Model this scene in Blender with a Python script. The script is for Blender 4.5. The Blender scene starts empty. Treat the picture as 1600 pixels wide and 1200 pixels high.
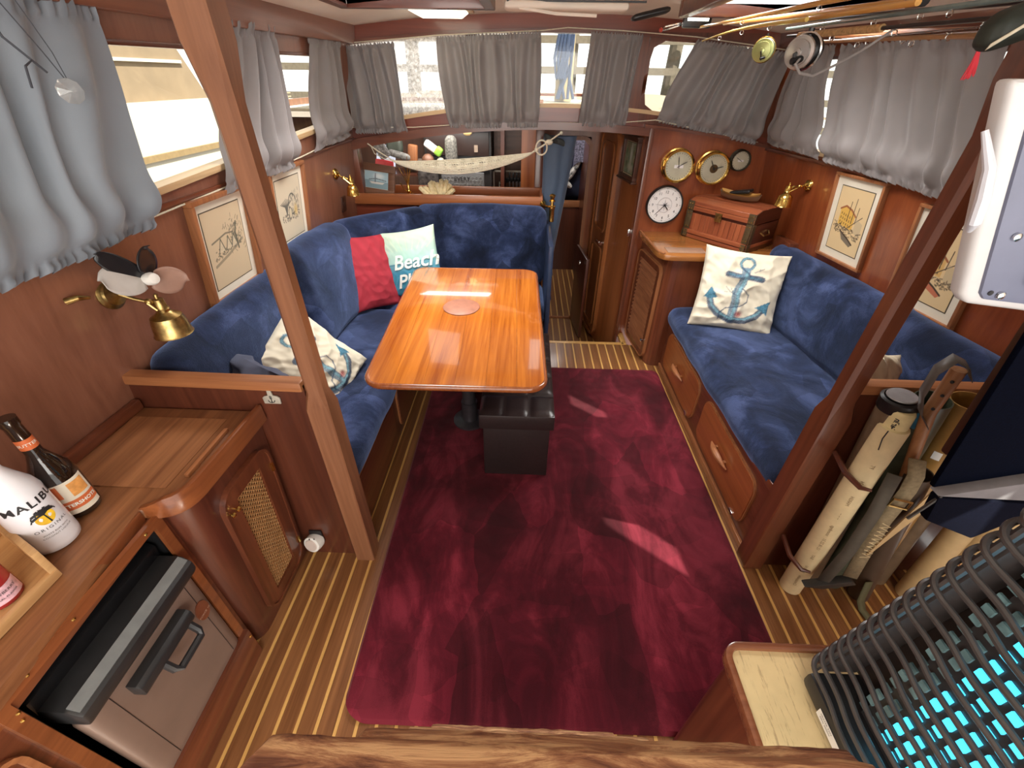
import bpy, bmesh, math, random
import numpy as np
from mathutils import Vector, Matrix, noise

random.seed(7)
SC = bpy.context.scene
COL = SC.collection
# ------------------------------------------------------------------ camera
cam_d = bpy.data.cameras.new('camera'); cam = bpy.data.objects.new('camera', cam_d); COL.objects.link(cam)
cam_d.sensor_fit = 'HORIZONTAL'; cam_d.sensor_width = 36.0; cam_d.lens = 36.0 * 670.0 / 1600.0
cam_d.clip_start = 0.02; cam_d.clip_end = 200
TH, YAW, ROLL = math.radians(35.6), math.radians(1.4), math.radians(0.9)
Fw = Vector((-math.sin(YAW) * math.cos(TH), math.cos(YAW) * math.cos(TH), -math.sin(TH)))
Rt = Vector((math.cos(YAW), math.sin(YAW), 0)); Up = Rt.cross(Fw)
R2 = Rt * math.cos(ROLL) + Up * math.sin(ROLL); U2 = R2.cross(Fw)
cam.matrix_world = Matrix(((R2.x, U2.x, -Fw.x, 0), (R2.y, U2.y, -Fw.y, 0), (R2.z, U2.z, -Fw.z, 1.65), (0, 0, 0, 1)))
SC.camera = cam
# ------------------------------------------------------------------ world, sun, exposure
w = bpy.data.worlds.new('world'); SC.world = w; w.use_nodes = True
nt = w.node_tree; bg = nt.nodes['Background']
bg.inputs[0].default_value = (1.0, 0.97, 0.92, 1); bg.inputs[1].default_value = 1.9
sun_d = bpy.data.lights.new('sun', 'SUN'); sun = bpy.data.objects.new('sun', sun_d); COL.objects.link(sun)
sun_d.energy = 13; sun_d.angle = math.radians(0.6); sun_d.color = (1, 0.93, 0.82)
sun.rotation_euler = Vector((-0.80, 0.75, -1.00)).to_track_quat('-Z', 'Y').to_euler()
def area(name, loc, aim, sx, sy, watts, col, spread=math.pi):
    d = bpy.data.lights.new(name, 'AREA'); d.shape = 'RECTANGLE'; d.size = sx; d.size_y = sy; d.energy = watts; d.color = col
    o = bpy.data.objects.new(name, d); COL.objects.link(o); o.location = loc
    o.rotation_euler = (Vector(aim) - Vector(loc)).to_track_quat('-Z', 'Y').to_euler(); d.spread = spread; return o
# daylight that falls through the open companionway behind the viewer
area('companionway_daylight', (0.2, -1.0, 1.55), (0.2, 2.4, 0.95), 2.2, 1.1, 36, (1, 0.95, 0.88))
area('port_hatch_daylight', (-.49, 2.05, 1.885), (-.45, 2.0, 0), .5, .55, 13, (1, .97, .94), math.radians(125))
area('starboard_hatch_daylight', (.94, 2.08, 1.885), (.85, 1.9, 0), .45, .55, 13, (1, .97, .94), math.radians(125))
area('galley_fill', (-.6, 3.68, 1.42), (-.6, 3.9, .8), .6, .5, 9, (1, .97, .94))  # fill light added to brighten the galley, under an added hatch
area('forward_cabin_fill', (.3, 4.85, 1.42), (.35, 5.0, .6), .4, .4, 7, (1, .97, .94))  # fill light added to brighten the forward cabin, under an added hatch
SC.view_settings.view_transform = 'Standard'; SC.view_settings.look = 'None'
SC.view_settings.gamma = 1.0; SC.view_settings.use_curve_mapping = False
SC.view_settings.exposure = 0.2

# ------------------------------------------------------------------ materials
MATS = {}
def mk(name):
    m = bpy.data.materials.new(name); m.use_nodes = True
    return m, m.node_tree, m.node_tree.nodes['Principled BSDF']
def ln(nt, a, b): nt.links.new(a, b)
def coords(nt, scale, rnd=True):
    tc = nt.nodes.new('ShaderNodeTexCoord'); mp = nt.nodes.new('ShaderNodeMapping')
    mp.inputs['Scale'].default_value = scale
    if rnd:
        oi = nt.nodes.new('ShaderNodeObjectInfo'); mu = nt.nodes.new('ShaderNodeMath'); mu.operation = 'MULTIPLY'
        mu.inputs[1].default_value = 37.0; ln(nt, oi.outputs['Random'], mu.inputs[0]); ln(nt, mu.outputs[0], mp.inputs['Location'])
    ln(nt, tc.outputs['Object'], mp.inputs['Vector']); return mp.outputs[0]
def noise_n(nt, vec, scale, detail=4, rough=0.5, dist=0.0):
    n = nt.nodes.new('ShaderNodeTexNoise'); n.inputs['Scale'].default_value = scale; n.inputs['Detail'].default_value = detail
    n.inputs['Roughness'].default_value = rough; n.inputs['Distortion'].default_value = dist
    if vec is not None: ln(nt, vec, n.inputs['Vector'])
    return n.outputs['Fac']
def ramp(nt, fac, stops):
    r = nt.nodes.new('ShaderNodeValToRGB'); e = r.color_ramp.elements
    while len(e) < len(stops): e.new(0.5)
    for el, (p, c) in zip(e, stops): el.position = p; el.color = (*c, 1)
    ln(nt, fac, r.inputs[0]); return r.outputs[0]
def bump(nt, p, fac, strength, dist=0.002):
    b = nt.nodes.new('ShaderNodeBump'); b.inputs['Strength'].default_value = strength; b.inputs['Distance'].default_value = dist
    ln(nt, fac, b.inputs['Height']); ln(nt, b.outputs[0], p.inputs['Normal'])
def wood(name, c1, c2, axis='Z', rough=0.28, coat=0.3, fine=14, contrast=1.0, bumpy=0.05):
    key = name + '_' + axis
    if key in MATS: return MATS[key]
    m, nt, p = mk(key)
    s = [fine, fine, fine]; s['XYZ'.index(axis)] = fine * 0.05
    v = coords(nt, tuple(s))
    a = noise_n(nt, v, 1.0, 6, 0.62, 0.9)
    s2 = [fine * 6] * 3; s2['XYZ'.index(axis)] = fine * 0.16
    v2 = coords(nt, tuple(s2)); b = noise_n(nt, v2, 1.0, 3, 0.6)
    mx = nt.nodes.new('ShaderNodeMath'); mx.operation = 'MULTIPLY_ADD'; mx.inputs[1].default_value = 0.35; ln(nt, b, mx.inputs[0]); 
    sb = nt.nodes.new('ShaderNodeMath'); sb.operation = 'MULTIPLY'; sb.inputs[1].default_value = 0.65; ln(nt, a, sb.inputs[0]); ln(nt, sb.outputs[0], mx.inputs[2])
    d = 0.16 / contrast
    col = ramp(nt, mx.outputs[0], [(0.5 - d, c1), (0.5 + d, c2)])
    ln(nt, col, p.inputs['Base Color']); p.inputs['Roughness'].default_value = rough
    p.inputs['Coat Weight'].default_value = coat; p.inputs['Coat Roughness'].default_value = 0.12
    bump(nt, p, b, bumpy, 0.001)
    MATS[key] = m; return m
def plain(name, c, rough=0.5, metal=0.0, spec=0.5, var=0.12, scale=25, bmp=0.0, emit=None, es=0, coat=0, sheen=0, trans=0):
    if name in MATS: return MATS[name]
    m, nt, p = mk(name)
    if var > 0:
        v = coords(nt, (1, 1, 1)); f = noise_n(nt, v, scale, 4)
        ln(nt, ramp(nt, f, [(0.3, tuple(x * (1 - var) for x in c)), (0.7, tuple(min(1, x * (1 + var)) for x in c))]), p.inputs['Base Color'])
        if bmp: bump(nt, p, f, bmp, 0.002)
    else: p.inputs['Base Color'].default_value = (*c, 1)
    p.inputs['Roughness'].default_value = rough; p.inputs['Metallic'].default_value = metal
    p.inputs['Specular IOR Level'].default_value = spec; p.inputs['Coat Weight'].default_value = coat
    if sheen: p.inputs['Sheen Weight'].default_value = sheen
    if trans: p.inputs['Transmission Weight'].default_value = trans
    if emit: p.inputs['Emission Color'].default_value = (*emit, 1); p.inputs['Emission Strength'].default_value = es
    MATS[name] = m; return m
def pile(name, c_dark, c_mid, c_lite, scale, stretch=(1, 1, 1), finesc=350, bs=0.6, rough=0.85, sheen=0.5, tint=(0.5, 0.6, 1), dist=1.5):
    """brushed pile: the nap lies different ways in patches"""
    m, nt, p = mk(name)
    v = coords(nt, stretch, False); a = noise_n(nt, v, scale, 5, 0.6, dist)
    v2 = coords(nt, (1, 1, 1), False); b = noise_n(nt, v2, finesc, 3, 0.7)
    mm = nt.nodes.new('ShaderNodeMath'); mm.operation = 'MULTIPLY_ADD'; mm.inputs[1].default_value = 0.16; ln(nt, b, mm.inputs[0])
    s = nt.nodes.new('ShaderNodeMath'); s.operation = 'MULTIPLY'; s.inputs[1].default_value = 0.84; ln(nt, a, s.inputs[0]); ln(nt, s.outputs[0], mm.inputs[2])
    ln(nt, ramp(nt, mm.outputs[0], [(0.38, c_dark), (0.5, c_mid), (0.62, c_lite)]), p.inputs['Base Color'])
    p.inputs['Roughness'].default_value = rough; p.inputs['Specular IOR Level'].default_value = 0.15
    p.inputs['Sheen Weight'].default_value = sheen; p.inputs['Sheen Tint'].default_value = (*tint, 1); p.inputs['Sheen Roughness'].default_value = 0.5
    bump(nt, p, mm.outputs[0], bs, 0.006)
    MATS[name] = m; return m
def painted(name, rough=0.7):
    """flat print: colour comes from the mesh's own print"""
    if name in MATS: return MATS[name]
    m, nt, p = mk(name); a = nt.nodes.new('ShaderNodeVertexColor'); a.layer_name = 'print'
    ln(nt, a.outputs[0], p.inputs['Base Color']); p.inputs['Roughness'].default_value = rough
    MATS[name] = m; return m
def glass_mat(name, tint=(0.95, 0.97, 0.96), clear=0.9, texture=0.0):
    m, nt, p = mk(name); nt.nodes.remove(p)
    out = nt.nodes['Material Output']; mix = nt.nodes.new('ShaderNodeMixShader')
    tr = nt.nodes.new('ShaderNodeBsdfTransparent'); tr.inputs[0].default_value = (*tint, 1)
    gl = nt.nodes.new('ShaderNodeBsdfGlossy' if not texture else 'ShaderNodeBsdfTranslucent')
    if not texture: gl.inputs['Roughness'].default_value = 0.03
    mix.inputs[0].default_value = 1 - clear
    if texture:
        v = coords(nt, (1, 1, 1), False); f = noise_n(nt, v, 60, 4, 0.7, 1.0)
        c = ramp(nt, f, [(0.35, (0.35,) * 3), (0.6, (0.95,) * 3)])
        ln(nt, c, gl.inputs[0])
        bw = nt.nodes.new('ShaderNodeMath'); bw.operation = 'MULTIPLY'; bw.inputs[1].default_value = texture * 1.6; ln(nt, f, bw.inputs[0]); ln(nt, bw.outputs[0], mix.inputs[0])
    ln(nt, tr.outputs[0], mix.inputs[1]); ln(nt, gl.outputs[0], mix.inputs[2]); ln(nt, mix.outputs[0], out.inputs[0])
    MATS[name] = m; return m
def cloth_mat(name, c, transl=0.12, scale=400):
    m, nt, p = mk(name); out = nt.nodes['Material Output']
    v = coords(nt, (1, 1, 1), False); f = noise_n(nt, v, scale, 2); g = noise_n(nt, v, 4, 3)
    ln(nt, ramp(nt, g, [(0.3, tuple(x * .88 for x in c)), (0.7, tuple(x * 1.12 for x in c))]), p.inputs['Base Color'])
    p.inputs['Roughness'].default_value = 0.6; p.inputs['Sheen Weight'].default_value = 0.3; bump(nt, p, f, 0.15, 0.001)
    t = nt.nodes.new('ShaderNodeBsdfTranslucent'); t.inputs[0].default_value = (*[min(1, x * 1.3) for x in c], 1)
    mx = nt.nodes.new('ShaderNodeMixShader'); mx.inputs[0].default_value = transl
    ln(nt, p.outputs[0], mx.inputs[1]); ln(nt, t.outputs[0], mx.inputs[2]); ln(nt, mx.outputs[0], out.inputs[0])
    MATS[name] = m; return m
MH1, MH2 = (0.080, 0.020, 0.009), (0.200, 0.058, 0.025)
def mah(axis='Z'): return wood('mahogany', MH1, MH2, axis, 0.3, 0.35, 11)
def dmah(axis='Z'): return wood('dark_mahogany', (0.062, 0.016, 0.009), (0.135, 0.038, 0.019), axis, 0.32, 0.35, 11)
def teak(axis='Y'): return wood('teak', (0.26, 0.095, 0.03), (0.50, 0.22, 0.08), axis, 0.4, 0.1, 22, 1.2)
def frame_wood(axis='Z'): return wood('frame_wood', (0.24, 0.085, 0.033), (0.42, 0.17, 0.065), axis, 0.4, 0.1, 25)
M_TABLE = wood('varnished_table', (0.27, 0.058, 0.007), (0.58, 0.185, 0.024), 'Y', 0.14, 1.0, 13, 1.15, 0.02)
M_TABLE.node_tree.nodes['Principled BSDF'].inputs['Coat Roughness'].default_value = 0.04
M_PLANK = wood('sole_plank', (0.135, 0.050, 0.016), (0.27, 0.115, 0.042), 'Y', 0.33, 0.25, 26, 1.1)
M_HOLLY = wood('holly_strip', (0.50, 0.27, 0.075), (0.70, 0.41, 0.13), 'Y', 0.35, 0.25, 30)
M_NAVY = pile('navy_plush', (0.003, 0.0048, 0.0145), (0.0115, 0.0185, 0.050), (0.042, 0.060, 0.135), 5.0, finesc=230, bs=1.0, sheen=0.5, tint=(0.4, 0.55, 1.0), dist=0.5)
M_RUG = pile('crimson_pile', (0.040, 0.0020, 0.0058), (0.072, 0.0042, 0.0105), (0.150, 0.014, 0.026), 3.0, (1.6, 0.75, 1), finesc=420, bs=0.75, rough=0.9, sheen=0.22, tint=(1, 0.45, 0.45), dist=1.0)
def facets(m, scale, amt, stretch=(1, 1, 1)):
    nt = m.node_tree; p = nt.nodes['Principled BSDF']; src = p.inputs['Base Color'].links[0].from_socket
    v = coords(nt, stretch, False); nz = nt.nodes.new('ShaderNodeTexNoise'); nz.inputs['Scale'].default_value = 5; ln(nt, v, nz.inputs['Vector'])
    ad = nt.nodes.new('ShaderNodeVectorMath'); ad.operation = 'MULTIPLY_ADD'; ad.inputs[1].default_value = (.12, .12, 0); ln(nt, nz.outputs['Color'], ad.inputs[0]); ln(nt, v, ad.inputs[2])
    vo = nt.nodes.new('ShaderNodeTexVoronoi'); vo.inputs['Scale'].default_value = scale; ln(nt, ad.outputs[0], vo.inputs['Vector'])
    sp = nt.nodes.new('ShaderNodeSeparateColor'); ln(nt, vo.outputs['Color'], sp.inputs[0])
    mr = nt.nodes.new('ShaderNodeMapRange'); mr.inputs['To Min'].default_value = 1 - amt; mr.inputs['To Max'].default_value = 1 + amt; ln(nt, sp.outputs[0], mr.inputs['Value'])
    vm = nt.nodes.new('ShaderNodeVectorMath'); vm.operation = 'SCALE'; ln(nt, src, vm.inputs[0]); ln(nt, mr.outputs[0], vm.inputs['Scale']); ln(nt, vm.outputs[0], p.inputs['Base Color'])
facets(M_RUG, 3.2, 0.38, (1.5, .8, 1)); facets(M_RUG, 7.0, 0.16, (.7, 1.5, 1)); facets(M_NAVY, 6.0, 0.45)
M_CURT = cloth_mat('grey_curtain', (0.235, 0.215, 0.212), 0.10)
M_CURT_SKYLIT = cloth_mat('skylit_grey_curtain', (0.215, 0.245, 0.285), 0.10)  # copy of the grey curtain with bluish skylight put into its colour
M_GLASS = glass_mat('window_glass', clear=0.975)
M_RIPPLE = glass_mat('rippled_plastic', (1, 1, 1), 0.5, 0.6)
M_BRASS = plain('polished_brass', (0.72, 0.47, 0.13), 0.2, 1.0, var=0.2, scale=60)
M_ABRASS = plain('aged_brass', (0.42, 0.29, 0.11), 0.33, 1.0, var=0.35, scale=60, bmp=0.1)
M_CHROME = plain('chrome', (0.8, 0.8, 0.78), 0.18, 1.0, var=0)
M_BLACK = plain('black_plastic', (0.012, 0.012, 0.013), 0.35)
M_CEIL = plain('cream_headliner', (0.80, 0.72, 0.62), 0.75, var=0.05, scale=6)
M_WHITE = plain('white_plastic', (0.82, 0.80, 0.75), 0.35, var=0.03)
M_PAPER = plain('aged_paper', (0.72, 0.58, 0.33), 0.7, var=0.10, scale=18)
M_ROPE = plain('cream_cord', (0.66, 0.60, 0.46), 0.85, var=0.1, scale=120, bmp=0.3)

# ------------------------------------------------------------------ mesh builder
class MB:
    def __init__(s): s.v = []; s.f = []; s.c = None
    def add(s, vs, fs):
        n = len(s.v); s.v += [tuple(p) for p in vs]; s.f += [tuple(i + n for i in f) for f in fs]; return s
    def hexa(s, p):   # bottom 4 ccw, top 4 ccw
        return s.add(p, [(3, 2, 1, 0), (4, 5, 6, 7), (0, 1, 5, 4), (1, 2, 6, 5), (2, 3, 7, 6), (3, 0, 4, 7)])
    def box(s, x0, x1, y0, y1, z0, z1):
        return s.hexa([(x0, y0, z0), (x1, y0, z0), (x1, y1, z0), (x0, y1, z0), (x0, y0, z1), (x1, y0, z1), (x1, y1, z1), (x0, y1, z1)])
    def tube(s, pts, r, n=10, cap=True, closed=False):
        pts = [Vector(p) for p in pts]; k = len(pts); rs = r if isinstance(r, (list, tuple)) else [r] * k
        vs = []; fs = []; prev = None
        for i, p in enumerate(pts):
            a = pts[(i - 1) % k] if (i > 0 or closed) else p; b = pts[(i + 1) % k] if (i < k - 1 or closed) else p
            t = (b - a).normalized()
            if prev is None: u = t.orthogonal().normalized()
            else: u = (prev - t * prev.dot(t)); u = u.normalized() if u.length > 1e-6 else t.orthogonal().normalized()
            prev = u; w_ = t.cross(u)
            for j in range(n):
                an = 2 * math.pi * j / n; vs.append(p + (u * math.cos(an) + w_ * math.sin(an)) * rs[i])
        for i in range(k if closed else k - 1):
            for j in range(n):
                a0 = i * n + j; a1 = i * n + (j + 1) % n; b0 = ((i + 1) % k) * n + j; b1 = ((i + 1) % k) * n + (j + 1) % n
                fs.append((a0, a1, b1, b0))
        if cap and not closed: fs.append(tuple(reversed(range(n)))); fs.append(tuple((k - 1) * n + j for j in range(n)))
        return s.add(vs, fs)
    def cyl(s, p0, p1, r0, r1=None, n=16): return s.tube([p0, p1], [r0, r0 if r1 is None else r1], n)
    def lathe(s, prof, o=(0, 0, 0), ax=(0, 0, 1), n=24, cap=True):
        o = Vector(o); ax = Vector(ax).normalized(); u = ax.orthogonal().normalized(); w_ = ax.cross(u); vs = []; fs = []
        for r, h in prof:
            for j in range(n):
                an = 2 * math.pi * j / n; vs.append(o + ax * h + (u * math.cos(an) + w_ * math.sin(an)) * max(r, 1e-5))
        for i in range(len(prof) - 1):
            for j in range(n): fs.append((i * n + j, i * n + (j + 1) % n, (i + 1) * n + (j + 1) % n, (i + 1) * n + j))
        if cap: fs.append(tuple(reversed(range(n)))); fs.append(tuple((len(prof) - 1) * n + j for j in range(n)))
        return s.add(vs, fs)
    def ball(s, c, r, n=12, sq=(1, 1, 1)):
        k = n // 2; vs = []; fs = []
        for i in range(k + 1):
            ph = math.pi * i / k
            for j in range(n):
                a = 2 * math.pi * j / n; vs.append((c[0] + r * sq[0] * math.sin(ph) * math.cos(a), c[1] + r * sq[1] * math.sin(ph) * math.sin(a), c[2] - r * sq[2] * math.cos(ph)))
        for i in range(k):
            for j in range(n): fs.append((i * n + j, i * n + (j + 1) % n, (i + 1) * n + (j + 1) % n, (i + 1) * n + j))
        return s.add(vs, fs)
    def prism(s, poly, m, w0, w1):
        """2-D polygon (u,v) extruded from w0 to w1 through the map m(u,v,w)"""
        n = len(poly); vs = [m(u, v, w0) for u, v in poly] + [m(u, v, w1) for u, v in poly]
        return s.add(vs, [tuple(reversed(range(n))), tuple(range(n, 2 * n))] + [(i, (i + 1) % n, n + (i + 1) % n, n + i) for i in range(n)])
    def grid(s, fn, nu, nv, flip=False, wrap=False):
        n0 = nu if wrap else nu + 1
        vs = [fn(i / nu, j / nv) for j in range(nv + 1) for i in range(n0)]; fs = []
        for j in range(nv):
            for i in range(nu):
                a = j * n0 + i; b = j * n0 + (i + 1) % n0; q = (a, b, b + n0, a + n0); fs.append(tuple(reversed(q)) if flip else q)
        return s.add(vs, fs)
    def soft(s, m, sx, sy, sz, r, n=10, bulge=0.0, nz=0.0, nf=5.0):
        """rounded, softly bulging box centred on the origin of m (a map from local xyz)"""
        h = (sx / 2, sy / 2, sz / 2); r = min(r, *[x * 0.999 for x in h])
        for ax in range(3):
            for sg in (-1, 1):
                a, b = (ax + 1) % 3, (ax + 2) % 3
                na = max(4, int(n * h[a] / max(h))); nb = max(4, int(n * h[b] / max(h)))
                def fn(u, v):
                    u = 0.5 - 0.5 * math.cos(math.pi * u) if False else u
                    p = [0, 0, 0]; p[ax] = sg * h[ax]; p[a] = (2 * u - 1) * h[a]; p[b] = (2 * v - 1) * h[b]
                    q = [max(-(h[i] - r), min(h[i] - r, p[i])) for i in range(3)]
                    d = Vector([p[i] - q[i] for i in range(3)]); d = d.normalized() * r if d.length > 1e-9 else d
                    P = Vector(q) + d
                    k = (1 - (p[a] / h[a]) ** 2) * (1 - (p[b] / h[b]) ** 2); P[ax] += sg * bulge * k
                    if nz: P += P.normalized() * nz * noise.noise(P * nf + Vector((sx * 9, sy * 7, 3)))
                    return m(*P)
                s.grid(fn, na * 2, nb * 2, flip=(sg < 0))
        return s
    def build(s, name, mat, parent=None, local=False, bevel=0.0, seg=2, smooth=True, ang=35, merge=False, colors=None, kind=None, label=None):
        me = bpy.data.meshes.new(name)
        off = Vector((0, 0, 0))
        if parent is not None and not local:
            q = parent
            while q is not None: off += q.location; q = q.parent
        elif parent is None and not local:
            a = np.array(s.v); off = Vector(((a[:, 0].min() + a[:, 0].max()) / 2, (a[:, 1].min() + a[:, 1].max()) / 2, a[:, 2].min()))
        me.from_pydata([(p[0] - off.x, p[1] - off.y, p[2] - off.z) for p in s.v], [], s.f)
        if merge or bevel:
            bm = bmesh.new(); bm.from_mesh(me)
            if merge: bmesh.ops.remove_doubles(bm, verts=bm.verts, dist=1e-5)
            if bevel:
                bmesh.ops.recalc_face_normals(bm, faces=bm.faces)
                es = [e for e in bm.edges if len(e.link_faces) == 2 and e.calc_face_angle(0) > 0.5]
                bmesh.ops.bevel(bm, geom=es, offset=bevel, segments=seg, affect='EDGES', profile=0.6, clamp_overlap=True)
            bm.to_mesh(me); bm.free()
        if colors is not None:
            ca = me.color_attributes.new('print', 'FLOAT_COLOR', 'POINT'); arr = np.ones((len(me.vertices), 4), dtype=np.float32); arr[:len(colors), :3] = colors; ca.data.foreach_set('color', arr.ravel())
        if smooth:
            me.polygons.foreach_set('use_smooth', [True] * len(me.polygons))
            try: me.set_sharp_from_angle(angle=math.radians(ang))
            except Exception: pass
        me.materials.append(mat); me.update()
        o = bpy.data.objects.new(name, me); COL.objects.link(o)
        if parent is not None: o.parent = parent
        elif not local: o.location = off
        if kind: o['kind'] = kind
        if label: o['label'] = label
        return o
def tag(o, label, cat, group=None):
    o['label'] = label; o['category'] = cat
    if group: o['group'] = group
    return o
def thing(name, label, cat, loc=(0, 0, 0), rot=(0, 0, 0), group=None):
    o = bpy.data.objects.new(name, None); o.empty_display_size = 0.05; COL.objects.link(o); o.location = loc; o.rotation_euler = rot
    return tag(o, label, cat, group)
def struct(name, mb, mat, **k):
    o = mb.build(name, mat, **k); o['kind'] = 'structure'; return o
def structroot(name, loc=(0, 0, 0)):
    o = bpy.data.objects.new(name, None); COL.objects.link(o); o.location = loc; o['kind'] = 'structure'; return o
def dup_child(o, loc=None, parent=None):
    c = o.copy(); COL.objects.link(c)
    if loc is not None: c.location = loc
    if parent is not None: c.parent = parent
    return c
def tree_copy(o, parent=None):
    c = o.copy(); COL.objects.link(c)
    if parent is not None: c.parent = parent
    for ch in list(o.children): tree_copy(ch, c)
    return c
def text2d(s, size, align='CENTER', bold=0.0, shear=0.0, space=1.0):
    cu = bpy.data.curves.new('lettering', 'FONT'); cu.body = s; cu.size = size; cu.align_x = align; cu.align_y = 'CENTER'; cu.offset = bold; cu.shear = shear
    cu.space_character = space; cu.resolution_u = 3
    ob = bpy.data.objects.new('lettering', cu); COL.objects.link(ob)
    bpy.context.view_layer.update()
    me = bpy.data.meshes.new_from_object(ob.evaluated_get(bpy.context.evaluated_depsgraph_get()))
    v = [(p.co.x, p.co.y) for p in me.vertices]; f = [tuple(p.vertices) for p in me.polygons]
    bpy.data.objects.remove(ob); bpy.data.curves.remove(cu); bpy.data.meshes.remove(me)
    return v, f
def lettering(parent, s, size, m, mat, name='lettering', sub=0, **k):
    """flat print in raised ink a hair above the surface described by m(u,v)"""
    v, f = text2d(s, size, **k)
    if sub:
        bm = bmesh.new(); vv = [bm.verts.new((a, b, 0)) for a, b in v]
        for q in f:
            try: bm.faces.new([vv[i] for i in q])
            except Exception: pass
        bmesh.ops.triangulate(bm, faces=bm.faces)
        for _ in range(sub):
            long_ = [e for e in bm.edges if e.calc_length() > size * 0.12]
            if long_: bmesh.ops.subdivide_edges(bm, edges=long_, cuts=1, use_grid_fill=False); bmesh.ops.triangulate(bm, faces=[q for q in bm.faces if len(q.verts) > 3])
        bm.verts.ensure_lookup_table(); bm.verts.index_update(); v = [(q.co.x, q.co.y) for q in bm.verts]; f = [tuple(x.index for x in q.verts) for q in bm.faces]; bm.free()
    b = MB(); b.add([m(a, c) for a, c in v], f); return b.build(name, mat, parent, smooth=False)
# strokes for prints (numpy, on a u,v lattice)
def seg_d(U, V, a, b):
    ax, ay = a; bx, by = b; dx, dy = bx - ax, by - ay; L = dx * dx + dy * dy + 1e-12
    t = np.clip(((U - ax) * dx + (V - ay) * dy) / L, 0, 1); return np.hypot(U - ax - t * dx, V - ay - t * dy)
SW = [1.0]
def stroke(C, U, V, pts, w_, col, al=1.0, soft=0.004):
    w_ = w_ * SW[0]; al = min(1.0, al * (1.6 if SW[0] > 1 else 1))
    d = np.full(U.shape, 9.0)
    for a, b in zip(pts[:-1], pts[1:]): d = np.minimum(d, seg_d(U, V, a, b))
    k = np.clip((w_ / 2 - d) / soft + 0.5, 0, 1) * al; C[:] = C * (1 - k[:, None]) + np.array(col)[None] * k[:, None]
def fillpoly(C, U, V, poly, col, al=1.0):
    ins = np.zeros(U.shape, bool); n = len(poly)
    for i in range(n):
        x0, y0 = poly[i]; x1, y1 = poly[(i + 1) % n]
        if y0 == y1: continue
        c = ((y0 > V) != (y1 > V)) & (U < (x1 - x0) * (V - y0) / (y1 - y0) + x0); ins ^= c
    C[ins] = C[ins] * (1 - al) + np.array(col)[None] * al
def blob(C, U, V, c, rx, ry, col, al=1.0):
    k = np.clip(1.4 - np.hypot((U - c[0]) / rx, (V - c[1]) / ry) * 1.2, 0, 1) * al; C[:] = C * (1 - k[:, None]) + np.array(col)[None] * k[:, None]
def arc(cx, cy, rx, ry, a0, a1, n=16): return [(cx + rx * math.cos(math.radians(a0 + (a1 - a0) * i / n)), cy + ry * math.sin(math.radians(a0 + (a1 - a0) * i / n))) for i in range(n + 1)]
# ------------------------------------------------------------------ the cabin shell
def LW(y, z): return -1.155 + .025 * (y - 1.05) - .14 * (1.27 - z)
def RW(y, z): return 1.59 - .1 * (y - 2) + .14 * (1.27 - z)
def LP(y, z, o=0): return (LW(y, z) + o, y, z)
def RP(y, z, o=0): return (RW(y, z) - o, y, z)
def wpiece(mb, P, y0, y1, za0, zb0, za1, zb1, o0, o1):
    """slab on a side wall: from y0 (za0..zb0) to y1 (za1..zb1), offsets o0..o1 inward"""
    return mb.hexa([P(y0, za0, o0), P(y1, za1, o0), P(y1, za1, o1), P(y0, za0, o1), P(y0, zb0, o0), P(y1, zb1, o0), P(y1, zb1, o1), P(y0, zb0, o1)])
def lsill(y): return 1.335 + .055 * (y - 1.3)
def ltop(y): return 1.715 + .012 * (y - 1.3)
ZR0, ZR1 = 1.335, 1.75
b = MB()
wpiece(b, LP, -1.3, 3.06, -.02, lsill(-1.3), -.02, lsill(3.06), -.05, 0)
wpiece(b, LP, -1.3, 3.06, ltop(-1.3), 1.95, ltop(3.06), 1.95, -.05, 0)
for y0, y1 in ((-1.3, .2), (1.98, 2.12), (2.86, 3.06)): wpiece(b, LP, y0, y1, lsill(y0), ltop(y0), lsill(y1), ltop(y1), -.05, 0)
M_LWALL = wood('weathered_mahogany', (0.175, 0.066, 0.038), (0.30, 0.128, 0.078), 'Z', 0.33, 0.2, 9, 0.8)
struct('wall_left', b, M_LWALL, smooth=False)
b = MB(); AFT = ((-.085, .11), (.78, .94))
wpiece(b, RP, -1.3, 3.06, -.02, ZR0, -.02, ZR0, -.05, 0); wpiece(b, RP, -1.3, 3.06, ZR1, 1.95, ZR1, 1.95, -.05, 0)
for y0, y1 in ((-1.3, -.085), (.11, .78), (.94, 1.72), (2.88, 3.06)): wpiece(b, RP, y0, y1, ZR0, ZR1, ZR0, ZR1, -.05, 0)
wpiece(b, RP, .78, .94, ZR0, 1.43, ZR0, 1.43, -.05, 0)
M_RWALL = wood('starboard_mahogany', (0.165, 0.032, 0.010), (0.33, 0.088, 0.027), 'Z', 0.3, 0.35, 8, 0.9)
struct('wall_right', b, M_RWALL, smooth=False)
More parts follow.
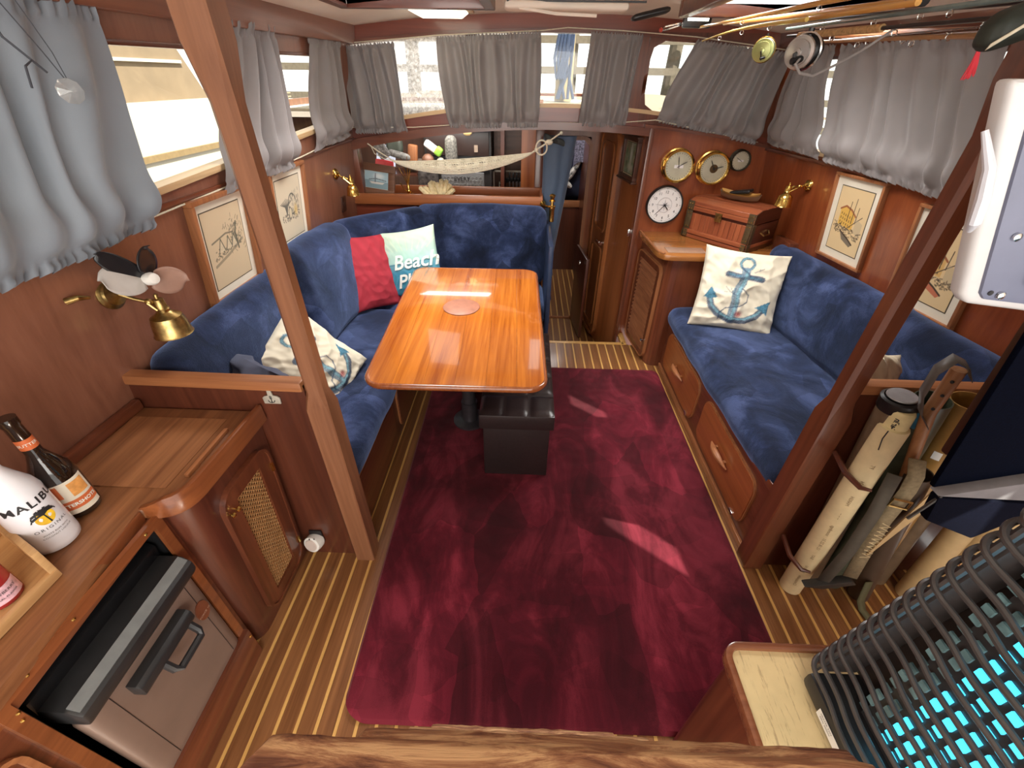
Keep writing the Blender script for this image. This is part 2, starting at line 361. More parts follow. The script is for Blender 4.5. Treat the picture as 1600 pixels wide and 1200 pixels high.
# side windows: frame, sill, pane
M_SILL = wood('pale_sill_wood', (0.55, 0.36, 0.18), (0.78, 0.58, 0.33), 'Y', 0.5, 0.1, 20)
def side_window(nm, P, y0, y1, s, t):
    r = structroot(nm, P(y0, s(y0), 0))
    b = MB(); wpiece(b, P, y0, y1, s(y0), s(y0) + .022, s(y1), s(y1) + .022, -.048, .012); b.build('window_sill', M_SILL, r, bevel=.003)
    b = MB(); wpiece(b, P, y0, y1, t(y0) - .012, t(y0), t(y1) - .012, t(y1), -.048, .004)
    wpiece(b, P, y0, y0 + .012, s(y0), t(y0), s(y0), t(y0), -.048, .004); wpiece(b, P, y1 - .012, y1, s(y1), t(y1), s(y1), t(y1), -.048, .004)
    b.build('window_frame', mah('Y'), r, bevel=.002)
    b = MB(); wpiece(b, P, y0, y1, s(y0), t(y0), s(y1), t(y1), -.040, -.036); b.build('window_pane', M_GLASS, r, smooth=False)
side_window('window_1', LP, .2, 1.98, lsill, ltop); side_window('window_2', LP, 2.12, 2.86, lsill, ltop)
zs, zt = (lambda y: ZR0), (lambda y: ZR1)
side_window('window_3', RP, 1.72, 2.88, zs, zt); side_window('window_4', RP, AFT[0][0], AFT[0][1], zs, zt); side_window('window_5', RP, AFT[1][0], AFT[1][1], lambda y: 1.43, zt)
# longitudinal headers along both sides
b = MB(); wpiece(b, LP, -.3, 3.05, 1.755, 1.862, 1.79, 1.885, 0, .045); struct('trim_1', b, M_LWALL if False else wood('weathered_mahogany', (0.175, 0.066, 0.038), (0.30, 0.128, 0.078), 'Y', 0.33, 0.2, 9, 0.8), bevel=.006)
b = MB(); wpiece(b, RP, -.3, 3.05, 1.775, 1.88, 1.80, 1.90, 0, .045); struct('trim_2', b, mah('Y'), bevel=.006)
b = MB(); wpiece(b, LP, -.3, 3.05, 1.285, 1.30, 1.312, 1.327, 0, .010); struct('trim_3', b, mah('Y'), bevel=.003)
b = MB(); wpiece(b, RP, 1.1, 3.05, 1.30, 1.318, 1.30, 1.318, 0, .014); struct('trim_4', b, mah('Y'), bevel=.003)
# ceiling with two hatches
def CZ(x): return 1.935 - .05 * (x - .15) ** 2
H1 = (-.78, -.20, 1.72, 2.38); H2 = (.68, 1.20, 1.75, 2.42)
b = MB()
xs = [-1.25, -1.0, -.78, -.6, -.4, -.20, 0, .2, .4, .55, .68, .85, 1.0, 1.20, 1.4, 1.6]; ys = [-1.3, -.1, .6, 1.1, 1.72, 1.75, 2.38, 2.42, 3.06]
for i in range(len(xs) - 1):
    for j in range(len(ys) - 1):
        xm, ym = (xs[i] + xs[i + 1]) / 2, (ys[j] + ys[j + 1]) / 2
        if any(h[0] < xm < h[1] and h[2] < ym < h[3] for h in (H1, H2)): continue
        z0, z1 = CZ(xs[i]), CZ(xs[i + 1]); last = i == len(xs) - 2; xa, xb = (RW(ys[j], 1.86) + .03, RW(ys[j + 1], 1.86) + .03) if last else (xs[i + 1], xs[i + 1]); z2, z3 = CZ(xa), CZ(xb)
        b.hexa([(xs[i], ys[j], z0), (xa, ys[j], z2), (xb, ys[j + 1], z3), (xs[i], ys[j + 1], z0), (xs[i], ys[j], z0 + .03), (xa, ys[j], z2 + .03), (xb, ys[j + 1], z3 + .03), (xs[i], ys[j + 1], z0 + .03)])
struct('ceiling', b, M_CEIL, merge=True, ang=20)
M_FROST = glass_mat('frosted_hatch', (1, 1, 1), 0.02, 0); 
m, ntt, p = mk('frosted_acrylic'); p.inputs['Base Color'].default_value = (.9, .92, .95, 1)
o_ = ntt.nodes['Material Output']; t_ = ntt.nodes.new('ShaderNodeBsdfTranslucent'); t_.inputs[0].default_value = (.95, .96, 1, 1); mx_ = ntt.nodes.new('ShaderNodeMixShader'); mx_.inputs[0].default_value = .75
ln(ntt, p.outputs[0], mx_.inputs[1]); ln(ntt, t_.outputs[0], mx_.inputs[2]); ln(ntt, mx_.outputs[0], o_.inputs[0]); M_ACR = m
for i, h in enumerate((H1, H2)):
    z = CZ((h[0] + h[1]) / 2); zl = CZ(h[0]) if i == 0 else CZ(h[1]); zl = min(CZ(h[0]), CZ(h[1]))
    r = structroot('window_%d' % (i + 6), ((h[0] + h[1]) / 2, (h[2] + h[3]) / 2, z))
    b = MB(); t = .045
    for q in ((h[0] - t, h[1] + t, h[3], h[3] + t), (h[0] - t, h[1] + t, h[2] - t, h[2]), (h[0] - t, h[0], h[2], h[3]), (h[1], h[1] + t, h[2], h[3])): b.box(*q, zl - .012, z + .04)
    b.build('hatch_frame', dmah('X') if i == 0 else mah('X'), r, bevel=.006)
    MB().box(h[0] - .02, h[1] + .02, h[2] - .02, h[3] + .02, z + .008, z + .014).build('hatch_pane', M_ACR, r, smooth=False)
# forward bulkhead: arched header, window band, beam, panel under the shelf
YF = 3.05
def az(c, k): return lambda x: c - k * (x - .17) ** 2
zHB = az(1.862, .046); zSILL = az(1.505, .085); zBT = az(1.432, .07); zBB = az(1.392, .08)
def arch(mb, x0, x1, f0, f1, y0, y1, n=28):
    for i in range(n):
        a, c = x0 + (x1 - x0) * i / n, x0 + (x1 - x0) * (i + 1) / n
        mb.hexa([(a, y0, f0(a)), (c, y0, f0(c)), (c, y1, f0(c)), (a, y1, f0(a)), (a, y0, f1(a)), (c, y0, f1(c)), (c, y1, f1(c)), (a, y1, f1(a))])
    return mb
top = lambda x: CZ(x) + .03
M_HDR = wood('header_mahogany', (0.13, 0.024, 0.012), (0.26, 0.062, 0.030), 'X', 0.33, 0.3, 9)
struct('wall_front', arch(arch(MB(), -1.2, 1.56, zHB, top, YF, YF + .05), -1.2, 1.56, zBT, zSILL, YF, YF + .05).box(-1.2, .13, YF, YF + .03, -.33, .93), M_HDR, smooth=False)
struct('trim_5', arch(MB(), -1.2, 1.56, lambda x: zHB(x) - .012, lambda x: zHB(x) + .008, YF - .022, YF + .05), mah('X'), smooth=False)
struct('trim_6', arch(MB(), -1.16, .735, zBB, zBT, YF - .03, YF + .09, 28), mah('X'), smooth=False)
struct('trim_7', arch(MB(), -1.06, 1.40, zSILL, lambda x: zSILL(x) + .02, YF - .008, YF + .05, 18), M_SILL if False else wood('pale_sill_wood', (0.55, 0.36, 0.18), (0.78, 0.58, 0.33), 'X', 0.5, 0.1, 20), smooth=False)
b = MB()
for x0, x1 in ((-1.2, -1.03), (-.36, -.30), (.57, .655), (1.37, 1.56)): arch(b, x0, x1, zSILL, zHB, YF, YF + .05, 2)
struct('wall_front', b, mah('Z'), smooth=False)
for k, (x0, x1) in enumerate(((-1.03, -.36), (-.30, .57))):
    r = structroot('window_%d' % (8 + k), ((x0 + x1) / 2, YF, 1.45)); arch(MB(), x0, x1, zSILL, zHB, YF + .03, YF + .034, 6).build('window_pane', M_RIPPLE if k == 0 else M_GLASS, r, smooth=False)
# round-cornered starboard window
r = structroot('window_10', (1.0, YF, 1.45)); n = 40; vs = []; x0, x1 = .655, 1.37
zb = lambda x: zSILL(x) + .0; cx, cz = (x0 + x1) / 2, 1.645
def rr(a, hx, hz, rad):
    c, s = math.cos(a), math.sin(a); k = 1 / max(abs(c) / hx, abs(s) / hz); px, pz = c * k, s * k
    qx, qz = max(-(hx - rad), min(hx - rad, px)), max(-(hz - rad), min(hz - rad, pz)); d = math.hypot(px - qx, pz - qz)
    return (qx + (px - qx) / d * rad, qz + (pz - qz) / d * rad) if d > 1e-9 else (px, pz)
b = MB()
for i in range(n):
    a0, a1 = 2 * math.pi * (i + .5) / n, 2 * math.pi * (i + 1.5) / n
    p = []
    for a in (a0, a1):
        c, s = math.cos(a), math.sin(a); k = 1 / max(abs(c) / ((x1 - x0) / 2), abs(s) / .215); ox, oz = cx + c * k, cz + s * k
        iz = rr(a, (x1 - x0) / 2 - .02, .165, .07); sk = -.045 * (iz[0]) ; p += [(ox, oz), (cx + iz[0], cz + iz[1] + sk)]
    (oa, ia, ob_, ib) = p
    b.hexa([(ia[0], YF - .003, ia[1]), (ib[0], YF - .003, ib[1]), (ib[0], YF + .05, ib[1]), (ia[0], YF + .05, ia[1]), (oa[0], YF - .003, oa[1]), (ob_[0], YF - .003, ob_[1]), (ob_[0], YF + .05, ob_[1]), (oa[0], YF + .05, oa[1])])
b.build('window_frame', mah('Z'), r, merge=True, ang=25)
MB().box(x0, x1, YF + .03, YF + .034, 1.40, 1.86).build('window_pane', M_GLASS, r, smooth=False)
# left jamb of the galley opening and pillar at the passage
struct('trim_8', MB().box(-1.17, -1.085, YF - .004, YF + .08, .93, 1.31), mah('Z'), bevel=.005)
struct('trim_9', MB().box(.055, .115, 3.33, 3.40, -.33, 1.41), mah('Z'), bevel=.006)
# the starboard instrument bulkhead and the passage side
b = MB(); arch(b, .735, 1.60, lambda x: -.33, lambda x: zBT(x) + .005, YF, YF + .04, 6); struct('wall_instruments', b, M_RWALL, smooth=False)
struct('trim_10', arch(MB(), .70, 1.53, lambda x: zBT(x) + .0, lambda x: zBT(x) + .018, YF - .04, YF + .04, 16), mah('X'), smooth=False)
def SWP(t, z, o=0):   # passage starboard wall, t metres forward from its near edge
    d = Vector((-.145, .90, 0)).normalized(); nrm = Vector((-d.y, d.x, 0)); q = Vector((.742, YF, 0)) + d * t + nrm * o; return (q.x, q.y, z)
M_PASS = wood('passage_mahogany', (0.22, 0.058, 0.018), (0.42, 0.14, 0.045), 'Z', 0.28, 0.4, 8)
b = MB(); b.hexa([SWP(0, -.35, 0), SWP(.92, -.35, 0), SWP(.92, -.35, -.04), SWP(0, -.35, -.04), SWP(0, 1.41, 0), SWP(.92, 1.41, 0), SWP(.92, 1.41, -.04), SWP(0, 1.41, -.04)])
struct('wall_passage', b, M_PASS, smooth=False)
struct('trim_11', MB().box(.735, .765, YF - .035, YF + .0, -.33, 1.42), mah('Z'), bevel=.008)
def rrect(u0, u1, v0, v1, r, n=5):
    pts = []
    for cx_, cz_, a in ((u1 - r, v0 + r, -90), (u1 - r, v1 - r, 0), (u0 + r, v1 - r, 90), (u0 + r, v0 + r, 180)): pts += arc(cx_, cz_, r, r, a, a + 90, n)
    return pts
def ring(mb, u0, u1, v0, v1, r, wd, m, w0, w1, n=5):
    a, c = rrect(u0, u1, v0, v1, r, n), rrect(u0 + wd, u1 - wd, v0 + wd, v1 - wd, max(.002, r - wd), n); k = len(a)
    vs = [m(u, v, w0) for u, v in a] + [m(u, v, w0) for u, v in c] + [m(u, v, w1) for u, v in a] + [m(u, v, w1) for u, v in c]; fs = []
    for i in range(k):
        j = (i + 1) % k; fs += [(2 * k + i, 2 * k + j, 3 * k + j, 3 * k + i), (i, j, 2 * k + j, 2 * k + i), (k + j, k + i, 3 * k + i, 3 * k + j), (j, i, k + i, k + j)]
    return mb.add(vs, fs)
r = structroot('door_1', SWP(.65, -.3)); mp = lambda u, v, w_: SWP(u, v, w_)
b = MB(); b.prism(rrect(.47, .84, -.28, 1.33, .09), mp, .0, .018); b.build('door_panel', M_PASS, r, bevel=0)
b = MB(); ring(b, .45, .86, -.30, 1.35, .10, .03, mp, .0, .032); ring(b, .52, .79, .62, 1.27, .06, .02, mp, .018, .03); ring(b, .52, .79, -.22, .50, .05, .02, mp, .018, .03); b.build('door_moulding', wood('amber_trim', (.26, .08, .024), (.46, .17, .055), 'Z', .3, .4, 12), r)
b = MB(); q = SWP(.50, .56, .02); q2 = SWP(.50, .56, .055); b.cyl(q, q2, .012); b.tube([SWP(.50, .56, .055), SWP(.56, .56, .06), SWP(.58, .56, .055)], .008); b.cyl(SWP(.47, .56, .055), SWP(.50, .56, .055), .012, .007); b.build('door_handle', M_CHROME, r)
# doorway bulkhead further forward
YD = 3.95
b = MB(); b.box(-.05, .19, YD, YD + .03, -.33, 1.42); b.box(.50, .66, YD, YD + .03, -.33, 1.42); b.box(.19, .50, YD, YD + .03, 1.26, 1.42)
b.prism([(.43, 1.27), (.51, 1.27), (.51, 1.19)] + [], lambda u, v, w_: (u, YD + w_, v), 0, .03)
struct('wall_doorway', b, M_PASS, smooth=False)
b = MB(); ring(b, .175, .525, -.34, 1.275, .08, .028, lambda u, v, w_: (u, YD - w_, v), 0, .02); struct('trim_12', b, wood('frame_wood', (0.24, 0.085, 0.033), (0.42, 0.17, 0.065), 'Z', 0.4, 0.1, 25))
r = structroot('door_2', (.50, YD, -.32)); MB().hexa([(.475, YD - .02, -.32), (.50, YD - .02, -.32), (.545, YD - .42, -.32), (.52, YD - .42, -.32), (.475, YD - .02, .42), (.50, YD - .02, .42), (.545, YD - .42, .42), (.52, YD - .42, .42)]).build('door_leaf', dmah('Z'), r, bevel=.004)
MB().ball((.478, YD - .33, .36), .016).build('door_knob', M_CHROME, r)
# forward cabin seen through the doorway
YE = 5.30
struct('wall_forward', MB().box(-.2, .9, YE, YE + .03, -.33, .42).box(-.2, .9, YE + .75, YE + .78, -.33, 1.5), dmah('Z'), smooth=False)
struct('trim_13', MB().box(-.1, .8, YE - .01, YE + .04, .42, .49), wood('frame_wood', (0.24, 0.085, 0.033), (0.42, 0.17, 0.065), 'X', 0.4, 0.1, 25), bevel=.006)
b = MB(); b.cyl((.30, YE - .002, .22), (.30, YE - .02, .22), .028); b.tube([(.30, YE - .02, .24), (.30, YE - .06, .22), (.30, YE - .05, .17), (.30, YE - .03, .165)], .008); b.ball((.30, YE - .045, .27), .018)
tag(b.build('coat_hook', M_CHROME), 'small chrome hook on the dark low door at the end of the passage', 'hook')
struct('wall_cabin_side', MB().box(.62, .65, YD, YE + .8, -.33, 1.5).box(-.22, -.19, YD + .03, YE + .8, -.33, 1.5), dmah('Z'), smooth=False)
# galley shell forward of the dinette
struct('wall_galley', MB().box(-1.75, .12, 4.30, 4.33, -.33, 1.5).box(-1.75, -1.72, 3.09, 4.3, -.33, 1.5).box(.085, .115, 3.40, 4.3, -.33, 1.42), wood('brown_panelling', (0.10, 0.038, 0.018), (0.20, 0.085, 0.042), 'Z', 0.45, 0.1, 9), smooth=False)
b = MB(); b.box(-1.8, .9, 3.10, 3.42, 1.43, 1.46); b.box(-1.8, .9, 3.95, 4.6, 1.43, 1.46); b.box(-1.8, .05, 4.6, 5.1, 1.43, 1.46); b.box(.55, .9, 4.6, 5.1, 1.43, 1.46); b.box(-1.8, .9, 5.1, 6.1, 1.43, 1.46); b.box(-1.8, -.95, 3.42, 3.95, 1.43, 1.46); b.box(-.25, .9, 3.42, 3.95, 1.43, 1.46)
struct('ceiling', b, M_CEIL, smooth=False)
r = structroot('window_13', (.3, 4.85, 1.46)); MB().box(.05, .55, 4.6, 5.1, 1.47, 1.476).build('hatch_pane', M_ACR, r, smooth=False)  # unseen hatch added to let light into the forward cabin
r = structroot('window_11', (-.6, 3.7, 1.46)); MB().box(-.95, -.25, 3.42, 3.95, 1.47, 1.476).build('hatch_pane', M_ACR, r, smooth=False)  # unseen hatch opening added to let light into the galley
# low bulkheads at the aft end of both settees
def lowbulk(nm, x0, x1, z0, z1, y=1.05):
    r = structroot(nm, (x0, y, 0)); MB().box(x0, x1, y - .012, y + .012, 0, z0).build('bulkhead_panel', dmah('Z'), r, smooth=False)
    MB().hexa([(x0, y - .022, z0 - .01), (x1, y - .022, z1 - .01), (x1, y + .022, z1 - .01), (x0, y + .022, z0 - .01), (x0, y - .022, z0 + .025), (x1, y - .022, z1 + .025), (x1, y + .022, z1 + .025), (x0, y + .022, z0 + .025)]).build('cap_rail', wood('frame_wood', (0.24, 0.085, 0.033), (0.42, 0.17, 0.065), 'X', 0.4, 0.1, 25), r, bevel=.009)
lowbulk('wall_low_port', -1.235, -.665, .875, .865); lowbulk('wall_low_starboard', 1.0, 1.76, .905, .905, 1.07)
# posts
def post(nm, x, y, lab, z1, zt, h=.027, H=.036, mat=None):
    prof = []
    def sq(hh, ch): c = hh - ch; return [(c, -hh), (hh, -c), (hh, c), (c, hh), (-c, hh), (-hh, c), (-hh, -c), (-c, -hh)]
    lv = [(0, H, .004), (.80, H, .004), (.86, h, .011), (zt - .10, h, .011), (zt, H, .004), (z1, H, .004)]
    vs = []
    for z, hh, ch in lv: vs += [(x + a, y + c, z) for a, c in sq(hh, ch)]
    fs = [tuple(reversed(range(8))), tuple(range(40, 48))]
    for i in range(5):
        for j in range(8): fs.append((i * 8 + j, i * 8 + (j + 1) % 8, (i + 1) * 8 + (j + 1) % 8, (i + 1) * 8 + j))
    o = MB().add(vs, fs).build(nm, mat or mah('Z'), ang=20); tag(o, lab, 'post'); return o
post('support_post', -.625, 1.045, 'chamfered wooden post from sole to ceiling at the port dinette', 1.915, 1.70, .028, .037, wood('port_post_wood', (.17, .065, .030), (.32, .14, .07), 'Z', .35, .25, 12))
post('support_post', .985, 1.075, 'chamfered dark wooden post rising beside the rolled charts', 1.90, 1.66, .030, .038)
# cabin sole: planks and light strips
fl = structroot('floor', (0, 0, 0)); struct_sub = MB().box(-1.3, 1.8, -.3, 2.88, -.05, -.012).build('sub_floor', dmah('Y'), fl, smooth=False)
PW, ST = .0618, .0105
def plank_set(root, xa, xb, y0, y1, z, base=-.602):
    k0 = math.ceil((xa - base) / PW); k1 = math.floor((xb - base) / PW); pm = sm = None
    L = y1 - y0
    for k in range(k0, k1 + 1):
        x = base + k * PW
        if sm is None:
            sm = MB().box(-ST / 2, ST / 2, 0, L, -.012, .0).build('inlay_strip', M_HOLLY, root, local=True, smooth=False); sm.location = (x, y0, z)
            pm = MB().box(ST / 2 + .0006, PW - ST / 2 - .0006, 0, L, -.012, .0004).build('plank', M_PLANK, root, local=True, bevel=.0008, seg=1, smooth=False); pm.location = (x, y0, z)
        else: dup_child(sm, (x, y0, z)); dup_child(pm, (x, y0, z))
plank_set(fl, -1.0, 1.78, -.28, 2.86, 0)
MB().box(.10, .78, 2.862, 2.895, -.02, .002).build('nosing', M_HOLLY, fl, bevel=.003)
MB().box(.76, .80, 2.86, 3.05, -.02, .002).build('nosing', M_HOLLY, fl, bevel=.003)
MB().box(.10, .82, 2.88, 2.90, -.33, -.02).build('riser', dmah('X'), fl, smooth=False)
f2 = structroot('floor_passage', (0, 0, -.33)); MB().box(-.2, .95, 2.9, 6.05, -.38, -.342).build('sub_floor', dmah('Y'), f2, smooth=False)

plank_set(f2, .10, .74, 2.90, 5.3, 0, .11)
MB().box(-1.75, .10, 3.09, 4.3, -.345, -.33).build('galley_sole', dmah('Y'), f2, smooth=False)
# ------------------------------------------------------------------ rug
def rugm():
    b = MB(); nu, nv = 150, 210; P = []
    c = [(-.535, .455), (.935, .46), (.94, 2.50), (-.575, 2.50)]
    def q(u, v):
        a = Vector(c[0]).lerp(Vector(c[1]), u); d = Vector(c[3]).lerp(Vector(c[2]), u); p_ = a.lerp(d, v); return p_
    R = .085
    def fn(u, v):
        W_, L_ = 1.48, 2.04; x, y = (u - .5) * W_, (v - .5) * L_; hx, hy = W_ / 2, L_ / 2
        qx, qy = max(-(hx - R), min(hx - R, x)), max(-(hy - R), min(hy - R, y)); dx, dy = x - qx, y - qy; m_ = max(abs(dx), abs(dy)); d = math.hypot(dx, dy)
        if d > 1e-9 and abs(dx) > 0 and abs(dy) > 0: x, y = qx + dx * m_ / d, qy + dy * m_ / d
        e = min(hx - abs(x), hy - abs(y)); h = .016 * min(1, math.sqrt(max(0, e) / .012)) + .002
        h += .0018 * noise.noise(Vector((x * 22, y * 22, 1))) * min(1, e * 30)
        p_ = q(x / W_ + .5, y / L_ + .5); return (p_.x, p_.y, .0015 + h)
    b.grid(fn, nu, nv); return b
rug = rugm().build('rug', M_RUG); tag(rug, 'deep crimson plush rug with rounded corners covering the cabin sole', 'rug')
bpy.data.objects[rug.name].data.materials[0] = M_RUG

# ------------------------------------------------------------------ port dinette
def recess_door(parent, m, u0, u1, v0, v1, mat, r=.05, nm='door'):
    """door set in a rounded opening: dark reveal, raised panel, light bead (m maps u,v,w)"""
    o = MB().prism(rrect(u0, u1, v0, v1, r), m, .001, .012).build(nm, mat, parent, smooth=True)
    b = MB(); ring(b, u0 - .007, u1 + .007, v0 - .007, v1 + .007, r + .007, .007, m, 0, .008); e = b.build('door_bead', frame_wood('Z'), o)
    return o
base = thing('dinette_bench', 'dark wooden base of the port dinette seat under the navy plush', 'seat base', (-.9, 1.8, 0))
MB().box(-.685, -.665, 1.09, 2.47, 0, .37).box(-.665, .13, 2.47, 2.49, 0, .37).build('front_panel', dmah('Y'), base, smooth=False)
MB().box(-.683, -.661, 1.09, 2.46, .33, .375).build('rail', mah('Y'), base, bevel=.004)
for y0, y1 in ((1.15, 1.70), (1.80, 2.38)): recess_door(base, lambda u, v, w_: (-.665 + w_, u, v), y0, y1, .05, .29, mah('Y'), .04)
MB().box(-1.3, -.685, 1.08, 3.03, .30, .33).box(-.685, .13, 2.49, 3.03, .30, .33).build('seat_board', dmah('Y'), base, smooth=False)
def cushion(nm, lab, cat, m, sx, sy, sz, r, bulge=.012, nz=.006, n=22, nf=6, grp=None, mat=None):
    b = MB().soft(m, sx, sy, sz, r, n, bulge, nz, nf); o = b.build(nm, mat or M_NAVY, merge=True, ang=80); return tag(o, lab, cat, grp)
cushion('seat_cushion', 'long navy plush seat cushion of the port dinette beside the table', 'cushion', lambda x, y, z: (-.905 + x, 1.77 + y, .395 + z), .56, 1.37, .13, .055, nz=.010)
cushion('seat_cushion', 'navy plush seat cushion across the forward end of the dinette behind the table', 'cushion', lambda x, y, z: (-.50 + x, 2.72 + y, .395 + z), 1.27, .50, .13, .055, nz=.008)
def backmap(p0, p1, z0, z1, tb, tt):
    """back cushion between plan points p0-p1; its foot stands tb and its head tt inward of that line"""
    a, c = Vector((*p0, 0)), Vector((*p1, 0)); d = (c - a); L = d.length; d.normalize(); nrm = Vector((d.y, -d.x, 0)); mid = (a + c) / 2
    up = (nrm * (tt - tb) + Vector((0, 0, z1 - z0))); H = up.length; up.normalize(); tn = d.cross(up).normalized()
    if tn.dot(nrm) < 0: tn = -tn
    o = mid + nrm * (tb + tt) / 2 + Vector((0, 0, (z0 + z1) / 2))
    return (lambda x, y, z: tuple(o + d * x + tn * y + up * z)), L, H
def back(nm, lab, p0, p1, z0, z1, tb, tt, th=.13, nz=.010, bulge=.012):
    m, L, H = backmap(p0, p1, z0, z1, tb, tt); cushion(nm, lab, 'cushion', m, L, th, H, .06, bulge, nz, 22, 5)
back('back_cushion', 'aftmost navy plush back cushion of the port dinette under the framed print', (-1.21, 1.085), (-1.215, 1.93), .44, .925, .10, .065)
back('back_cushion', 'thick brushed navy plush back cushion left of the red pillow', (-1.22, 1.93), (-1.185, 2.56), .44, .955, .13, .075, .17, .014, .02)
back('back_cushion', 'navy plush corner back cushion behind the red pillow', (-1.18, 2.56), (-.72, 3.015), .44, .95, .08, .07, .13)
back('back_cushion', 'smooth navy plush back cushion below the hammock shelf behind the table', (-.725, 3.03), (.135, 3.03), .44, .962, .10, .07, .13)
t = thing('upholstered_end_panel', 'tall navy vinyl panel closing the dinette end beside the passage', 'panel', (.155, 2.75, 0))
MB().soft(lambda x, y, z: (.155 + x, 2.76 + y, .43 + z), .035, .57, .86, .012, 8).build('panel_board', plain('navy_vinyl', (.022, .035, .075), .38), t, merge=True)
b = MB()
for z in (.20, .36, .52, .68): b.box(.171, .1745, 2.49, 3.03, z, z + .006)
b.build('seam', plain('navy_vinyl_seam', (.01, .016, .035), .5), t)

# ------------------------------------------------------------------ throw pillows
NP = 90
def pillow(nm, lab, m, sx, sy, T, paint, mat, back_c, crease=.010):
    """two pinched faces; paint(U,V)->colours on a lattice with U,V in 0..1"""
    root = thing(nm, lab, 'pillow', tuple(m(0, 0, 0)))
    us = np.linspace(-1, 1, NP + 1); U, V = np.meshgrid(us, us); U = U.ravel(); V = V.ravel()
    px = sx / 2 * U * (1 - .07 * (1 - V ** 2)); py = sy / 2 * V * (1 - .07 * (1 - U ** 2))
    th = T / 2 * np.power(np.clip((1 - U ** 2) * (1 - V ** 2), 0, 1), .38)
    col = paint((U + 1) / 2, (V + 1) / 2)
    for sgn, pn in ((1, 'front_cover'), (-1, 'back_cover')):
        vs = []
        for a, c, h, u, v in zip(px, py, th, U, V):
            wr = crease * (1 - 3.2 * abs(noise.noise(Vector((u * 1.7 + sx * 11, v * 2.6 + sgn * 4, sy * 7))))) + .5 * crease * noise.noise(Vector((u * 7 + v * 5, v * 5 - u * 3, 2)))
            vs.append(m(a, c, sgn * (h + wr * min(1, h / .02))))
        fs = []
        for j in range(NP):
            for i in range(NP):
                k = j * (NP + 1) + i; q = (k, k + 1, k + NP + 2, k + NP + 1); fs.append(q if sgn > 0 else tuple(reversed(q)))
        MB().add(vs, fs).build(pn, mat if sgn > 0 else back_c, root, colors=col if sgn > 0 else None, ang=180)
    return root
def frame3(o, u_to, v_to):
    """orthonormal-ish map from centre o, with u axis towards u_to and v towards v_to"""
    o = Vector(o); u = Vector(u_to).normalized(); v = Vector(v_to); v = (v - u * v.dot(u)).normalized(); n_ = u.cross(v)
    return lambda a, c, h: tuple(o + u * a + v * c + n_ * h)
BLU, BLD, BLL = (.055, .17, .25), (.035, .07, .13), (.16, .32, .38)
def anchor_print(U, V, rot=0, bg=(.70, .64, .50)):
    C = np.tile(np.array(bg), (U.size, 1)).astype(float)
    S = lambda pts, w_, c, al=.9: stroke(C, U, V, pts, w_, c, al)
    S(arc(.50, .84, .075, .075, 0, 360, 24), .034, BLU); S(arc(.50, .84, .075, .075, 100, 250, 10), .014, BLL)
    S([(.29, .68), (.71, .665)], .07, BLD); S([(.30, .68), (.70, .665)], .02, BLU)
    S([(.505, .75), (.49, .60), (.44, .45), (.46, .30), (.45, .12)], .10, (.12, .19, .25)); S([(.515, .75), (.505, .60), (.46, .45), (.475, .30), (.46, .14)], .034, BLL)
    S([(.13, .38), (.18, .26), (.28, .17), (.45, .10), (.62, .12), (.74, .20), (.82, .31)], .078, BLD); S([(.14, .36), (.19, .26), (.29, .18), (.45, .12), (.62, .14), (.74, .22), (.81, .30)], .026, BLL)
    fillpoly(C, U, V, [(.06, .36), (.13, .50), (.23, .37), (.15, .35)], BLU); fillpoly(C, U, V, [(.72, .31), (.88, .42), (.87, .24), (.81, .28)], BLU)
    S([(.50, .52), (.60, .45), (.60, .36), (.52, .29), (.36, .25), (.30, .18), (.31, .10)], .014, BLD); S([(.45, .79), (.56, .69)], .018, BLD)
    for p_ in ([(.46, .42), (.37, .46), (.31, .52)], [(.40, .44), (.37, .52)], [(.37, .46), (.29, .46)], [(.42, .43), (.42, .51)], [(.60, .74), (.70, .80)], [(.66, .77), (.66, .83)]): S(p_, .009, BLD, .7)
    blob(C, U, V, (.53, .19), .05, .045, (.45, .06, .07), .8)
    dk = C.mean(axis=1) < .45; n_ = np.sin(U * 150 + np.sin(V * 90) * 3) * np.sin(V * 130 + np.sin(U * 70) * 2); C[dk] *= (1 + .45 * n_[dk, None]); return np.clip(C, 0, 1)
M_PRINT = painted('printed_cloth', .85); M_CANVAS = plain('cream_canvas', (.66, .60, .47), .85, scale=80, bmp=.2)
m = frame3((1.225, 2.32, .655), (.93, -.16, -.03), (.12, .42, .88))
m = frame3((1.235, 2.36, .665), (.95, -.20, -.06), (.10, .42, .88)); mflip = m
pillow('throw_pillow', 'cream pillow with blue anchor print propped up on the starboard settee', m, .46, .46, .13, anchor_print, M_PRINT, M_CANVAS)
m = frame3((-.985, 1.60, .575), (.45, -.66, -.30), (-.42, .25, .55)); 
def anc_r(U, V): return anchor_print(U, V)
m = frame3((-.99, 1.63, .60), (.42, -.60, -.26), (.62, .52, .10))
m = frame3((-.945, 1.60, .59), (.2, .9, .35), (-.62, -.15, .77))
pillow('throw_pillow', 'cream pillow with blue anchor print lying askew behind the port post', m, .36, .43, .13, anc_r, M_PRINT, M_CANVAS)
def flat(c): return lambda U, V: np.tile(np.array(c), (U.size, 1)).astype(float) * (1 + .08 * np.sin(U * 31 + V * 17))[:, None]
m = frame3((-.945, 2.60, .635), (.80, .45, -.14), (.05, .26, .93)); m = frame3((-.935, 2.50, .665), (.68, .68, -.10), (-.20, .28, .92))
pillow('throw_pillow', 'plain raspberry red pillow leaning in the dinette corner', m, .33, .45, .12, flat((.36, .022, .038)), M_PRINT, plain('red_cloth', (.36, .022, .038), .85), crease=.005)
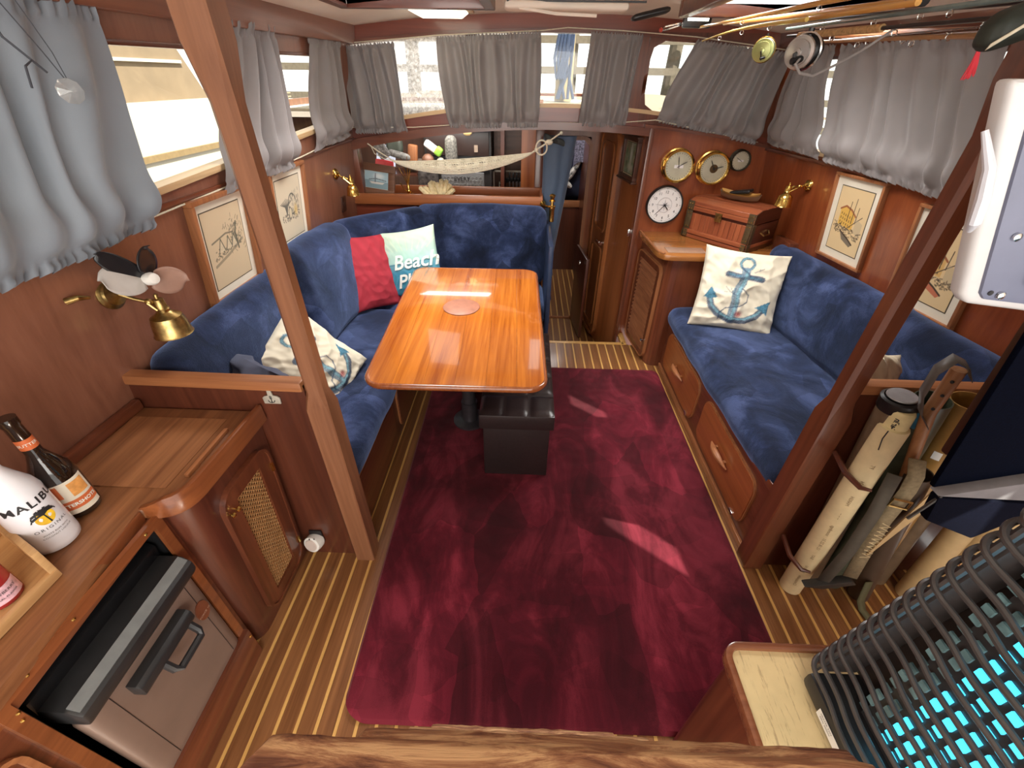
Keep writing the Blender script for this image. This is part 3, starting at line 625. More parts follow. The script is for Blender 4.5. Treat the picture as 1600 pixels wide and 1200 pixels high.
def beach(U, V):
    top, mid, bot = np.array((.52, .66, .50)), np.array((.36, .62, .56)), np.array((.045, .24, .36))
    t_ = V[:, None]; C = np.where(t_ > .5, mid + (top - mid) * np.clip((t_ - .5) * 2.2, 0, 1), bot + (mid - bot) * np.clip((t_ - .36) / .14, 0, 1) * .35)
    for k in range(-4, 5): stroke(C, U, V, [(.5 + .09 * k, .70), (.5 + .16 * k, .93)], .012, (.62, .72, .52), .7)
    for k in range(14): stroke(C, U, V, [(.07 * k, .12 + .02 * (k % 3)), (.07 * k + .09, .30 + .05 * (k % 2))], .012, (.12, .42, .50), .5)
    stroke(C, U, V, [(0, .50), (.3, .49), (.6, .51), (1, .5)], .02, (.03, .20, .30), .6); blob(C, U, V, (.74, .34), .13, .06, (.9, .85, .62), 1); return C
m = frame3((-.715, 2.75, .675), (.93, .12, .02), (-.02, .28, .93)); m = frame3((-.700, 2.60, .700), (.95, .02, .17), (-.22, .30, .92))
pb = pillow('throw_pillow', 'sea blue and pale green pillow with white beach lettering in the dinette corner', m, .36, .40, .12, beach, M_PRINT, plain('teal_cloth', (.05, .25, .33), .85), crease=.003)
def onp(mm, sx, sy, T):
    def f(u, v):
        U_, V_ = 2 * u / sx, 2 * v / sy; h = T / 2 * max(0, (1 - U_ ** 2) * (1 - V_ ** 2)) ** .38; return mm(u * (1 - .07 * (1 - V_ ** 2)), v * (1 - .07 * (1 - U_ ** 2)), h + .0075)
    return f
M_INKW = plain('white_ink', (.85, .88, .80), .8, var=0)
lettering(pb, 'Beach', .125, lambda u, v: onp(m, .36, .40, .12)(u + .035, v + .005), M_INKW, sub=2, shear=.3, bold=.002)
lettering(pb, 'Please', .12, lambda u, v: onp(m, .36, .40, .12)(u + .04, v - .115), M_INKW, sub=2, shear=.3, bold=.002)
m = frame3((-1.02, 1.27, .60), (.75, -.35, -.1), (-.25, .30, .85))
pillow('throw_pillow', 'slate blue grey pillow half hidden behind the low port bulkhead', m, .40, .40, .11, flat((.075, .085, .13)), M_PRINT, plain('slate_cloth', (.075, .085, .13), .9), crease=.016)
m = frame3((1.24, 1.27, .69), (.8, .45, -.35), (.15, .30, .9))
pillow('throw_pillow', 'cream pillow corner showing above the low starboard bulkhead', m, .34, .42, .12, flat((.70, .62, .45)), M_PRINT, M_CANVAS, crease=.005)

# ------------------------------------------------------------------ table, coaster, ottoman
tb = thing('dinette_table', 'varnished golden wooden dinette table with rounded corners on a single pedestal', 'table', (-.287, 1.9, 0))
TQ = [Vector((-.592, 1.262)), Vector((.103, 1.267)), Vector((.078, 2.470)), Vector((-.648, 2.465))]
def tmap(u, v, w_):
    a, c = u / .7, v / 1.2; q = TQ[0].lerp(TQ[1], a).lerp(TQ[3].lerp(TQ[2], a), c); return (q.x, q.y, w_)
nb = 6; outer = rrect(0, .7, 0, 1.2, .075, 8)
def clipx(poly, lo, hi):
    def cut(P, f, g):
        out = []
        for i in range(len(P)):
            a, c = P[i], P[(i + 1) % len(P)]; fa, fc = f(a), f(c)
            if fa >= 0: out.append(a)
            if (fa >= 0) != (fc >= 0): k = fa / (fa - fc); out.append((a[0] + (c[0] - a[0]) * k, a[1] + (c[1] - a[1]) * k))
        return out
    return cut(cut(poly, lambda p: p[0] - lo, 0), lambda p: hi - p[0], 0)
inner = rrect(.012, .688, .012, 1.188, .065, 8)
for k in range(nb):
    MB().prism(clipx(inner, .7 * k / nb + .0003, .7 * (k + 1) / nb - .0003), tmap, .702, .7225).build('table_board', M_TABLE, tb, smooth=False)
b = MB(); prof = [(.0, .7225), (-.004, .7245), (-.010, .7225), (-.0135, .715), (-.012, .705), (-.006, .698), (0, .697)]; k = len(inner); vs = []; fs = []
cu_, cv_ = .35, .6
for j, (off, z) in enumerate(prof):
    pts = rrect(.012 + off, .688 - off, .012 + off, 1.188 - off, .065 - off, 8); vs += [tmap(u, v, z) for u, v in pts]
for j in range(len(prof) - 1):
    for i in range(k): fs.append((j * k + i, (j + 1) * k + i, (j + 1) * k + (i + 1) % k, j * k + (i + 1) % k))
b.add(vs, fs); b.build('edge_moulding', wood('table_edge', (0.17, 0.04, 0.012), (0.36, 0.11, 0.03), 'Y', 0.2, 0.8, 12), tb, ang=60)
b = MB(); b.lathe([(.05, .0), (.095, .0), (.095, .012), (.05, .02)], (-.287, 1.905, .02)); b.build('floor_flange', plain('grey_metal', (.10, .09, .10), .35, .7), tb)
MB().cyl((-.287, 1.905, .03), (-.287, 1.905, .16), .045, n=24).build('pedestal_socket', plain('grey_metal', (.10, .09, .10), .35, .7), tb)
MB().cyl((-.287, 1.905, .15), (-.287, 1.905, .69), .037, n=24).build('pedestal', plain('grey_metal', (.10, .09, .10), .35, .7), tb)
MB().box(-.42, -.15, 1.75, 2.06, .675, .701).build('mounting_block', dmah('Y'), tb, bevel=.004)
b = MB(); b.lathe([(.001, 0), (.088, 0), (.090, .003), (.086, .0065), (.001, .007)], (-.302, 1.93, .7228), n=48); tag(b.build('coaster', plain('brown_leather', (.34, .14, .085), .55, var=.15, scale=30, bmp=.1), ang=60), 'round brown leather mat lying on the dinette table', 'mat')
ot = thing('storage_ottoman', 'long black leather storage ottoman pushed under the table', 'ottoman', (-.012, 1.86, 0))
M_LEA = plain('black_leather', (.022, .014, .014), .33, spec=.5, var=.2, scale=90, bmp=.12)
MB().box(-.168, .142, 1.492, 2.235, .022, .335).build('box_body', M_LEA, ot, bevel=.006)
b = MB()
for i in range(3):
    for j in range(5):
        x0, x1 = -.183 + .341 * i / 3, -.183 + .341 * (i + 1) / 3; y0, y1 = 1.475 + .775 * j / 5, 1.475 + .775 * (j + 1) / 5
        def f(u, v, x0=x0, x1=x1, y0=y0, y1=y1): return (x0 + (x1 - x0) * u, y0 + (y1 - y0) * v, .415 + .014 * (max(0, (1 - (2 * u - 1) ** 4) * (1 - (2 * v - 1) ** 4))) ** .5)
        b.grid(f, 8, 8)
b.build('quilted_top', M_LEA, ot, merge=True, ang=80)
MB().box(-.184, .159, 1.474, 2.251, .335, .417).build('lid', M_LEA, ot, bevel=.008)
# ------------------------------------------------------------------ starboard settee
sb = thing('settee_base', 'mahogany base with two drop doors under the starboard settee', 'seat base', (1.2, 1.8, 0))
MB().box(.975, 1.0, 1.10, 2.575, 0, .40).box(1.0, 1.66, 2.555, 2.575, 0, .40).build('front_panel', mah('Y'), sb, smooth=False)
MB().box(.967, .99, 1.10, 2.575, .365, .405).build('rail', mah('Y'), sb, bevel=.006)
MB().box(.962, .976, 1.10, 2.57, 0, .035).build('toe_rail', frame_wood('Y'), sb, bevel=.003)
MB().box(1.0, 1.68, 1.09, 2.57, .30, .33).build('seat_board', dmah('Y'), sb, smooth=False)
for y0, y1 in ((1.90, 2.50), (1.20, 1.79)):
    d = recess_door(sb, lambda u, v, w_: (.975 - w_, u, v), y0, y1, .07, .315, wood('amber_mahogany', (0.22, 0.055, 0.014), (0.42, 0.13, 0.035), 'Y', 0.28, 0.4, 10), .055, 'drop_door')
    ym = (y0 + y1) / 2; b = MB(); n = 12
    b.tube([(.952 - .018 * math.sin(math.pi * i / n), ym - .095 + .19 * i / n, .20 + .012 * math.sin(math.pi * i / n)) for i in range(n + 1)], [.003 + .0125 * math.sin(math.pi * i / n) for i in range(n + 1)], 10)
    b.box(.952, .966, ym - .06, ym - .045, .19, .21).box(.952, .966, ym + .045, ym + .06, .19, .21); b.build('pull', frame_wood('Y'), d)
    b = MB(); b.box(.958, .966, y0 + .05, y0 + .085, .062, .082); b.build('hinge', M_CHROME, d, bevel=.002)
cushion('seat_cushion', 'long navy plush seat cushion of the starboard settee', 'cushion', lambda x, y, z: (1.265 + x - .02 * y, 1.85 + y, .40 + z), .62, 1.49, .135, .06, nz=.012)
back('back_cushion', 'long navy plush back cushion along the starboard wall below the framed prints', (1.605, 2.66), (1.755, 1.10), .45, .86, .10, .055, .15, .014)
# ------------------------------------------------------------------ curtains
def curtain(label, P, ta, tb_, ba, bb, folds, amp, name='curtain', grp=None, seed=0, mat=None, w0=.022, gather=.05, rod=None, foldshift=0.0):
    """P(s,z,off)->point; ta,tb_ = (s,z) top ends; ba,bb = (s,z) bottom ends"""
    rnd = random.Random(seed); ph = [rnd.uniform(0, 6.28) for _ in range(8)]; nu, nv = folds * 14, 46
    fold = lambda u: math.sin(2 * math.pi * folds * u + 1.1 * math.sin(2 * math.pi * u * 1.3 + ph[0]) + ph[1])
    def fn(u, v):   # v 0 bottom .. 1 top
        uu = u + .03 * math.sin(2 * math.pi * (u * 2.3) + ph[2]) * math.sin(math.pi * v)
        s = (ba[0] + (bb[0] - ba[0]) * uu) * (1 - v) + (ta[0] + (tb_[0] - ta[0]) * uu) * v
        z = (ba[1] + (bb[1] - ba[1]) * u) * (1 - v) + (ta[1] + (tb_[1] - ta[1]) * u) * v
        drift = foldshift * (1 - v)
        a = amp * (.35 + .65 * math.sin(math.pi * min(1, max(0, v)) ** .8) ** .7)
        o = a * fold(u + drift) + .14 * a * math.sin(2 * math.pi * folds * 1.9 * (u + drift * 1.4) + ph[3]) * (v)
        o += .034 * noise.noise(Vector((u * folds * .55, v * 1.6, seed * 3.1)))
        # billow above the lower cord, ruffles at the casings
        o += .022 * math.exp(-((v - .16) / .10) ** 2) * (1 + .4 * fold(u * 1.3))
        f1 = math.exp(-((v - .055) / .020) ** 2); f2 = math.exp(-((v - .945) / .018) ** 2)
        o *= (1 - .75 * f1) * (1 - .6 * f2)
        ruf = math.sin(2 * math.pi * folds * 4.2 * u + 2 * math.sin(u * 23 + ph[4]))
        if v < .055: z += (.055 - v) * .35 * ruf * .3; o += .010 * ruf * min(1, (.055 - v) / .03)
        if v > .945: z += .006 * ruf * (v - .945) / .055; o += .006 * ruf
        return P(s, z, w0 + o)
    return tag(MB().grid(fn, nu, nv).build(name, mat or M_CURT, ang=180), label, 'curtain', grp)
FP = lambda s, z, o: (s, YF - o - .01, z)
curtain('wide grey curtain with bluish skylight in its colour over the port window nearest the viewer', LP, (.30, 1.765), (1.315, 1.775), (.30, 1.245), (1.275, 1.268), 9, .021, seed=1, w0=.04, foldshift=.05, mat=M_CURT_SKYLIT)
curtain('narrow grey curtain just behind the port post', LP, (1.84, 1.79), (2.15, 1.80), (1.66, 1.283), (2.16, 1.296), 5, .020, seed=2, w0=.035)
curtain('grey curtain on the port side at the forward corner', LP, (2.50, 1.79), (2.86, 1.79), (2.45, 1.325), (2.92, 1.35), 4, .018, seed=3, w0=.03)
curtain('grey curtain at the left end of the forward windows', FP, (-1.085, 1.775), (-.765, 1.800), (-1.05, 1.355), (-.735, 1.362), 5, .018, seed=4)
curtain('wide gathered grey curtain in the middle of the forward windows', FP, (-.525, 1.825), (.055, 1.852), (-.475, 1.392), (.058, 1.405), 8, .018, seed=5)
curtain('grey curtain just left of the round-cornered forward window', FP, (.325, 1.852), (.615, 1.845), (.30, 1.412), (.585, 1.412), 5, .018, seed=6)
curtain('dark grey curtain swept over the right part of the round-cornered window', FP, (.90, 1.825), (1.44, 1.775), (.765, 1.445), (1.375, 1.335), 7, .020, seed=7, foldshift=.08)
curtain('short grey curtain on the starboard side next to the forward corner', RP, (2.585, 1.79), (2.92, 1.80), (2.50, 1.325), (3.02, 1.345), 4, .020, seed=8, w0=.035)
curtain('broad light grey curtain over the starboard window beneath the fishing rods', RP, (1.78, 1.78), (2.555, 1.79), (1.66, 1.285), (2.475, 1.325), 7, .016, seed=9, w0=.035, foldshift=.06)
# curtain cords
for k, (P, pts, lab) in enumerate(((LP, [(1.2, 1.285), (1.7, 1.302), (2.3, 1.318), (2.95, 1.36)], 'thin cream cord under the port curtains'), (FP, [(-1.08, 1.385), (-.7, 1.392), (-.58, 1.40), (-.40, 1.412), (.06, 1.425), (.20, 1.43), (.45, 1.428), (.76, 1.452), (1.40, 1.345)], 'thin cream cord under the forward curtains'),
        (FP, [(-1.12, 1.785), (-.64, 1.822), (-.52, 1.832), (.06, 1.858), (.20, 1.872), (.5, 1.862), (.9, 1.84), (1.45, 1.785)], 'thin cream cord carrying the tops of the forward curtains'))):
    tag(MB().tube([P(a, c, .012) for a, c in pts], .0028, 6).build('drawstring', M_ROPE), lab, 'cord')

# ------------------------------------------------------------------ framed pictures
PB = (.70, .60, .42)
def art_port_a(U, V):
    C = np.tile(np.array((.62, .50, .33)), (U.size, 1)).astype(float); g = (.10, .10, .075); rr_ = random.Random(3)
    for k in range(90): 
        x, y = rr_.gauss(.72, .12), rr_.gauss(.62, .11); stroke(C, U, V, [(x, y), (x + rr_.uniform(-.03, .05), y + rr_.uniform(.01, .05))], .008, g, .35)
    for k in range(70):
        x = rr_.uniform(.12, .9); y = .36 + .13 * x + rr_.uniform(-.03, .12); stroke(C, U, V, [(x, y), (x + rr_.uniform(-.05, .05), y + rr_.uniform(-.02, .03))], .010, g, .4)
    for x in (.25, .45, .6): fillpoly(C, U, V, [(x, .45), (x + .09, .62), (x + .17, .45)], (.66, .57, .40), .8); stroke(C, U, V, [(x, .45), (x + .09, .62), (x + .17, .45)], .01, g, .6)
    stroke(C, U, V, [(.78, .40), (.76, .62), (.82, .75)], .018, g, .6); stroke(C, U, V, [(.10, .30), (.5, .38), (.92, .50)], .02, g, .35); stroke(C, U, V, [(.12, .60), (.5, .66), (.7, .64)], .012, g, .5); return C
def art_port_b(U, V):
    C = np.tile(np.array((.62, .54, .40)), (U.size, 1)).astype(float); g = (.11, .105, .09); rr_ = random.Random(5)
    for a in range(-5, 6): stroke(C, U, V, [(.34, .40), (.34 + .012 * a, .56), (.34 + .045 * a, .68 - abs(a) * .012)], .009, g, .6)
    for k in range(80):
        x = rr_.uniform(.15, .85); y = .33 + rr_.uniform(-.03, .09); stroke(C, U, V, [(x, y), (x + rr_.uniform(-.04, .04), y + rr_.uniform(-.02, .02))], .012, g, .4)
    for k in range(60):
        x = rr_.uniform(.55, .9); y = rr_.uniform(.4, .75); stroke(C, U, V, [(x, y), (x, y + .04)], .01, g, .35)
    stroke(C, U, V, arc(.60, .56, .16, .17, 20, 320, 18), .014, g, .6); blob(C, U, V, (.72, .44), .09, .12, (.66, .46, .14), .7)
    fillpoly(C, U, V, [(.42, .36), (.42, .48), (.48, .53), (.54, .48), (.54, .36)], (.6, .52, .36)); stroke(C, U, V, [(.42, .36), (.42, .48), (.48, .53), (.54, .48), (.54, .36)], .01, g, .7); return C
def harbour(yellow, boat, seed):
    def f(U, V):
        C = np.tile(np.array((.74, .56, .31)), (U.size, 1)).astype(float); g = (.07, .045, .03); rr_ = random.Random(seed)
        fillpoly(C, U, V, [(.16, .42), (.16, .66), (.30, .72), (.50, .68), (.64, .60), (.64, .38)], yellow, .85)
        for j in range(3):
            for i in range(6): x, y = .20 + i * .07, .45 + j * .065 - i * .008; fillpoly(C, U, V, [(x, y), (x + .028, y), (x + .028, y + .038), (x, y + .038)], g, .75)
        stroke(C, U, V, [(.14, .66), (.30, .72), (.50, .68), (.66, .60)], .016, (.35, .12, .05), .8)
        for x, h in ((.42, .80), (.56, .86), (.68, .74)): stroke(C, U, V, [(x, .5), (x + .02, h)], .010, g, .7)
        stroke(C, U, V, [(.40, .34), (.86, .62)], .008, g, .6); fillpoly(C, U, V, [(.70, .36), (.70, .58), (.92, .52), (.92, .30)], (.42, .36, .25), .45)
        for k in range(110):
            x = rr_.uniform(.04, .92); y = .40 - .10 * x + rr_.uniform(-.08, .06); stroke(C, U, V, [(x, y), (x + rr_.uniform(-.05, .05), y + rr_.uniform(-.015, .015))], .010, g, .4)
        fillpoly(C, U, V, [(.30, .33), (.42, .20), (.72, .12), (.78, .17), (.60, .24)], boat, .85); stroke(C, U, V, [(.30, .33), (.60, .24), (.78, .17)], .014, g, .8); return C
    return f
def passage_art(U, V):
    C = np.tile(np.array((.26, .30, .20)), (U.size, 1)).astype(float); rr_ = random.Random(8)
    for k in range(70):
        c = rr_.choice([(.10, .17, .08), (.18, .26, .12), (.45, .46, .36), (.30, .17, .08), (.06, .11, .05)]); blob(C, U, V, (rr_.random(), rr_.random()), rr_.uniform(.04, .13), rr_.uniform(.05, .16), c, .6)
    blob(C, U, V, (.5, .6), .12, .4, (.62, .64, .56), .8); blob(C, U, V, (.5, .2), .25, .12, (.58, .56, .44), .7); return C
M_ART = painted('art_print', .55); M_MAT = plain('ivory_mount', (.78, .73, .60), .7, var=.02)
M_KEY = plain('dark_mount_line', (.10, .08, .05), .6, var=0)
def picture(lab, m, W, H, fw, mw, art, mat, fd=.022, bot=0, nm='framed_print', nx=190, ny=250, key=True, matc=None):
    r = thing(nm, lab, 'picture', tuple(m(0, 0, 0)))
    for u0, u1, v0, v1 in ((-W / 2, W / 2, H / 2 - fw, H / 2), (-W / 2, W / 2, -H / 2, -H / 2 + fw), (-W / 2, -W / 2 + fw, -H / 2 + fw, H / 2 - fw), (W / 2 - fw, W / 2, -H / 2 + fw, H / 2 - fw)):
        MB().prism([(u0, v0), (u1, v0), (u1, v1), (u0, v1)], m, .0, fd).build('frame_rail', mat, r, bevel=.003)
    w2, h2 = W / 2 - fw, H / 2 - fw
    MB().prism([(-w2, -h2), (w2, -h2), (w2, h2), (-w2, h2)], m, .002, .010).build('mount', matc or M_MAT, r, smooth=False)
    aw, ah = w2 - mw, h2 - mw
    if key: MB().prism([(-aw - .004, -ah - .004), (aw + .004, -ah - .004), (aw + .004, ah + .004), (-aw - .004, ah + .004)], m, .010, .0106).build('key_line', M_KEY, r, smooth=False)
    us = np.linspace(0, 1, nx + 1); vs_ = np.linspace(0, 1, ny + 1); U, V = np.meshgrid(us, vs_); SW[0] = 1.9; C = art(U.ravel(), V.ravel()); SW[0] = 1.0
    b = MB(); b.grid(lambda u, v: m((2 * u - 1) * aw, (2 * v - 1) * ah, .0112), nx, ny); b.build('print', M_ART, r, colors=np.clip(C, 0, 1), smooth=False)
    return r
def wallmap(Wf, yc, zc, sgn, tilt=0):
    """u runs right as seen from inside, v up the wall, w inward"""
    def f(u, v, w_):
        c, s = math.cos(tilt), math.sin(tilt); u, v = u * c - v * s, u * s + v * c
        y = yc + u * sgn; z = zc + v; return (Wf(y, z) + (w_ if sgn > 0 else -w_), y, z)
    return f
picture('light wood framed pencil print of a village left of the port post', wallmap(LW, 1.632, 1.105, 1), .335, .385, .018, .034, art_port_a, frame_wood('Z'), .03)
picture('light wood framed print with a bare tree right of the port post', wallmap(LW, 2.145, 1.12, 1), .33, .375, .018, .034, art_port_b, frame_wood('Z'), .026)
picture('framed harbour print with a yellow house and grey boat nearest the brass bell lamp', wallmap(RW, 2.222, 1.095, -1, .01), .315, .40, .014, .04, harbour((.72, .42, .06), (.10, .09, .08), 11), frame_wood('Z'), .022)
picture('framed harbour print with a red boat partly hidden by the dark post', wallmap(RW, 1.712, 1.06, -1, .01), .325, .405, .014, .04, harbour((.66, .40, .12), (.50, .10, .05), 12), frame_wood('Z'), .022)
pm = lambda u, v, w_: SWP(.215 - u, 1.215 + v, w_)
pf = picture('small dark framed green landscape on the passage wall beside the brass clock', lambda u, v, w_: SWP(.215 - u, 1.215 + v, w_), .27, .25, .022, .012, passage_art, wood('dark_frame', (.045, .018, .012), (.12, .05, .03), 'Z', .4, .1, 20), .03, nm='framed_landscape', nx=60, ny=60, matc=plain('tan_mount', (.50, .40, .24), .7))
b = MB(); b.prism([(-.15, .125), (.15, .125), (.15, .137), (-.15, .137)], pm, 0, .042); b.prism([(-.15, -.137), (.15, -.137), (.15, -.125), (-.15, -.125)], pm, 0, .042); b.build('frame_ledge', wood('dark_frame', (.045, .018, .012), (.12, .05, .03), 'Z', .4, .1, 20), pf, bevel=.003)

# ------------------------------------------------------------------ locker, tray, chest
lk = thing('louvred_locker', 'rounded mahogany locker with a louvred door at the forward end of the starboard settee', 'cabinet', (1.1, 2.85, 0))
A0, A1 = Vector((.877, 2.60)), Vector((.822, 3.045)); dA = (A1 - A0).normalized(); nA = Vector((-dA.y, dA.x))
def LKP(t_, z, w_): q = A0 + dA * t_ + nA * w_; return (q.x, q.y, z)
b = MB(); pl = [(.822, 3.045), (.872, 2.64), (.882, 2.605), (.905, 2.583), (.94, 2.578), (1.60, 2.578), (1.60, 3.045)]
b.prism(pl, lambda u, v, w_: (u, v, w_), 0, .765); b.build('carcass', mah('Z'), lk, smooth=False)
tp = [(.785, 3.048), (.803, 2.66), (.812, 2.60), (.838, 2.562), (.885, 2.547), (1.60, 2.547), (1.60, 3.048)]
b = MB(); b.prism(tp, lambda u, v, w_: (u, v, w_), .765, .798); b.build('top', wood('golden_top', (.24, .08, .02), (.44, .175, .045), 'X', .25, .6, 9), lk, bevel=.007)
MB().tube([(.792, 3.04, .80), (.810, 2.66, .80), (.818, 2.61, .80), (.842, 2.572, .80)], .0075, 8).build('edge_bead', frame_wood('Y'), lk)
d = thing('x', 'x', 'x'); bpy.data.objects.remove(d)
door = MB(); ring(door, .035, .425, .03, .69, .05, .045, lambda u, v, w_: LKP(u, v, w_), .0, .016); door = door.build('door', mah('Z'), lk)
b = MB(); ring(b, .028, .432, .023, .697, .055, .008, lambda u, v, w_: LKP(u, v, w_), .0, .022); b.build('door_bead', frame_wood('Z'), door)
MB().prism([(.07, .065), (.39, .065), (.39, .655), (.07, .655)], lambda u, v, w_: LKP(u, v, w_), .0, .002).build('door_back', M_BLACK, door, smooth=False)  # black backing puts the shade of the louvre gaps into colour
ns = 21; sl = None
for k in range(ns):
    z = .080 + .566 * k / (ns - 1)
    if sl is None:
        b = MB(); mm = lambda u, v, w_: LKP(u, z + v, w_)
        q = [(0.078, -.010, .017), (.382, -.010, .017), (.382, .009, .003), (.078, .009, .003)]; lo = [LKP(u, z + v, w_) for u, v, w_ in q]; hi = [LKP(u, z + v + .004, w_ + .0035) for u, v, w_ in q]
        b.add(lo + hi, [(0, 1, 2, 3), (7, 6, 5, 4), (0, 4, 5, 1), (1, 5, 6, 2), (2, 6, 7, 3), (3, 7, 4, 0)]); sl = b.build('louvre_slat', wood('louvre_wood', (.17, .055, .022), (.34, .13, .055), 'Y', .4, .1, 20), door, smooth=False); z0_ = sl.location.z
    else: s2 = dup_child(sl); s2.location.z = sl.location.z + .566 * k / (ns - 1)
b = MB(); q = LKP(.06, .16, .016); b.lathe([(.004, 0), (.004, .008), (.010, .012), (.012, .02), (.006, .026)], q, (nA.x, nA.y, 0), 14); b.build('door_knob', M_CHROME, door)
tag(MB().box(.87, 1.10, 2.60, 2.70, .7985, .8005).build('place_mat', plain('clear_grey_mat', (.36, .22, .15), .3), bevel=.0005), 'small greyish mat lying on the front edge of the louvred locker', 'mat')
M_DBR = plain('dull_bronze', (.13, .095, .05), .5, .6, var=.2, scale=40)
# treasure chest, turned on the locker
ch = thing('wooden_chest', 'reddish slatted wooden chest with brass corners on the louvred locker', 'chest', (1.305, 2.875, .80), (0, 0, math.radians(-53)))
M_CED = wood('cedar', (.22, .050, .020), (.42, .125, .048), 'X', .45, .15, 14, 1.2); M_CEDZ = wood('cedar', (.22, .050, .020), (.42, .125, .048), 'Z', .45, .15, 14, 1.2)
CW, CD, CH_ = .44, .28, .245; hx, hy = CW / 2, CD / 2
MB().box(-hx + .012, hx - .012, -hy + .012, hy - .012, .004, .165).build('chest_box', dmah('X'), ch, local=True, smooth=False)
for k in range(11):
    x0 = -hx + .03 + (CW - .06) * k / 11; MB().box(x0 + .001, x0 + (CW - .06) / 11 - .001, -hy + .002, -hy + .012, .045, .150).build('front_slat', M_CEDZ, ch, local=True, bevel=.002, seg=1)
for y0 in (-hy - .006,): MB().box(-hx, hx, y0, y0 + .02, 0, .022).build('rail', M_CED, ch, local=True, bevel=.003); MB().box(-hx, hx, y0 - .004, y0 + .02, .026, .050).build('rail', M_CED, ch, local=True, bevel=.004)
for sx in (-1, 1):
    MB().box(sx * hx - .008, sx * hx + .008, -hy, hy, 0, .16).build('side_board', dmah('Y'), ch, local=True, bevel=.002)
    b = MB(); b.box(sx * (hx + .004) - .006, sx * (hx + .004) + .006, -hy, hy, .026, .046); b.build('rail', M_CED, ch, local=True, bevel=.002)
lid = MB(); pr_ = [(-hy - .002, .166), (-hy - .002, .222), (-hy + .05, .240), (hy - .05, .240), (hy, .222), (hy, .166)]
for sx in (-1, 1): MB().prism(pr_, lambda u, v, w_: (w_, u, v), sx * hx - .009, sx * hx + .009).build('lid_end', dmah('Y'), ch, local=True, smooth=False)
for (u0, v0, u1, v1) in ((-hy - .003, .168, -hy - .003, .193), (-hy - .003, .195, -hy - .001, .221), (-hy, .223, -hy + .05, .241), (-hy + .053, .241, -hy + .115, .243), (-hy + .118, .243, hy - .10, .243), (hy - .097, .243, hy - .04, .241), (hy - .037, .240, hy, .224)):
    dvec = Vector((u1 - u0, v1 - v0)).normalized(); nn = Vector((-dvec.y, dvec.x)) if (v1 - v0) < .02 or u0 > -hy else Vector((-1, 0))
    if v1 > .19 and u0 < -hy - .002 or (u0 == -hy - .003): nn = Vector((-1, 0))
    MB().hexa([(-hx - .004, u0 - nn.x * .01, v0 - nn.y * .01), (hx + .004, u0 - nn.x * .01, v0 - nn.y * .01), (hx + .004, u0, v0), (-hx - .004, u0, v0), (-hx - .004, u1 - nn.x * .01, v1 - nn.y * .01), (hx + .004, u1 - nn.x * .01, v1 - nn.y * .01), (hx + .004, u1, v1), (-hx - .004, u1, v1)]).build('lid_slat', M_CED, ch, local=True, bevel=.002, seg=1)
for sx in (-1, 1):
    for z0, z1 in ((.052, .166), (.166, .224)):
        b = MB(); x0 = sx * hx; b.box(min(x0, x0 - sx * .034) - .001, max(x0, x0 - sx * .034) + .001, -hy - .0075, -hy - .002, z0 + .001, z1 - .001); b.box(x0 + sx * .007 - .002, x0 + sx * .007 + .002, -hy - .006, -hy + .03, z0 + .001, z1 - .001); b.build('corner_plate', M_DBR, ch, local=True, bevel=.001)
    b = MB(); b.box(min(x := sx * hx, sx * hx - sx * .03), max(sx * hx, sx * hx - sx * .03), -hy - .012, -hy - .006, .003, .048); b.box(sx * hx + sx * .009 - .002, sx * hx + sx * .009 + .002, -hy - .01, -hy + .03, .003, .048); b.build('corner_plate', M_DBR, ch, local=True, bevel=.001)
b = MB()
for sx in (-1, 1):
    for z in (.012, .036, .070, .150, .178, .208):
        for dx in (.008, .024): b.ball((sx * (hx - dx), -hy - .009 if z > .05 else -hy - .013, z), .0035, 8)
b.build('stud', M_BRASS, ch, local=True, kind='stuff')
b = MB(); b.box(-.022, .022, -hy - .011, -hy - .004, .135, .160); b.box(-.022, .022, -hy - .012, -hy - .004, .164, .186); b.box(-.008, .008, -hy - .018, -hy - .010, .142, .176); b.build('hasp', M_ABRASS, ch, local=True, bevel=.0015)
b = MB(); b.tube([(hx + .012, -.045, .11), (hx + .03, -.03, .095), (hx + .03, .03, .095), (hx + .012, .045, .11)], .005, 8); b.build('side_handle', M_ABRASS, ch, local=True)
# wooden boat shaped bowl with a black pouch on the chest
bw = thing('wooden_bowl', 'boat shaped wooden bowl lying on top of the chest', 'bowl', (1.315, 2.87, 1.046), (0, 0, math.radians(-42)))
def hull(u, v, s=1.0, lift=0):
    x = (2 * u - 1); L = .125; a = (2 * v - 1); wdt = .055 * math.sqrt(max(0, 1 - x * x)) ** 1.0 + .002
    zz = .040 * abs(a) ** 1.6 + .018 * x ** 4; return (x * L * s * (.86 + .14 * (zz / .058)), a * wdt * s, zz * .85 + lift + .002 * (s != 1))
b = MB(); b.grid(lambda u, v: hull(u, v), 24, 14, flip=True); b.build('bowl_shell', wood('driftwood', (.16, .10, .06), (.32, .21, .12), 'X', .6, 0, 20), bw, local=True, ang=180)
b = MB(); b.grid(lambda u, v: hull(u, v, .93, .0055), 24, 14); b.build('bowl_inside', plain('honey_wood', (.66, .36, .10), .4, var=.1), bw, local=True, ang=180)
pc = MB().soft(lambda x, y, z: (1.325 + .72 * x + .69 * y, 2.885 - .69 * x + .72 * y, 1.092 + z + .22 * x), .12, .07, .022, .009, 8).build('pouch', M_BLACK, merge=True); tag(pc, 'flat black pouch lying in the wooden bowl', 'pouch')
# corner block beside the chest
struct('trim_14', MB().box(1.535, 1.60, 2.545, 2.72, .60, .885), mah('Z'), bevel=.006)

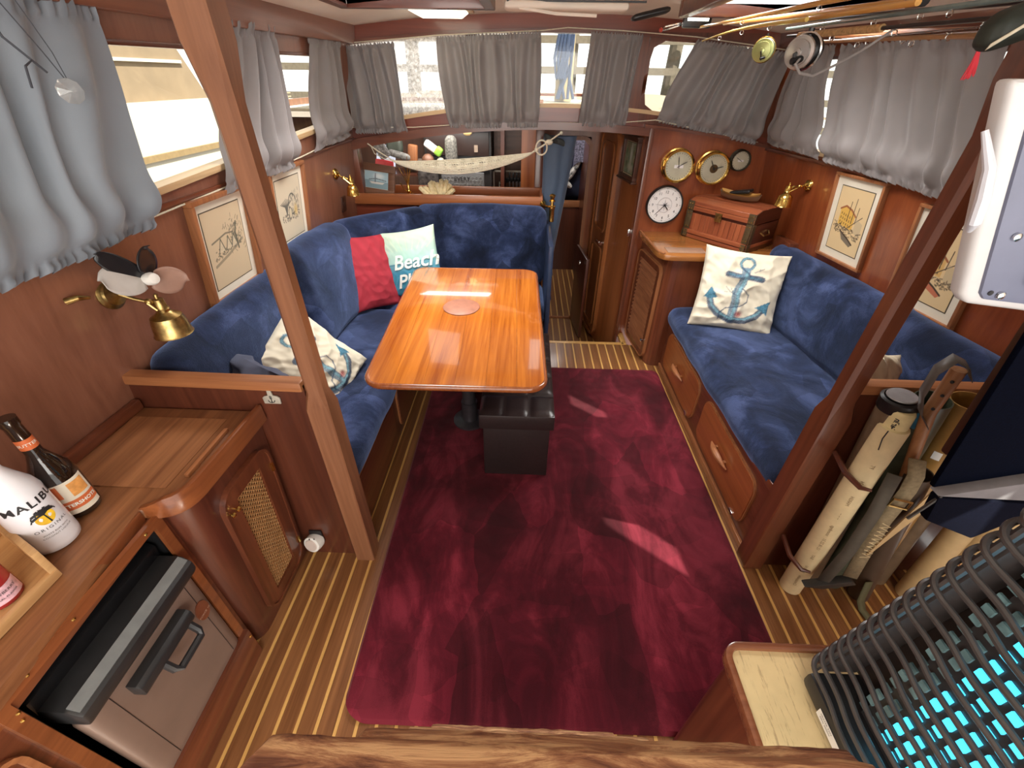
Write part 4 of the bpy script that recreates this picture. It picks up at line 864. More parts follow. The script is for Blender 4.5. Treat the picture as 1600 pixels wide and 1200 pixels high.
# ------------------------------------------------------------------ clocks and instruments
def ringtxt(parent, o, ux, uz, n_, r, words, size, mat, up=True):
    for k, s in enumerate(words):
        a = math.radians(60 - 30 * k); c = (r * math.cos(a), r * math.sin(a))
        lettering(parent, s, size, lambda u, v, c=c: tuple(Vector(o) + ux * (c[0] + u) + uz * (c[1] + v) + n_ * .001), mat)
def instrument(nm, lab, cat, c, R, depth, case, dial, kind):
    r = thing(nm, lab, cat, c); ax = Vector((0, -1, 0)); o = Vector(c); ux, uz = Vector((1, 0, 0)), Vector((0, 0, 1))
    if kind == 'wall': prof = [(R * .96, 0), (R, .006), (R, .030), (R * .985, .036), (R * .93, .036), (R * .92, .026)]
    else: prof = [(R * 1.0, 0), (R * 1.0, .008), (R * .92, .012), (R * .90, depth * .72), (R * .95, depth * .80), (R * .96, depth), (R * .90, depth + .006), (R * .84, depth), (R * .82, depth - .012)]
    MB().lathe(prof, o, ax, 48, cap=False).build('case', case, r)
    zd = .026 if kind == 'wall' else depth - .012; rd = R * .925 if kind == 'wall' else R * .83
    MB().lathe([(rd, 0), (1e-4, .001)], o + ax * zd, ax, 48, cap=False).build('dial', dial, r, smooth=False)
    f = o + ax * (zd + .002); return r, f, ux, uz, ax, rd
def hand(parent, f, ux, uz, ax, ang, L, wd, mat, lift, nm='hand', tail=.2):
    a = math.radians(90 - ang); d = ux * math.cos(a) + uz * math.sin(a); s_ = d.cross(ax)
    m_ = lambda u, v, w_: tuple(f + d * u + s_ * v + ax * (lift + w_)); MB().prism([(-L * tail, -wd / 2), (L * .8, -wd / 2), (L, 0), (L * .8, wd / 2), (-L * tail, wd / 2)], m_, 0, .0012).build(nm, mat, parent, smooth=False)
M_INK = plain('black_ink', (.02, .02, .022), .5, var=0); M_DIALW = plain('white_dial', (.80, .78, .76), .75, spec=.1, var=.01)
M_DIALB = plain('brushed_dial', (.62, .60, .46), .38, .6, var=.15, scale=8)
yb = YF - .001
r, f, ux, uz, ax, rd = instrument('wall_clock', 'round white clock with black rim and numerals above the louvred locker', 'clock', (.915, yb, .975), .119, .03, M_BLACK, M_DIALW, 'wall')
ringtxt(r, f, ux, uz, ax, rd * .72, ['1', '2', '3', '4', '5', '6', '7', '8', '9', '10', '11', '12'], .024, M_INK)
b = MB()
for k in range(60):
    a = math.radians(6 * k); d = ux * math.cos(a) + uz * math.sin(a); s_ = d.cross(ax); w_ = .0022 if k % 5 == 0 else .001; r0 = rd * (.88 if k % 5 == 0 else .90)
    b.add([tuple(f + d * r0 - s_ * w_), tuple(f + d * rd * .93 - s_ * w_), tuple(f + d * rd * .93 + s_ * w_), tuple(f + d * r0 + s_ * w_)], [(0, 1, 2, 3)])
b.build('minute_marks', M_INK, r, smooth=False, kind='stuff')
b = MB()
for R_ in (.40, .43): b.tube([tuple(f + ux * rd * R_ * math.cos(a) + uz * rd * R_ * math.sin(a) + ax * .0005) for a in [2 * math.pi * k / 40 for k in range(40)]], .0005, 4, closed=True)
for k in range(8):
    a = math.radians(45 * k); L = rd * (.36 if k % 2 == 0 else .24); hand_ = [f + ux * math.cos(a) * L + uz * math.sin(a) * L + ax * .0006, f + ux * math.cos(a + .5) * L * .2 + uz * math.sin(a + .5) * L * .2 + ax * .0006, f + ax * .0006, f + ux * math.cos(a - .5) * L * .2 + uz * math.sin(a - .5) * L * .2 + ax * .0006]; b.add([tuple(q) for q in hand_], [(0, 1, 2, 3)])
b.build('compass_rose', plain('pale_ink', (.38, .36, .38), .6, var=0), r, smooth=False)
hand(r, f, ux, uz, ax, 222, rd * .80, .0035, M_INK, .004, 'minute_hand'); hand(r, f, ux, uz, ax, 140, rd * .38, .006, M_INK, .006, 'hour_hand'); hand(r, f, ux, uz, ax, 108, rd * .34, .0016, M_INK, .008, 'alarm_hand'); hand(r, f, ux, uz, ax, 275, rd * .6, .0008, M_INK, .009, 'second_hand')
def brass_inst(nm, lab, cat, c, R, case, dial, hub, marks=30, hands=(350, 60)):
    r, f, ux, uz, ax, rd = instrument(nm, lab, cat, c, R, .062 * R / .10, case, dial, 'ship')
    b = MB()
    for k in range(marks):
        a = 2 * math.pi * k / marks; d = ux * math.cos(a) + uz * math.sin(a); s_ = d.cross(ax); b.add([tuple(f + d * rd * .84 - s_ * .001), tuple(f + d * rd * .93 - s_ * .001), tuple(f + d * rd * .93 + s_ * .001), tuple(f + d * rd * .84 + s_ * .001)], [(0, 1, 2, 3)])
    b.build('scale_marks', M_INK, r, smooth=False, kind='stuff')
    if hub == 'plate': MB().prism([(-rd * .34, -.010 * R / .1), (rd * .34, -.010 * R / .1), (rd * .34, .008 * R / .1), (-rd * .34, .008 * R / .1)], lambda u, v, w_: tuple(f + ux * u + uz * v + ax * (.003 + w_)), 0, .001).build('dial_label', M_DIALW, r, smooth=False)
    else: MB().lathe([(rd * .30, 0), (rd * .30, .001), (rd * .22, .0015), (1e-4, .002)], f, ax, 24).build('dial_centre', plain('dark_bronze', (.10, .055, .02), .4, .5), r)
    for a in hands: hand(r, f, ux, uz, ax, a, rd * .72, .004 * R / .1, M_INK, .005, 'needle')
    b = MB()
    for a in (0, 180): d = ux * math.cos(math.radians(a - 10)) + uz * math.sin(math.radians(a - 10)); q = Vector(c) + ax * .045 * R / .10 + d * R * .97; b.cyl(tuple(q - uz * .016 * R / .1), tuple(q + uz * .016 * R / .1), .009 * R / .1, n=12)
    for a in (30, 150, 270): d = ux * math.cos(math.radians(a)) + uz * math.sin(math.radians(a)); b.ball(tuple(Vector(c) + d * R * .95 + ax * .009), .005, 8)
    b.build('hinge_knob', case, r)
    return r
brass_inst('ships_clock', 'polished brass ship instrument with a white dial plate, left of the three', 'clock', (.945, yb, 1.21), .098, M_BRASS, M_DIALB, 'plate')
brass_inst('barometer', 'polished brass barometer with a dark dial centre in the middle of the three', 'barometer', (1.165, yb, 1.20), .098, M_BRASS, M_DIALB, 'hub', 40, (330, 75))
brass_inst('small_gauge', 'small tarnished round gauge right of the brass barometer', 'gauge', (1.325, yb, 1.245), .062, plain('tarnished_bronze', (.07, .06, .04), .5, .6), M_DIALB, 'plate', 20, (300,))
b = MB(); b.prism(rrect(-.014, .014, -.028, .028, .012, 3), lambda u, v, w_: (SWP(.035, 0, 0)[0] - w_, SWP(.035, 0)[1] - u, .775 + v), 0, .02); tag(b.build('wall_hook', M_CHROME, bevel=.003), 'small chrome catch on the passage wall left of the louvred locker', 'hook')

# ------------------------------------------------------------------ bell lamps
def bell_lamp(lab, base, nrm, elbow, top, R=.036, H=.075, mat=None, cup=.030):
    """wall rose at base, arm to elbow, bell hanging from top"""
    mat = mat or M_BRASS; r = thing('bell_lamp', lab, 'lamp', base); nrm = Vector(nrm).normalized(); B_ = Vector(base)
    MB().lathe([(cup, 0), (cup, .004), (cup * .88, .008), (cup * .80, .010), (cup * .74, .016), (cup * .45, .020), (.006, .026)], B_, nrm, 24).build('wall_rose', mat, r)
    e = Vector(elbow); t_ = Vector(top)
    b = MB(); b.tube([B_ + nrm * .02, B_.lerp(e, .6), e], .005, 8); b.ball(tuple(e), .011, 10); b.build('arm', mat, r)
    b = MB(); b.tube([e, (e + t_) / 2 + Vector((0, 0, .006)), t_], .006, 8); b.tube([e + Vector((0, .008, 0)), t_ + Vector((0, .018, -.01))], .0035, 6); b.tube([e - Vector((0, .008, 0)), t_ + Vector((0, -.018, -.01))], .0035, 6); b.build('yoke', mat, r)
    MB().lathe([(.004, .034), (.006, .030), (.006, .020), (.014, .018), (.016, -.008), (.019, -.012), (.018, -.020), (.024, -.026), (R * .82, -.036), (R * .90, -.05), (R, -H), (R * 1.06, -H - .004), (R * 1.0, -H - .002), (R * .85, -.05), (.015, -.035)], t_, (0, 0, 1), 28, cap=False).build('bell_shade', mat, r)
    MB().lathe([(.004, -.03), (.010, -.036), (.015, -.052), (.010, -.066), (.002, -.070)], t_, (0, 0, 1), 12).build('bulb', plain('frosted_bulb', (.8, .76, .66), .3, var=0), r)
bell_lamp('aged brass bell lamp low on the port wall in front of the fan', (LW(1.10, 1.135), 1.10, 1.135), (1, 0, .1), (-1.085, 1.115, 1.105), (-1.07, 1.13, 1.090), .050, .090, M_ABRASS, .044)
bell_lamp('bright brass bell lamp on the port wall beside the shelf', (LW(2.73, 1.175), 2.73, 1.175), (1, 0, .1), (-1.075, 2.72, 1.155), (-1.04, 2.73, 1.135), .036, .072, M_BRASS, .032)
bell_lamp('brass bell lamp on the starboard wall above the chest', (RW(2.59, 1.19), 2.59, 1.19), (-1, 0, .1), (1.50, 2.60, 1.18), (1.445, 2.60, 1.165), .042, .082, M_BRASS, .032)
b = MB(); b.prism(rrect(-.03, .03, -.045, .045, .006, 2), lambda u, v, w_: LP(2.82 + u, .985 + v, w_), 0, .008); b.prism(rrect(-.012, .012, -.012, .012, .004, 2), lambda u, v, w_: LP(2.82 + u, .985 + v, w_), .008, .012); tag(b.build('wall_socket', plain('brown_bakelite', (.07, .03, .02), .4)), 'dark brown wall socket below the port bell lamp by the shelf', 'socket')
# cabin fan with soft blades, behind the aft bell lamp
fn_ = thing('cabin_fan', 'small cabin fan with white hub and dark and pale blades on the port wall', 'fan', (LW(1.11, 1.20), 1.11, 1.20))
hub = Vector((-1.05, 1.118, 1.175)); axf = Vector((.93, -.28, .22)).normalized(); uf = Vector((0, 1, 0)); uf = (uf - axf * uf.dot(axf)).normalized(); vf = axf.cross(uf) * 1
if vf.z < 0: vf = -vf
MB().lathe([(.028, 0), (.028, .05), (.02, .06)], Vector((LW(1.13, 1.19), 1.13, 1.19)), axf, 18).build('motor', M_BLACK, fn_)
MB().lathe([(.017, -.012), (.018, .008), (.014, .020), (.004, .024)], hub, axf, 20).build('hub', M_WHITE, fn_)
def blade(ang, L, wd, mat, tw=.5):
    a = math.radians(ang); d = uf * math.cos(a) + vf * math.sin(a); s_ = axf.cross(d)
    def g(u, v):
        x = .012 + L * u; w_ = wd * math.sqrt(max(0, 1 - (2 * min(1, .10 + .90 * u) - 1) ** 2)); q = hub + d * x + s_ * ((v - .5) * w_) + axf * (-.010 + tw * (v - .5) * .045 + .012 * u); return tuple(q)
    b = MB(); b.grid(g, 14, 8); o = b.build('blade', mat, fn_, ang=180); md = o.modifiers.new('thickness', 'SOLIDIFY'); md.thickness = .002
M_FB = plain('black_rubber', (.012, .012, .014), .25); M_FG = plain('pale_grey_rubber', (.50, .47, .44), .5, var=.05)
blade(158, .105, .085, M_FG); blade(58, .078, .062, M_FB); blade(128, .118, .05, M_FB, -.3); blade(-28, .085, .075, plain('tan_rubber', (.34, .20, .15), .5))
MB().tube([Vector((LW(1.13, 1.19), 1.13, 1.19)) + axf * .05, hub - axf * .01], .012, 10).build('shaft', M_BLACK, fn_)
b = MB(); b.tube([LP(.975, 1.168, .002), LP(.99, 1.172, .02), LP(1.02, 1.160, .022)], [.009, .008, .004], 10); tag(b.build('wing_catch', M_ABRASS), 'small brass catch on the port wall beside the aft bell lamp', 'catch')
# ------------------------------------------------------------------ shelf behind the dinette
sh = thing('fiddled_shelf', 'wooden shelf with raised edge behind the dinette carrying small souvenirs', 'shelf', (-.53, 3.15, .93))
SHM = wood('shelf_wood', (.20, .055, .018), (.42, .14, .045), 'X', .35, .3, 12)
MB().box(-1.14, .105, YF - .01, 3.30, .935, .955).build('shelf_board', SHM, sh, bevel=.003)
MB().box(-1.17, .112, YF - .025, YF - .003, .94, 1.008).build('front_fiddle', SHM, sh, bevel=.007)
MB().box(-1.14, .105, 3.30, 3.318, .94, 1.010).build('back_fiddle', SHM, sh, bevel=.004)
MB().box(.095, .112, YF - .005, 3.318, .94, 1.010).build('end_fiddle', SHM, sh, bevel=.004)
# photograph in a wide frame
fo = Vector((-1.005, 3.11, 1.075)); fu = Vector((.97, -.10, -.10)).normalized(); fv = Vector((-.02, .22, .95)); fv = (fv - fu * fv.dot(fu)).normalized(); fnn = fu.cross(fv)
def boat_art(U, V):
    C = np.tile(np.array((.36, .50, .55)), (U.size, 1)).astype(float); blob(C, U, V, (.6, .75), .25, .2, (.75, .78, .76), .8); fillpoly(C, U, V, [(0, 0), (1, 0), (1, .42), (0, .46)], (.20, .30, .33))
    fillpoly(C, U, V, [(.2, .40), (.3, .26), (.75, .26), (.86, .40)], (.62, .60, .55)); stroke(C, U, V, [(.45, .38), (.46, .9)], .02, (.1, .12, .15)); stroke(C, U, V, [(.2, .5), (.5, .58), (.9, .5)], .03, (.15, .18, .2), .7); return C
picture('brown framed photograph of a boat standing at the left end of the shelf', lambda u, v, w_: tuple(fo + fu * u + fv * v + fnn * w_), .255, .195, .045, .0015, boat_art, wood('brown_frame', (.10, .04, .02), (.19, .085, .045), 'X', .45, .1, 20), .018, nm='framed_photograph', nx=50, ny=40, key=False)
# brass figure with long feelers
fg = thing('brass_figurine', 'small brass figurine with long upright feelers on the shelf', 'figurine', (-.80, 3.12, .955))
b = MB(); b.lathe([(.018, 0), (.020, .006), (.008, .012), (.006, .03), (.014, .042), (.016, .055), (.008, .07), (.010, .085), (.004, .10)], (-.80, 3.12, .957), (0, 0, 1), 14); b.build('body', M_BRASS, fg)
b = MB()
for dx, dz in ((-.055, .12), (-.03, .17), (.012, .18), (.035, .14)): b.tube([(-.80, 3.12, 1.04), (-.80 + dx * .5, 3.12, 1.04 + dz * .55), (-.80 + dx, 3.12, 1.04 + dz)], [.004, .003, .0015], 6)
b.tube([(-.80, 3.12, 1.0), (-.83, 3.11, 1.02), (-.85, 3.11, 1.06)], .004, 6).tube([(-.80, 3.12, 1.0), (-.775, 3.11, 1.0), (-.765, 3.11, .975)], .004, 6); b.build('feelers', M_BRASS, fg)
# coral
rc = random.Random(4); b = MB()
for k in range(34):
    a = math.radians(rc.uniform(-75, 75)); el = rc.uniform(.3, 1.25); L = rc.uniform(.07, .135); base_ = Vector((-.60 + rc.uniform(-.035, .04), 3.11 + rc.uniform(-.02, .02), .965)); d_ = Vector((math.sin(a) * .9, rc.uniform(-.35, .15), math.cos(a) * .9 + .1)).normalized()
    mid_ = base_ + d_ * L * .5 + Vector((rc.uniform(-.008, .008),) * 3); tip = base_ + d_ * L; b.tube([base_, mid_, tip, tip + d_ * .006], [.022, .018, .014, .004], 7)
b.ball((-.60, 3.11, .975), .045, 12, (1.25, .6, .5)); tag(b.build('coral', plain('cream_coral', (.74, .62, .36), .85, var=.15, scale=60, bmp=.6)), 'knobbly cream coral piece standing on the shelf', 'coral')
b = MB(); b.lathe([(.002, 0), (.012, .008), (.022, .022), (.024, .036), (.016, .046), (.018, .050), (.004, .058)], (-.70, 3.10, .974), (1, -.2, .25), 16); tag(b.build('sea_shell', plain('mottled_shell', (.48, .38, .26), .5, var=.5, scale=90)), 'small mottled sea shell on the shelf left of the coral', 'shell')
# ------------------------------------------------------------------ hammock of knotted cord
hm = thing('string_hammock', 'cream macrame string hammock slung across the galley opening', 'hammock', (-.35, 2.995, 1.2))
HA, HB = Vector((-.845, 2.99, 1.212)), Vector((.03, 2.99, 1.272))
def hcurve(u): p_ = HA.lerp(HB, u); return p_
def hm_pt(u, v):
    wdt = math.sin(math.pi * u) ** .75; p_ = hcurve(u); a = (v - .5) * 2
    sag = .040 * wdt; return (p_.x, p_.y - .03 * wdt * (1 - abs(a) ** 1.5) + .025 * a * wdt, p_.z - sag * (1 - u * .2) - .055 * wdt * (1 - v) + .018 * math.sin(math.pi * u) * v - .0)
b = MB(); nu_, nv_ = 60, 8
for j in range(nv_ + 1):
    b.tube([hm_pt(i / nu_, j / nv_) for i in range(nu_ + 1)], .0034 if j % nv_ else .0045, 5)
for i in range(1, nu_, 1): b.tube([hm_pt((i + (.5 if j % 2 else 0)) / nu_ if i < nu_ - 1 else i / nu_, j / nv_) for j in range(nv_ + 1)], .0030, 4)
b.build('netting', M_ROPE, hm, kind='stuff')
for v0, v1 in ((.02, .30), (.36, .60), (.68, .98)): MB().grid(lambda u, v, v0=v0, v1=v1: tuple(Vector(hm_pt(.03 + .94 * u, v0 + (v1 - v0) * v)) + Vector((0, .003 + .004 * math.sin(u * 90), .002 * math.sin(u * 60 + v0 * 9)))), 90, 4).build('woven_band', M_ROPE, hm, ang=180)
b = MB(); b.tube([HB, (.10, 2.985, 1.315), (.205, 2.985, 1.385)], [.006, .005, .004], 8); b.ball((.055, 2.985, 1.288), .014, 10); b.ball((.13, 2.985, 1.33), .016, 10, (1.5, 1, 1)); b.ball((.20, 2.985, 1.38), .010, 8)
b.tube([(.085 + .034 * math.cos(a), 2.985, 1.30 + .040 * math.sin(a)) for a in [2 * math.pi * k / 20 for k in range(20)]], .005, 6, closed=True); b.build('right_lashing', M_ROPE, hm)
b = MB(); b.tube([HA, (-.93, 2.995, 1.26), (-1.0, 3.02, 1.30)], .004, 6); b.ball(tuple(HA), .009, 8); b.tube([HA, (-.90, 2.995, 1.22), (-.965, 3.02, 1.245), (-.99, 3.03, 1.30)], .003, 6); b.build('left_lashing', M_ROPE, hm)
# brass gimbal lamp on the dinette end
gl = thing('brass_candle_lamp', 'slim polished brass lamp on a bracket at the passage end of the shelf', 'lamp', (.167, 2.95, .86))
b = MB(); b.lathe([(.013, -.105), (.017, -.10), (.017, -.03), (.019, -.025), (.019, -.01), (.010, -.005), (.010, .02), (.020, .022), (.020, .030), (.012, .034), (.015, .05), (.021, .058), (.013, .066), (.003, .07)], (.170, 2.955, .975), (0, 0, 1), 18); b.build('lamp_body', M_BRASS, gl)
b = MB(); b.tube([(.112, 3.03, .965), (.125, 3.0, .958), (.15, 2.965, .962)], [.022, .010, .007], 10); b.tube([(.148, 2.955, .968), (.192, 2.955, .968)], .005, 8); b.build('bracket', M_BRASS, gl)
# blue curtain bundle in the passage
def bc(u, v):
    a = 2 * math.pi * u; z = .42 + .93 * v; r_ = 1 + .12 * math.sin(3 * a + v * 2) + .06 * math.sin(7 * a); return (.155 + .04 * v + (.03 + .074 * v) * math.cos(a) * r_, 3.13 + .04 * math.sin(a) * r_, z)
tag(MB().grid(bc, 40, 20, wrap=True).build('passage_curtain', cloth_mat('denim_blue_cloth', (.055, .09, .15), .03), ang=180), 'gathered slate blue curtain hanging at the left side of the passage doorway', 'curtain')
tag(MB().soft(lambda x, y, z: (.165 + x, 3.06 + y + .02 * math.sin(x * 60), 1.335 + z - .3 * x), .13, .05, .035, .014, 6).build('dark_strap', plain('dark_green_grey', (.035, .04, .04), .8), merge=True), 'dark cloth tie folded over the top of the passage curtain', 'tie')
# ------------------------------------------------------------------ galley beyond the opening
MW = plain('dark_grey_enamel', (.030, .026, .024), .4)
mw = thing('galley_oven', 'dark wall oven in the galley behind the hammock', 'oven', (-.53, 4.15, 1.0))
MB().box(-.86, -.30, 4.02, 4.30, .70, 1.33).build('cabinet_body', MW, mw, bevel=.006); MB().box(-.84, -.32, 4.005, 4.02, .98, 1.10).build('control_strip', M_BLACK, mw, bevel=.002); MB().box(-.84, -.32, 4.005, 4.02, 1.11, 1.31).build('oven_door', plain('brown_glass', (.05, .03, .025), .3), mw, bevel=.003)
b = MB(); b.box(-.44, -.41, 3.99, 4.005, 1.14, 1.19); b.build('price_tag', plain('tan_card', (.45, .33, .24), .8), mw)
cp = thing('galley_cupboard', 'brown cupboard with a grip slot in the galley right of the oven', 'cupboard', (-.1, 4.28, 1.0))
MB().box(-.29, .07, 4.20, 4.30, 1.02, 1.42).build('cupboard_body', wood('brown_panelling', (0.10, 0.038, 0.018), (0.20, 0.085, 0.042), 'X', 0.45, 0.1, 9), cp, smooth=False)
b = MB().prism(rrect(-.26, .04, 1.10, 1.38, .03), lambda u, v, w_: (u, 4.20 - w_, v), 0, .014).build('cupboard_door', wood('brown_panelling2', (0.12, 0.045, 0.02), (0.24, 0.10, 0.05), 'X', 0.4, 0.15, 9), cp)
MB().box(-.17, -.03, 4.178, 4.188, 1.30, 1.312).build('grip', plain('bronze_grip', (.20, .13, .09), .4, .4), b)
b = MB()
for q in ((-.30, .05, .965, .980), (-.30, -.285, .45, .98), (.035, .05, .45, .98)): b.box(q[0], q[1], 4.17, 4.18, q[2], q[3])
b.build('pale_trim', plain('beige_trim', (.45, .38, .30), .6), cp)
kr = thing('knife_rack', 'dark magnetic knife rack on the galley wall below the hammock', 'rack', (-.05, 4.29, .9)); MB().box(-.22, .0, 4.275, 4.295, .86, .90).build('magnet_bar', M_BLACK, kr, bevel=.002)
for k in range(5):
    x = -.155 + .032 * k; kn = thing('kitchen_knife', ['narrowest kitchen knife, leftmost of the five on the galley rack', 'slim kitchen knife, second from the left of the five on the rack', 'medium kitchen knife in the middle of the five on the rack', 'broad kitchen knife, second from the right of the five on the rack', 'broadest kitchen knife, rightmost of the five on the galley rack'][k], 'knife', (x, 4.26, .8), group='knives on the galley rack'); wd = .006 + .002 * k; L = .13 + .02 * k
    MB().prism([(x - wd, .87), (x + wd, .875), (x + wd, .87 - L * .8), (x + wd * .3, .87 - L)], lambda u, v, w_: (u, 4.27 - w_, v), 0, .002).build('blade', plain('worn_steel', (.42, .38, .38), .35, .8), kn, smooth=False); MB().box(x - .007, x + .007, 4.255, 4.272, .875, .95).build('handle', M_BLACK, kn, bevel=.002)
tag(MB().prism(rrect(.005, .035, .72, .88, .008, 2), lambda u, v, w_: (u, 4.27 - w_, v), 0, .01).build('paddle', plain('pink_plastic', (.45, .16, .15), .5)), 'pinkish slim board hanging right of the galley knives', 'board')
b = MB(); 
for s_ in (-1, 1): b.tube([(-.235 + s_ * .012, 4.265, .87), (-.235 + s_ * .016, 4.265, .80), (-.235, 4.265, .73)], .004, 6)
for k in range(4): b.tube([(-.249, 4.265, .86 - .03 * k), (-.221, 4.265, .84 - .03 * k)], .003, 5)
tag(b.build('braided_loop', M_ROPE), 'pale braided loop hanging left of the galley knives', 'loop')
sg = thing('galley_sign', 'grey honeycomb patterned sign with dark lettering leaning in the galley', 'sign', (-.6, 3.62, .90))
MB().box(-.66, -.33, 3.62, 3.635, .80, 1.045).build('sign_board', plain('grey_board', (.22, .22, .22), .6, var=.1), sg)
b = MB()
for j in range(8):
    for i in range(11):
        cx_, cz_ = -.65 + i * .031 + (.0155 if j % 2 else 0), .815 + j * .027
        if cx_ > -.345: continue
        b.tube([(cx_ + .015 * math.cos(a), 3.6185, cz_ + .015 * math.sin(a)) for a in [math.pi / 6 + math.pi / 3 * k for k in range(6)]], .0012, 4, closed=True)
b.build('honeycomb_print', plain('pale_print', (.36, .36, .34), .7), sg, kind='stuff')
lettering(sg, 'EVERY', .045, lambda u, v: (-.50 + u, 3.617, 1.0 + v), M_INK); lettering(sg, 'moment', .055, lambda u, v: (-.49 + u, 3.617, .945 + v), M_INK, shear=.3); lettering(sg, 'COUNT', .04, lambda u, v: (-.50 + u, 3.617, .89 + v), M_INK)
# clutter on the galley shelves
def clut(nm, lab, cat, c, s, mat, r=.01, rot=0, tilt=0):
    cr, sr, ct, st = math.cos(rot), math.sin(rot), math.cos(tilt), math.sin(tilt)
    def m(x, y, z): x, z = x * ct - z * st, x * st + z * ct; return (c[0] + x * cr - y * sr, c[1] + x * sr + y * cr, c[2] + z)
    return tag(MB().soft(m, *s, r, 5, .003, .003).build(nm, mat, merge=True), lab, cat)
clut('spice_packet', 'white packet with lime green end in the galley', 'packet', (-.76, 3.80, 1.20), (.10, .04, .05), M_WHITE, .01, 0, -.6); clut('packet_end', 'lime green wrapper beside the white packet in the galley', 'packet', (-.70, 3.795, 1.165), (.05, .045, .06), plain('lime', (.25, .50, .05), .5), .01, 0, -.6)
clut('wooden_box', 'upright light wooden box among the galley clutter', 'box', (-.905, 3.78, 1.135), (.07, .05, .15), frame_wood('Z'), .006, 0, -.12); clut('red_booklet', 'bright red booklet behind the photo frame', 'book', (-1.06, 3.50, 1.085), (.13, .02, .11), plain('red_cover', (.52, .035, .04), .5), .004, 0, -.15)
clut('striped_cloth_bag', 'striped black and white cloth in the galley left corner', 'cloth', (-1.09, 3.60, 1.19), (.08, .03, .11), plain('striped_cloth', (.16, .15, .14), .8, var=.8, scale=70), .01, 0, .5)
clut('paper_roll', 'pale crumpled roll on the galley shelf', 'roll', (-1.0, 3.72, 1.145), (.17, .05, .045), plain('crumpled_paper', (.20, .19, .17), .8, var=.5, scale=50), .02, 0, -.25); clut('dark_tin', 'dark tin on the galley shelf', 'tin', (-1.06, 3.85, 1.19), (.12, .08, .10), plain('tin_green', (.07, .08, .06), .5), .02)
clut('round_pot', 'brown round pot among the galley clutter', 'pot', (-.79, 3.80, 1.10), (.09, .09, .09), plain('brown_pot', (.20, .09, .05), .5), .04); clut('small_jar', 'cream jar under the lime packet', 'jar', (-.69, 3.80, 1.08), (.06, .06, .08), plain('cream_jar', (.55, .48, .38), .5), .028)
clut('net_bag', 'hanging net bag with pale contents in the galley', 'bag', (-.60, 3.80, 1.17), (.09, .07, .21), plain('net_grey', (.13, .12, .10), .8, var=.6, scale=80), .04); clut('tan_bottle', 'tan glove hanging at the top of the galley', 'glove', (-.46, 3.75, 1.32), (.06, .03, .07), plain('tan_glove', (.50, .34, .14), .8), .02)
clut('photo_stack', 'dark framed photos stacked behind the figurine', 'photo', (-.76, 3.60, .985), (.15, .03, .15), plain('dark_photos', (.10, .09, .085), .4, var=.8, scale=35), .004); clut('brown_bundle', 'brown and grey bundle under the paper roll', 'bundle', (-.90, 3.86, 1.05), (.20, .10, .10), plain('bundle_brown', (.14, .10, .07), .8, var=.5, scale=30), .04)
clut('hanging_cloths', 'dark cloths hanging along the top of the galley', 'cloth', (-.40, 3.90, 1.33), (.24, .05, .07), plain('dark_cloths', (.07, .07, .09), .85, var=.5, scale=30), .02)
MB_ = MB().prism([(-1.26, .96), (-1.10, .96), (-1.06, 1.22), (-1.22, 1.17)], lambda u, v, w_: (u, 3.9 - w_, v), 0, .004); r = structroot('window_12', (-1.16, 3.9, 1)); MB_.build('window_pane', plain('bright_port', (.6, .65, .75), .3, emit=(.75, .82, 1.0), es=.55, var=0), r, smooth=False)
struct('galley_shelf', MB().box(-1.7, -.30, 3.55, 4.3, .78, .80).box(-1.7, -.87, 3.70, 4.0, 1.00, 1.012).box(-.87, -.56, 3.72, 3.9, 1.03, 1.042), dmah('X'), smooth=False)
bpy.data.objects['galley_shelf'].name = 'trim_15'
# forward cabin contents
nb_ = thing('navy_bedding', 'navy bedding filling the forward cabin beyond the passage', 'bedding', (.35, 5.6, .5)); MB().soft(lambda x, y, z: (.35 + x, 5.72 + y, .78 + z), .78, .5, .70, .12, 14, .03, .03).build('duvet', plain('navy_cloth', (.008, .010, .03), .85, var=.4, scale=10), nb_, merge=True)
b = MB(); b.grid(lambda u, v: (.52 + .2 * u, 5.38 - .03 * math.sin(3 * u), .84 + .26 * v + .05 * math.sin(4 * u)), 8, 8); b.build('quilted_flap', plain('silver_quilt', (.16, .15, .20), .35, .3, var=.8, scale=60), nb_)
def arm_tube(pts, rs): return MB().tube(pts, rs, 10)
sb2 = thing('patterned_scarf', 'white and grey striped cloth hanging over the navy bedding', 'cloth', (.35, 5.42, .9))
b = MB(); b.tube([(.47, 5.44, .98), (.41, 5.42, .88), (.385, 5.41, .78), (.42, 5.40, .68), (.52, 5.40, .62)], [.012, .035, .05, .05, .02], 10); b.tube([(.64, 5.44, .95), (.56, 5.41, .84), (.50, 5.40, .75), (.46, 5.40, .70)], [.018, .028, .035, .03], 10); b.build('cloth_folds', plain('striped_white', (.50, .47, .43), .8, var=.9, scale=22), sb2)
LAD = ((-.205, .298, .112, 1.22), (-.158, .345, .146, 1.12), (-.207, .287, .200, .91), (-.21, .28, .288, .61), (-.213, .276, .384, .29))
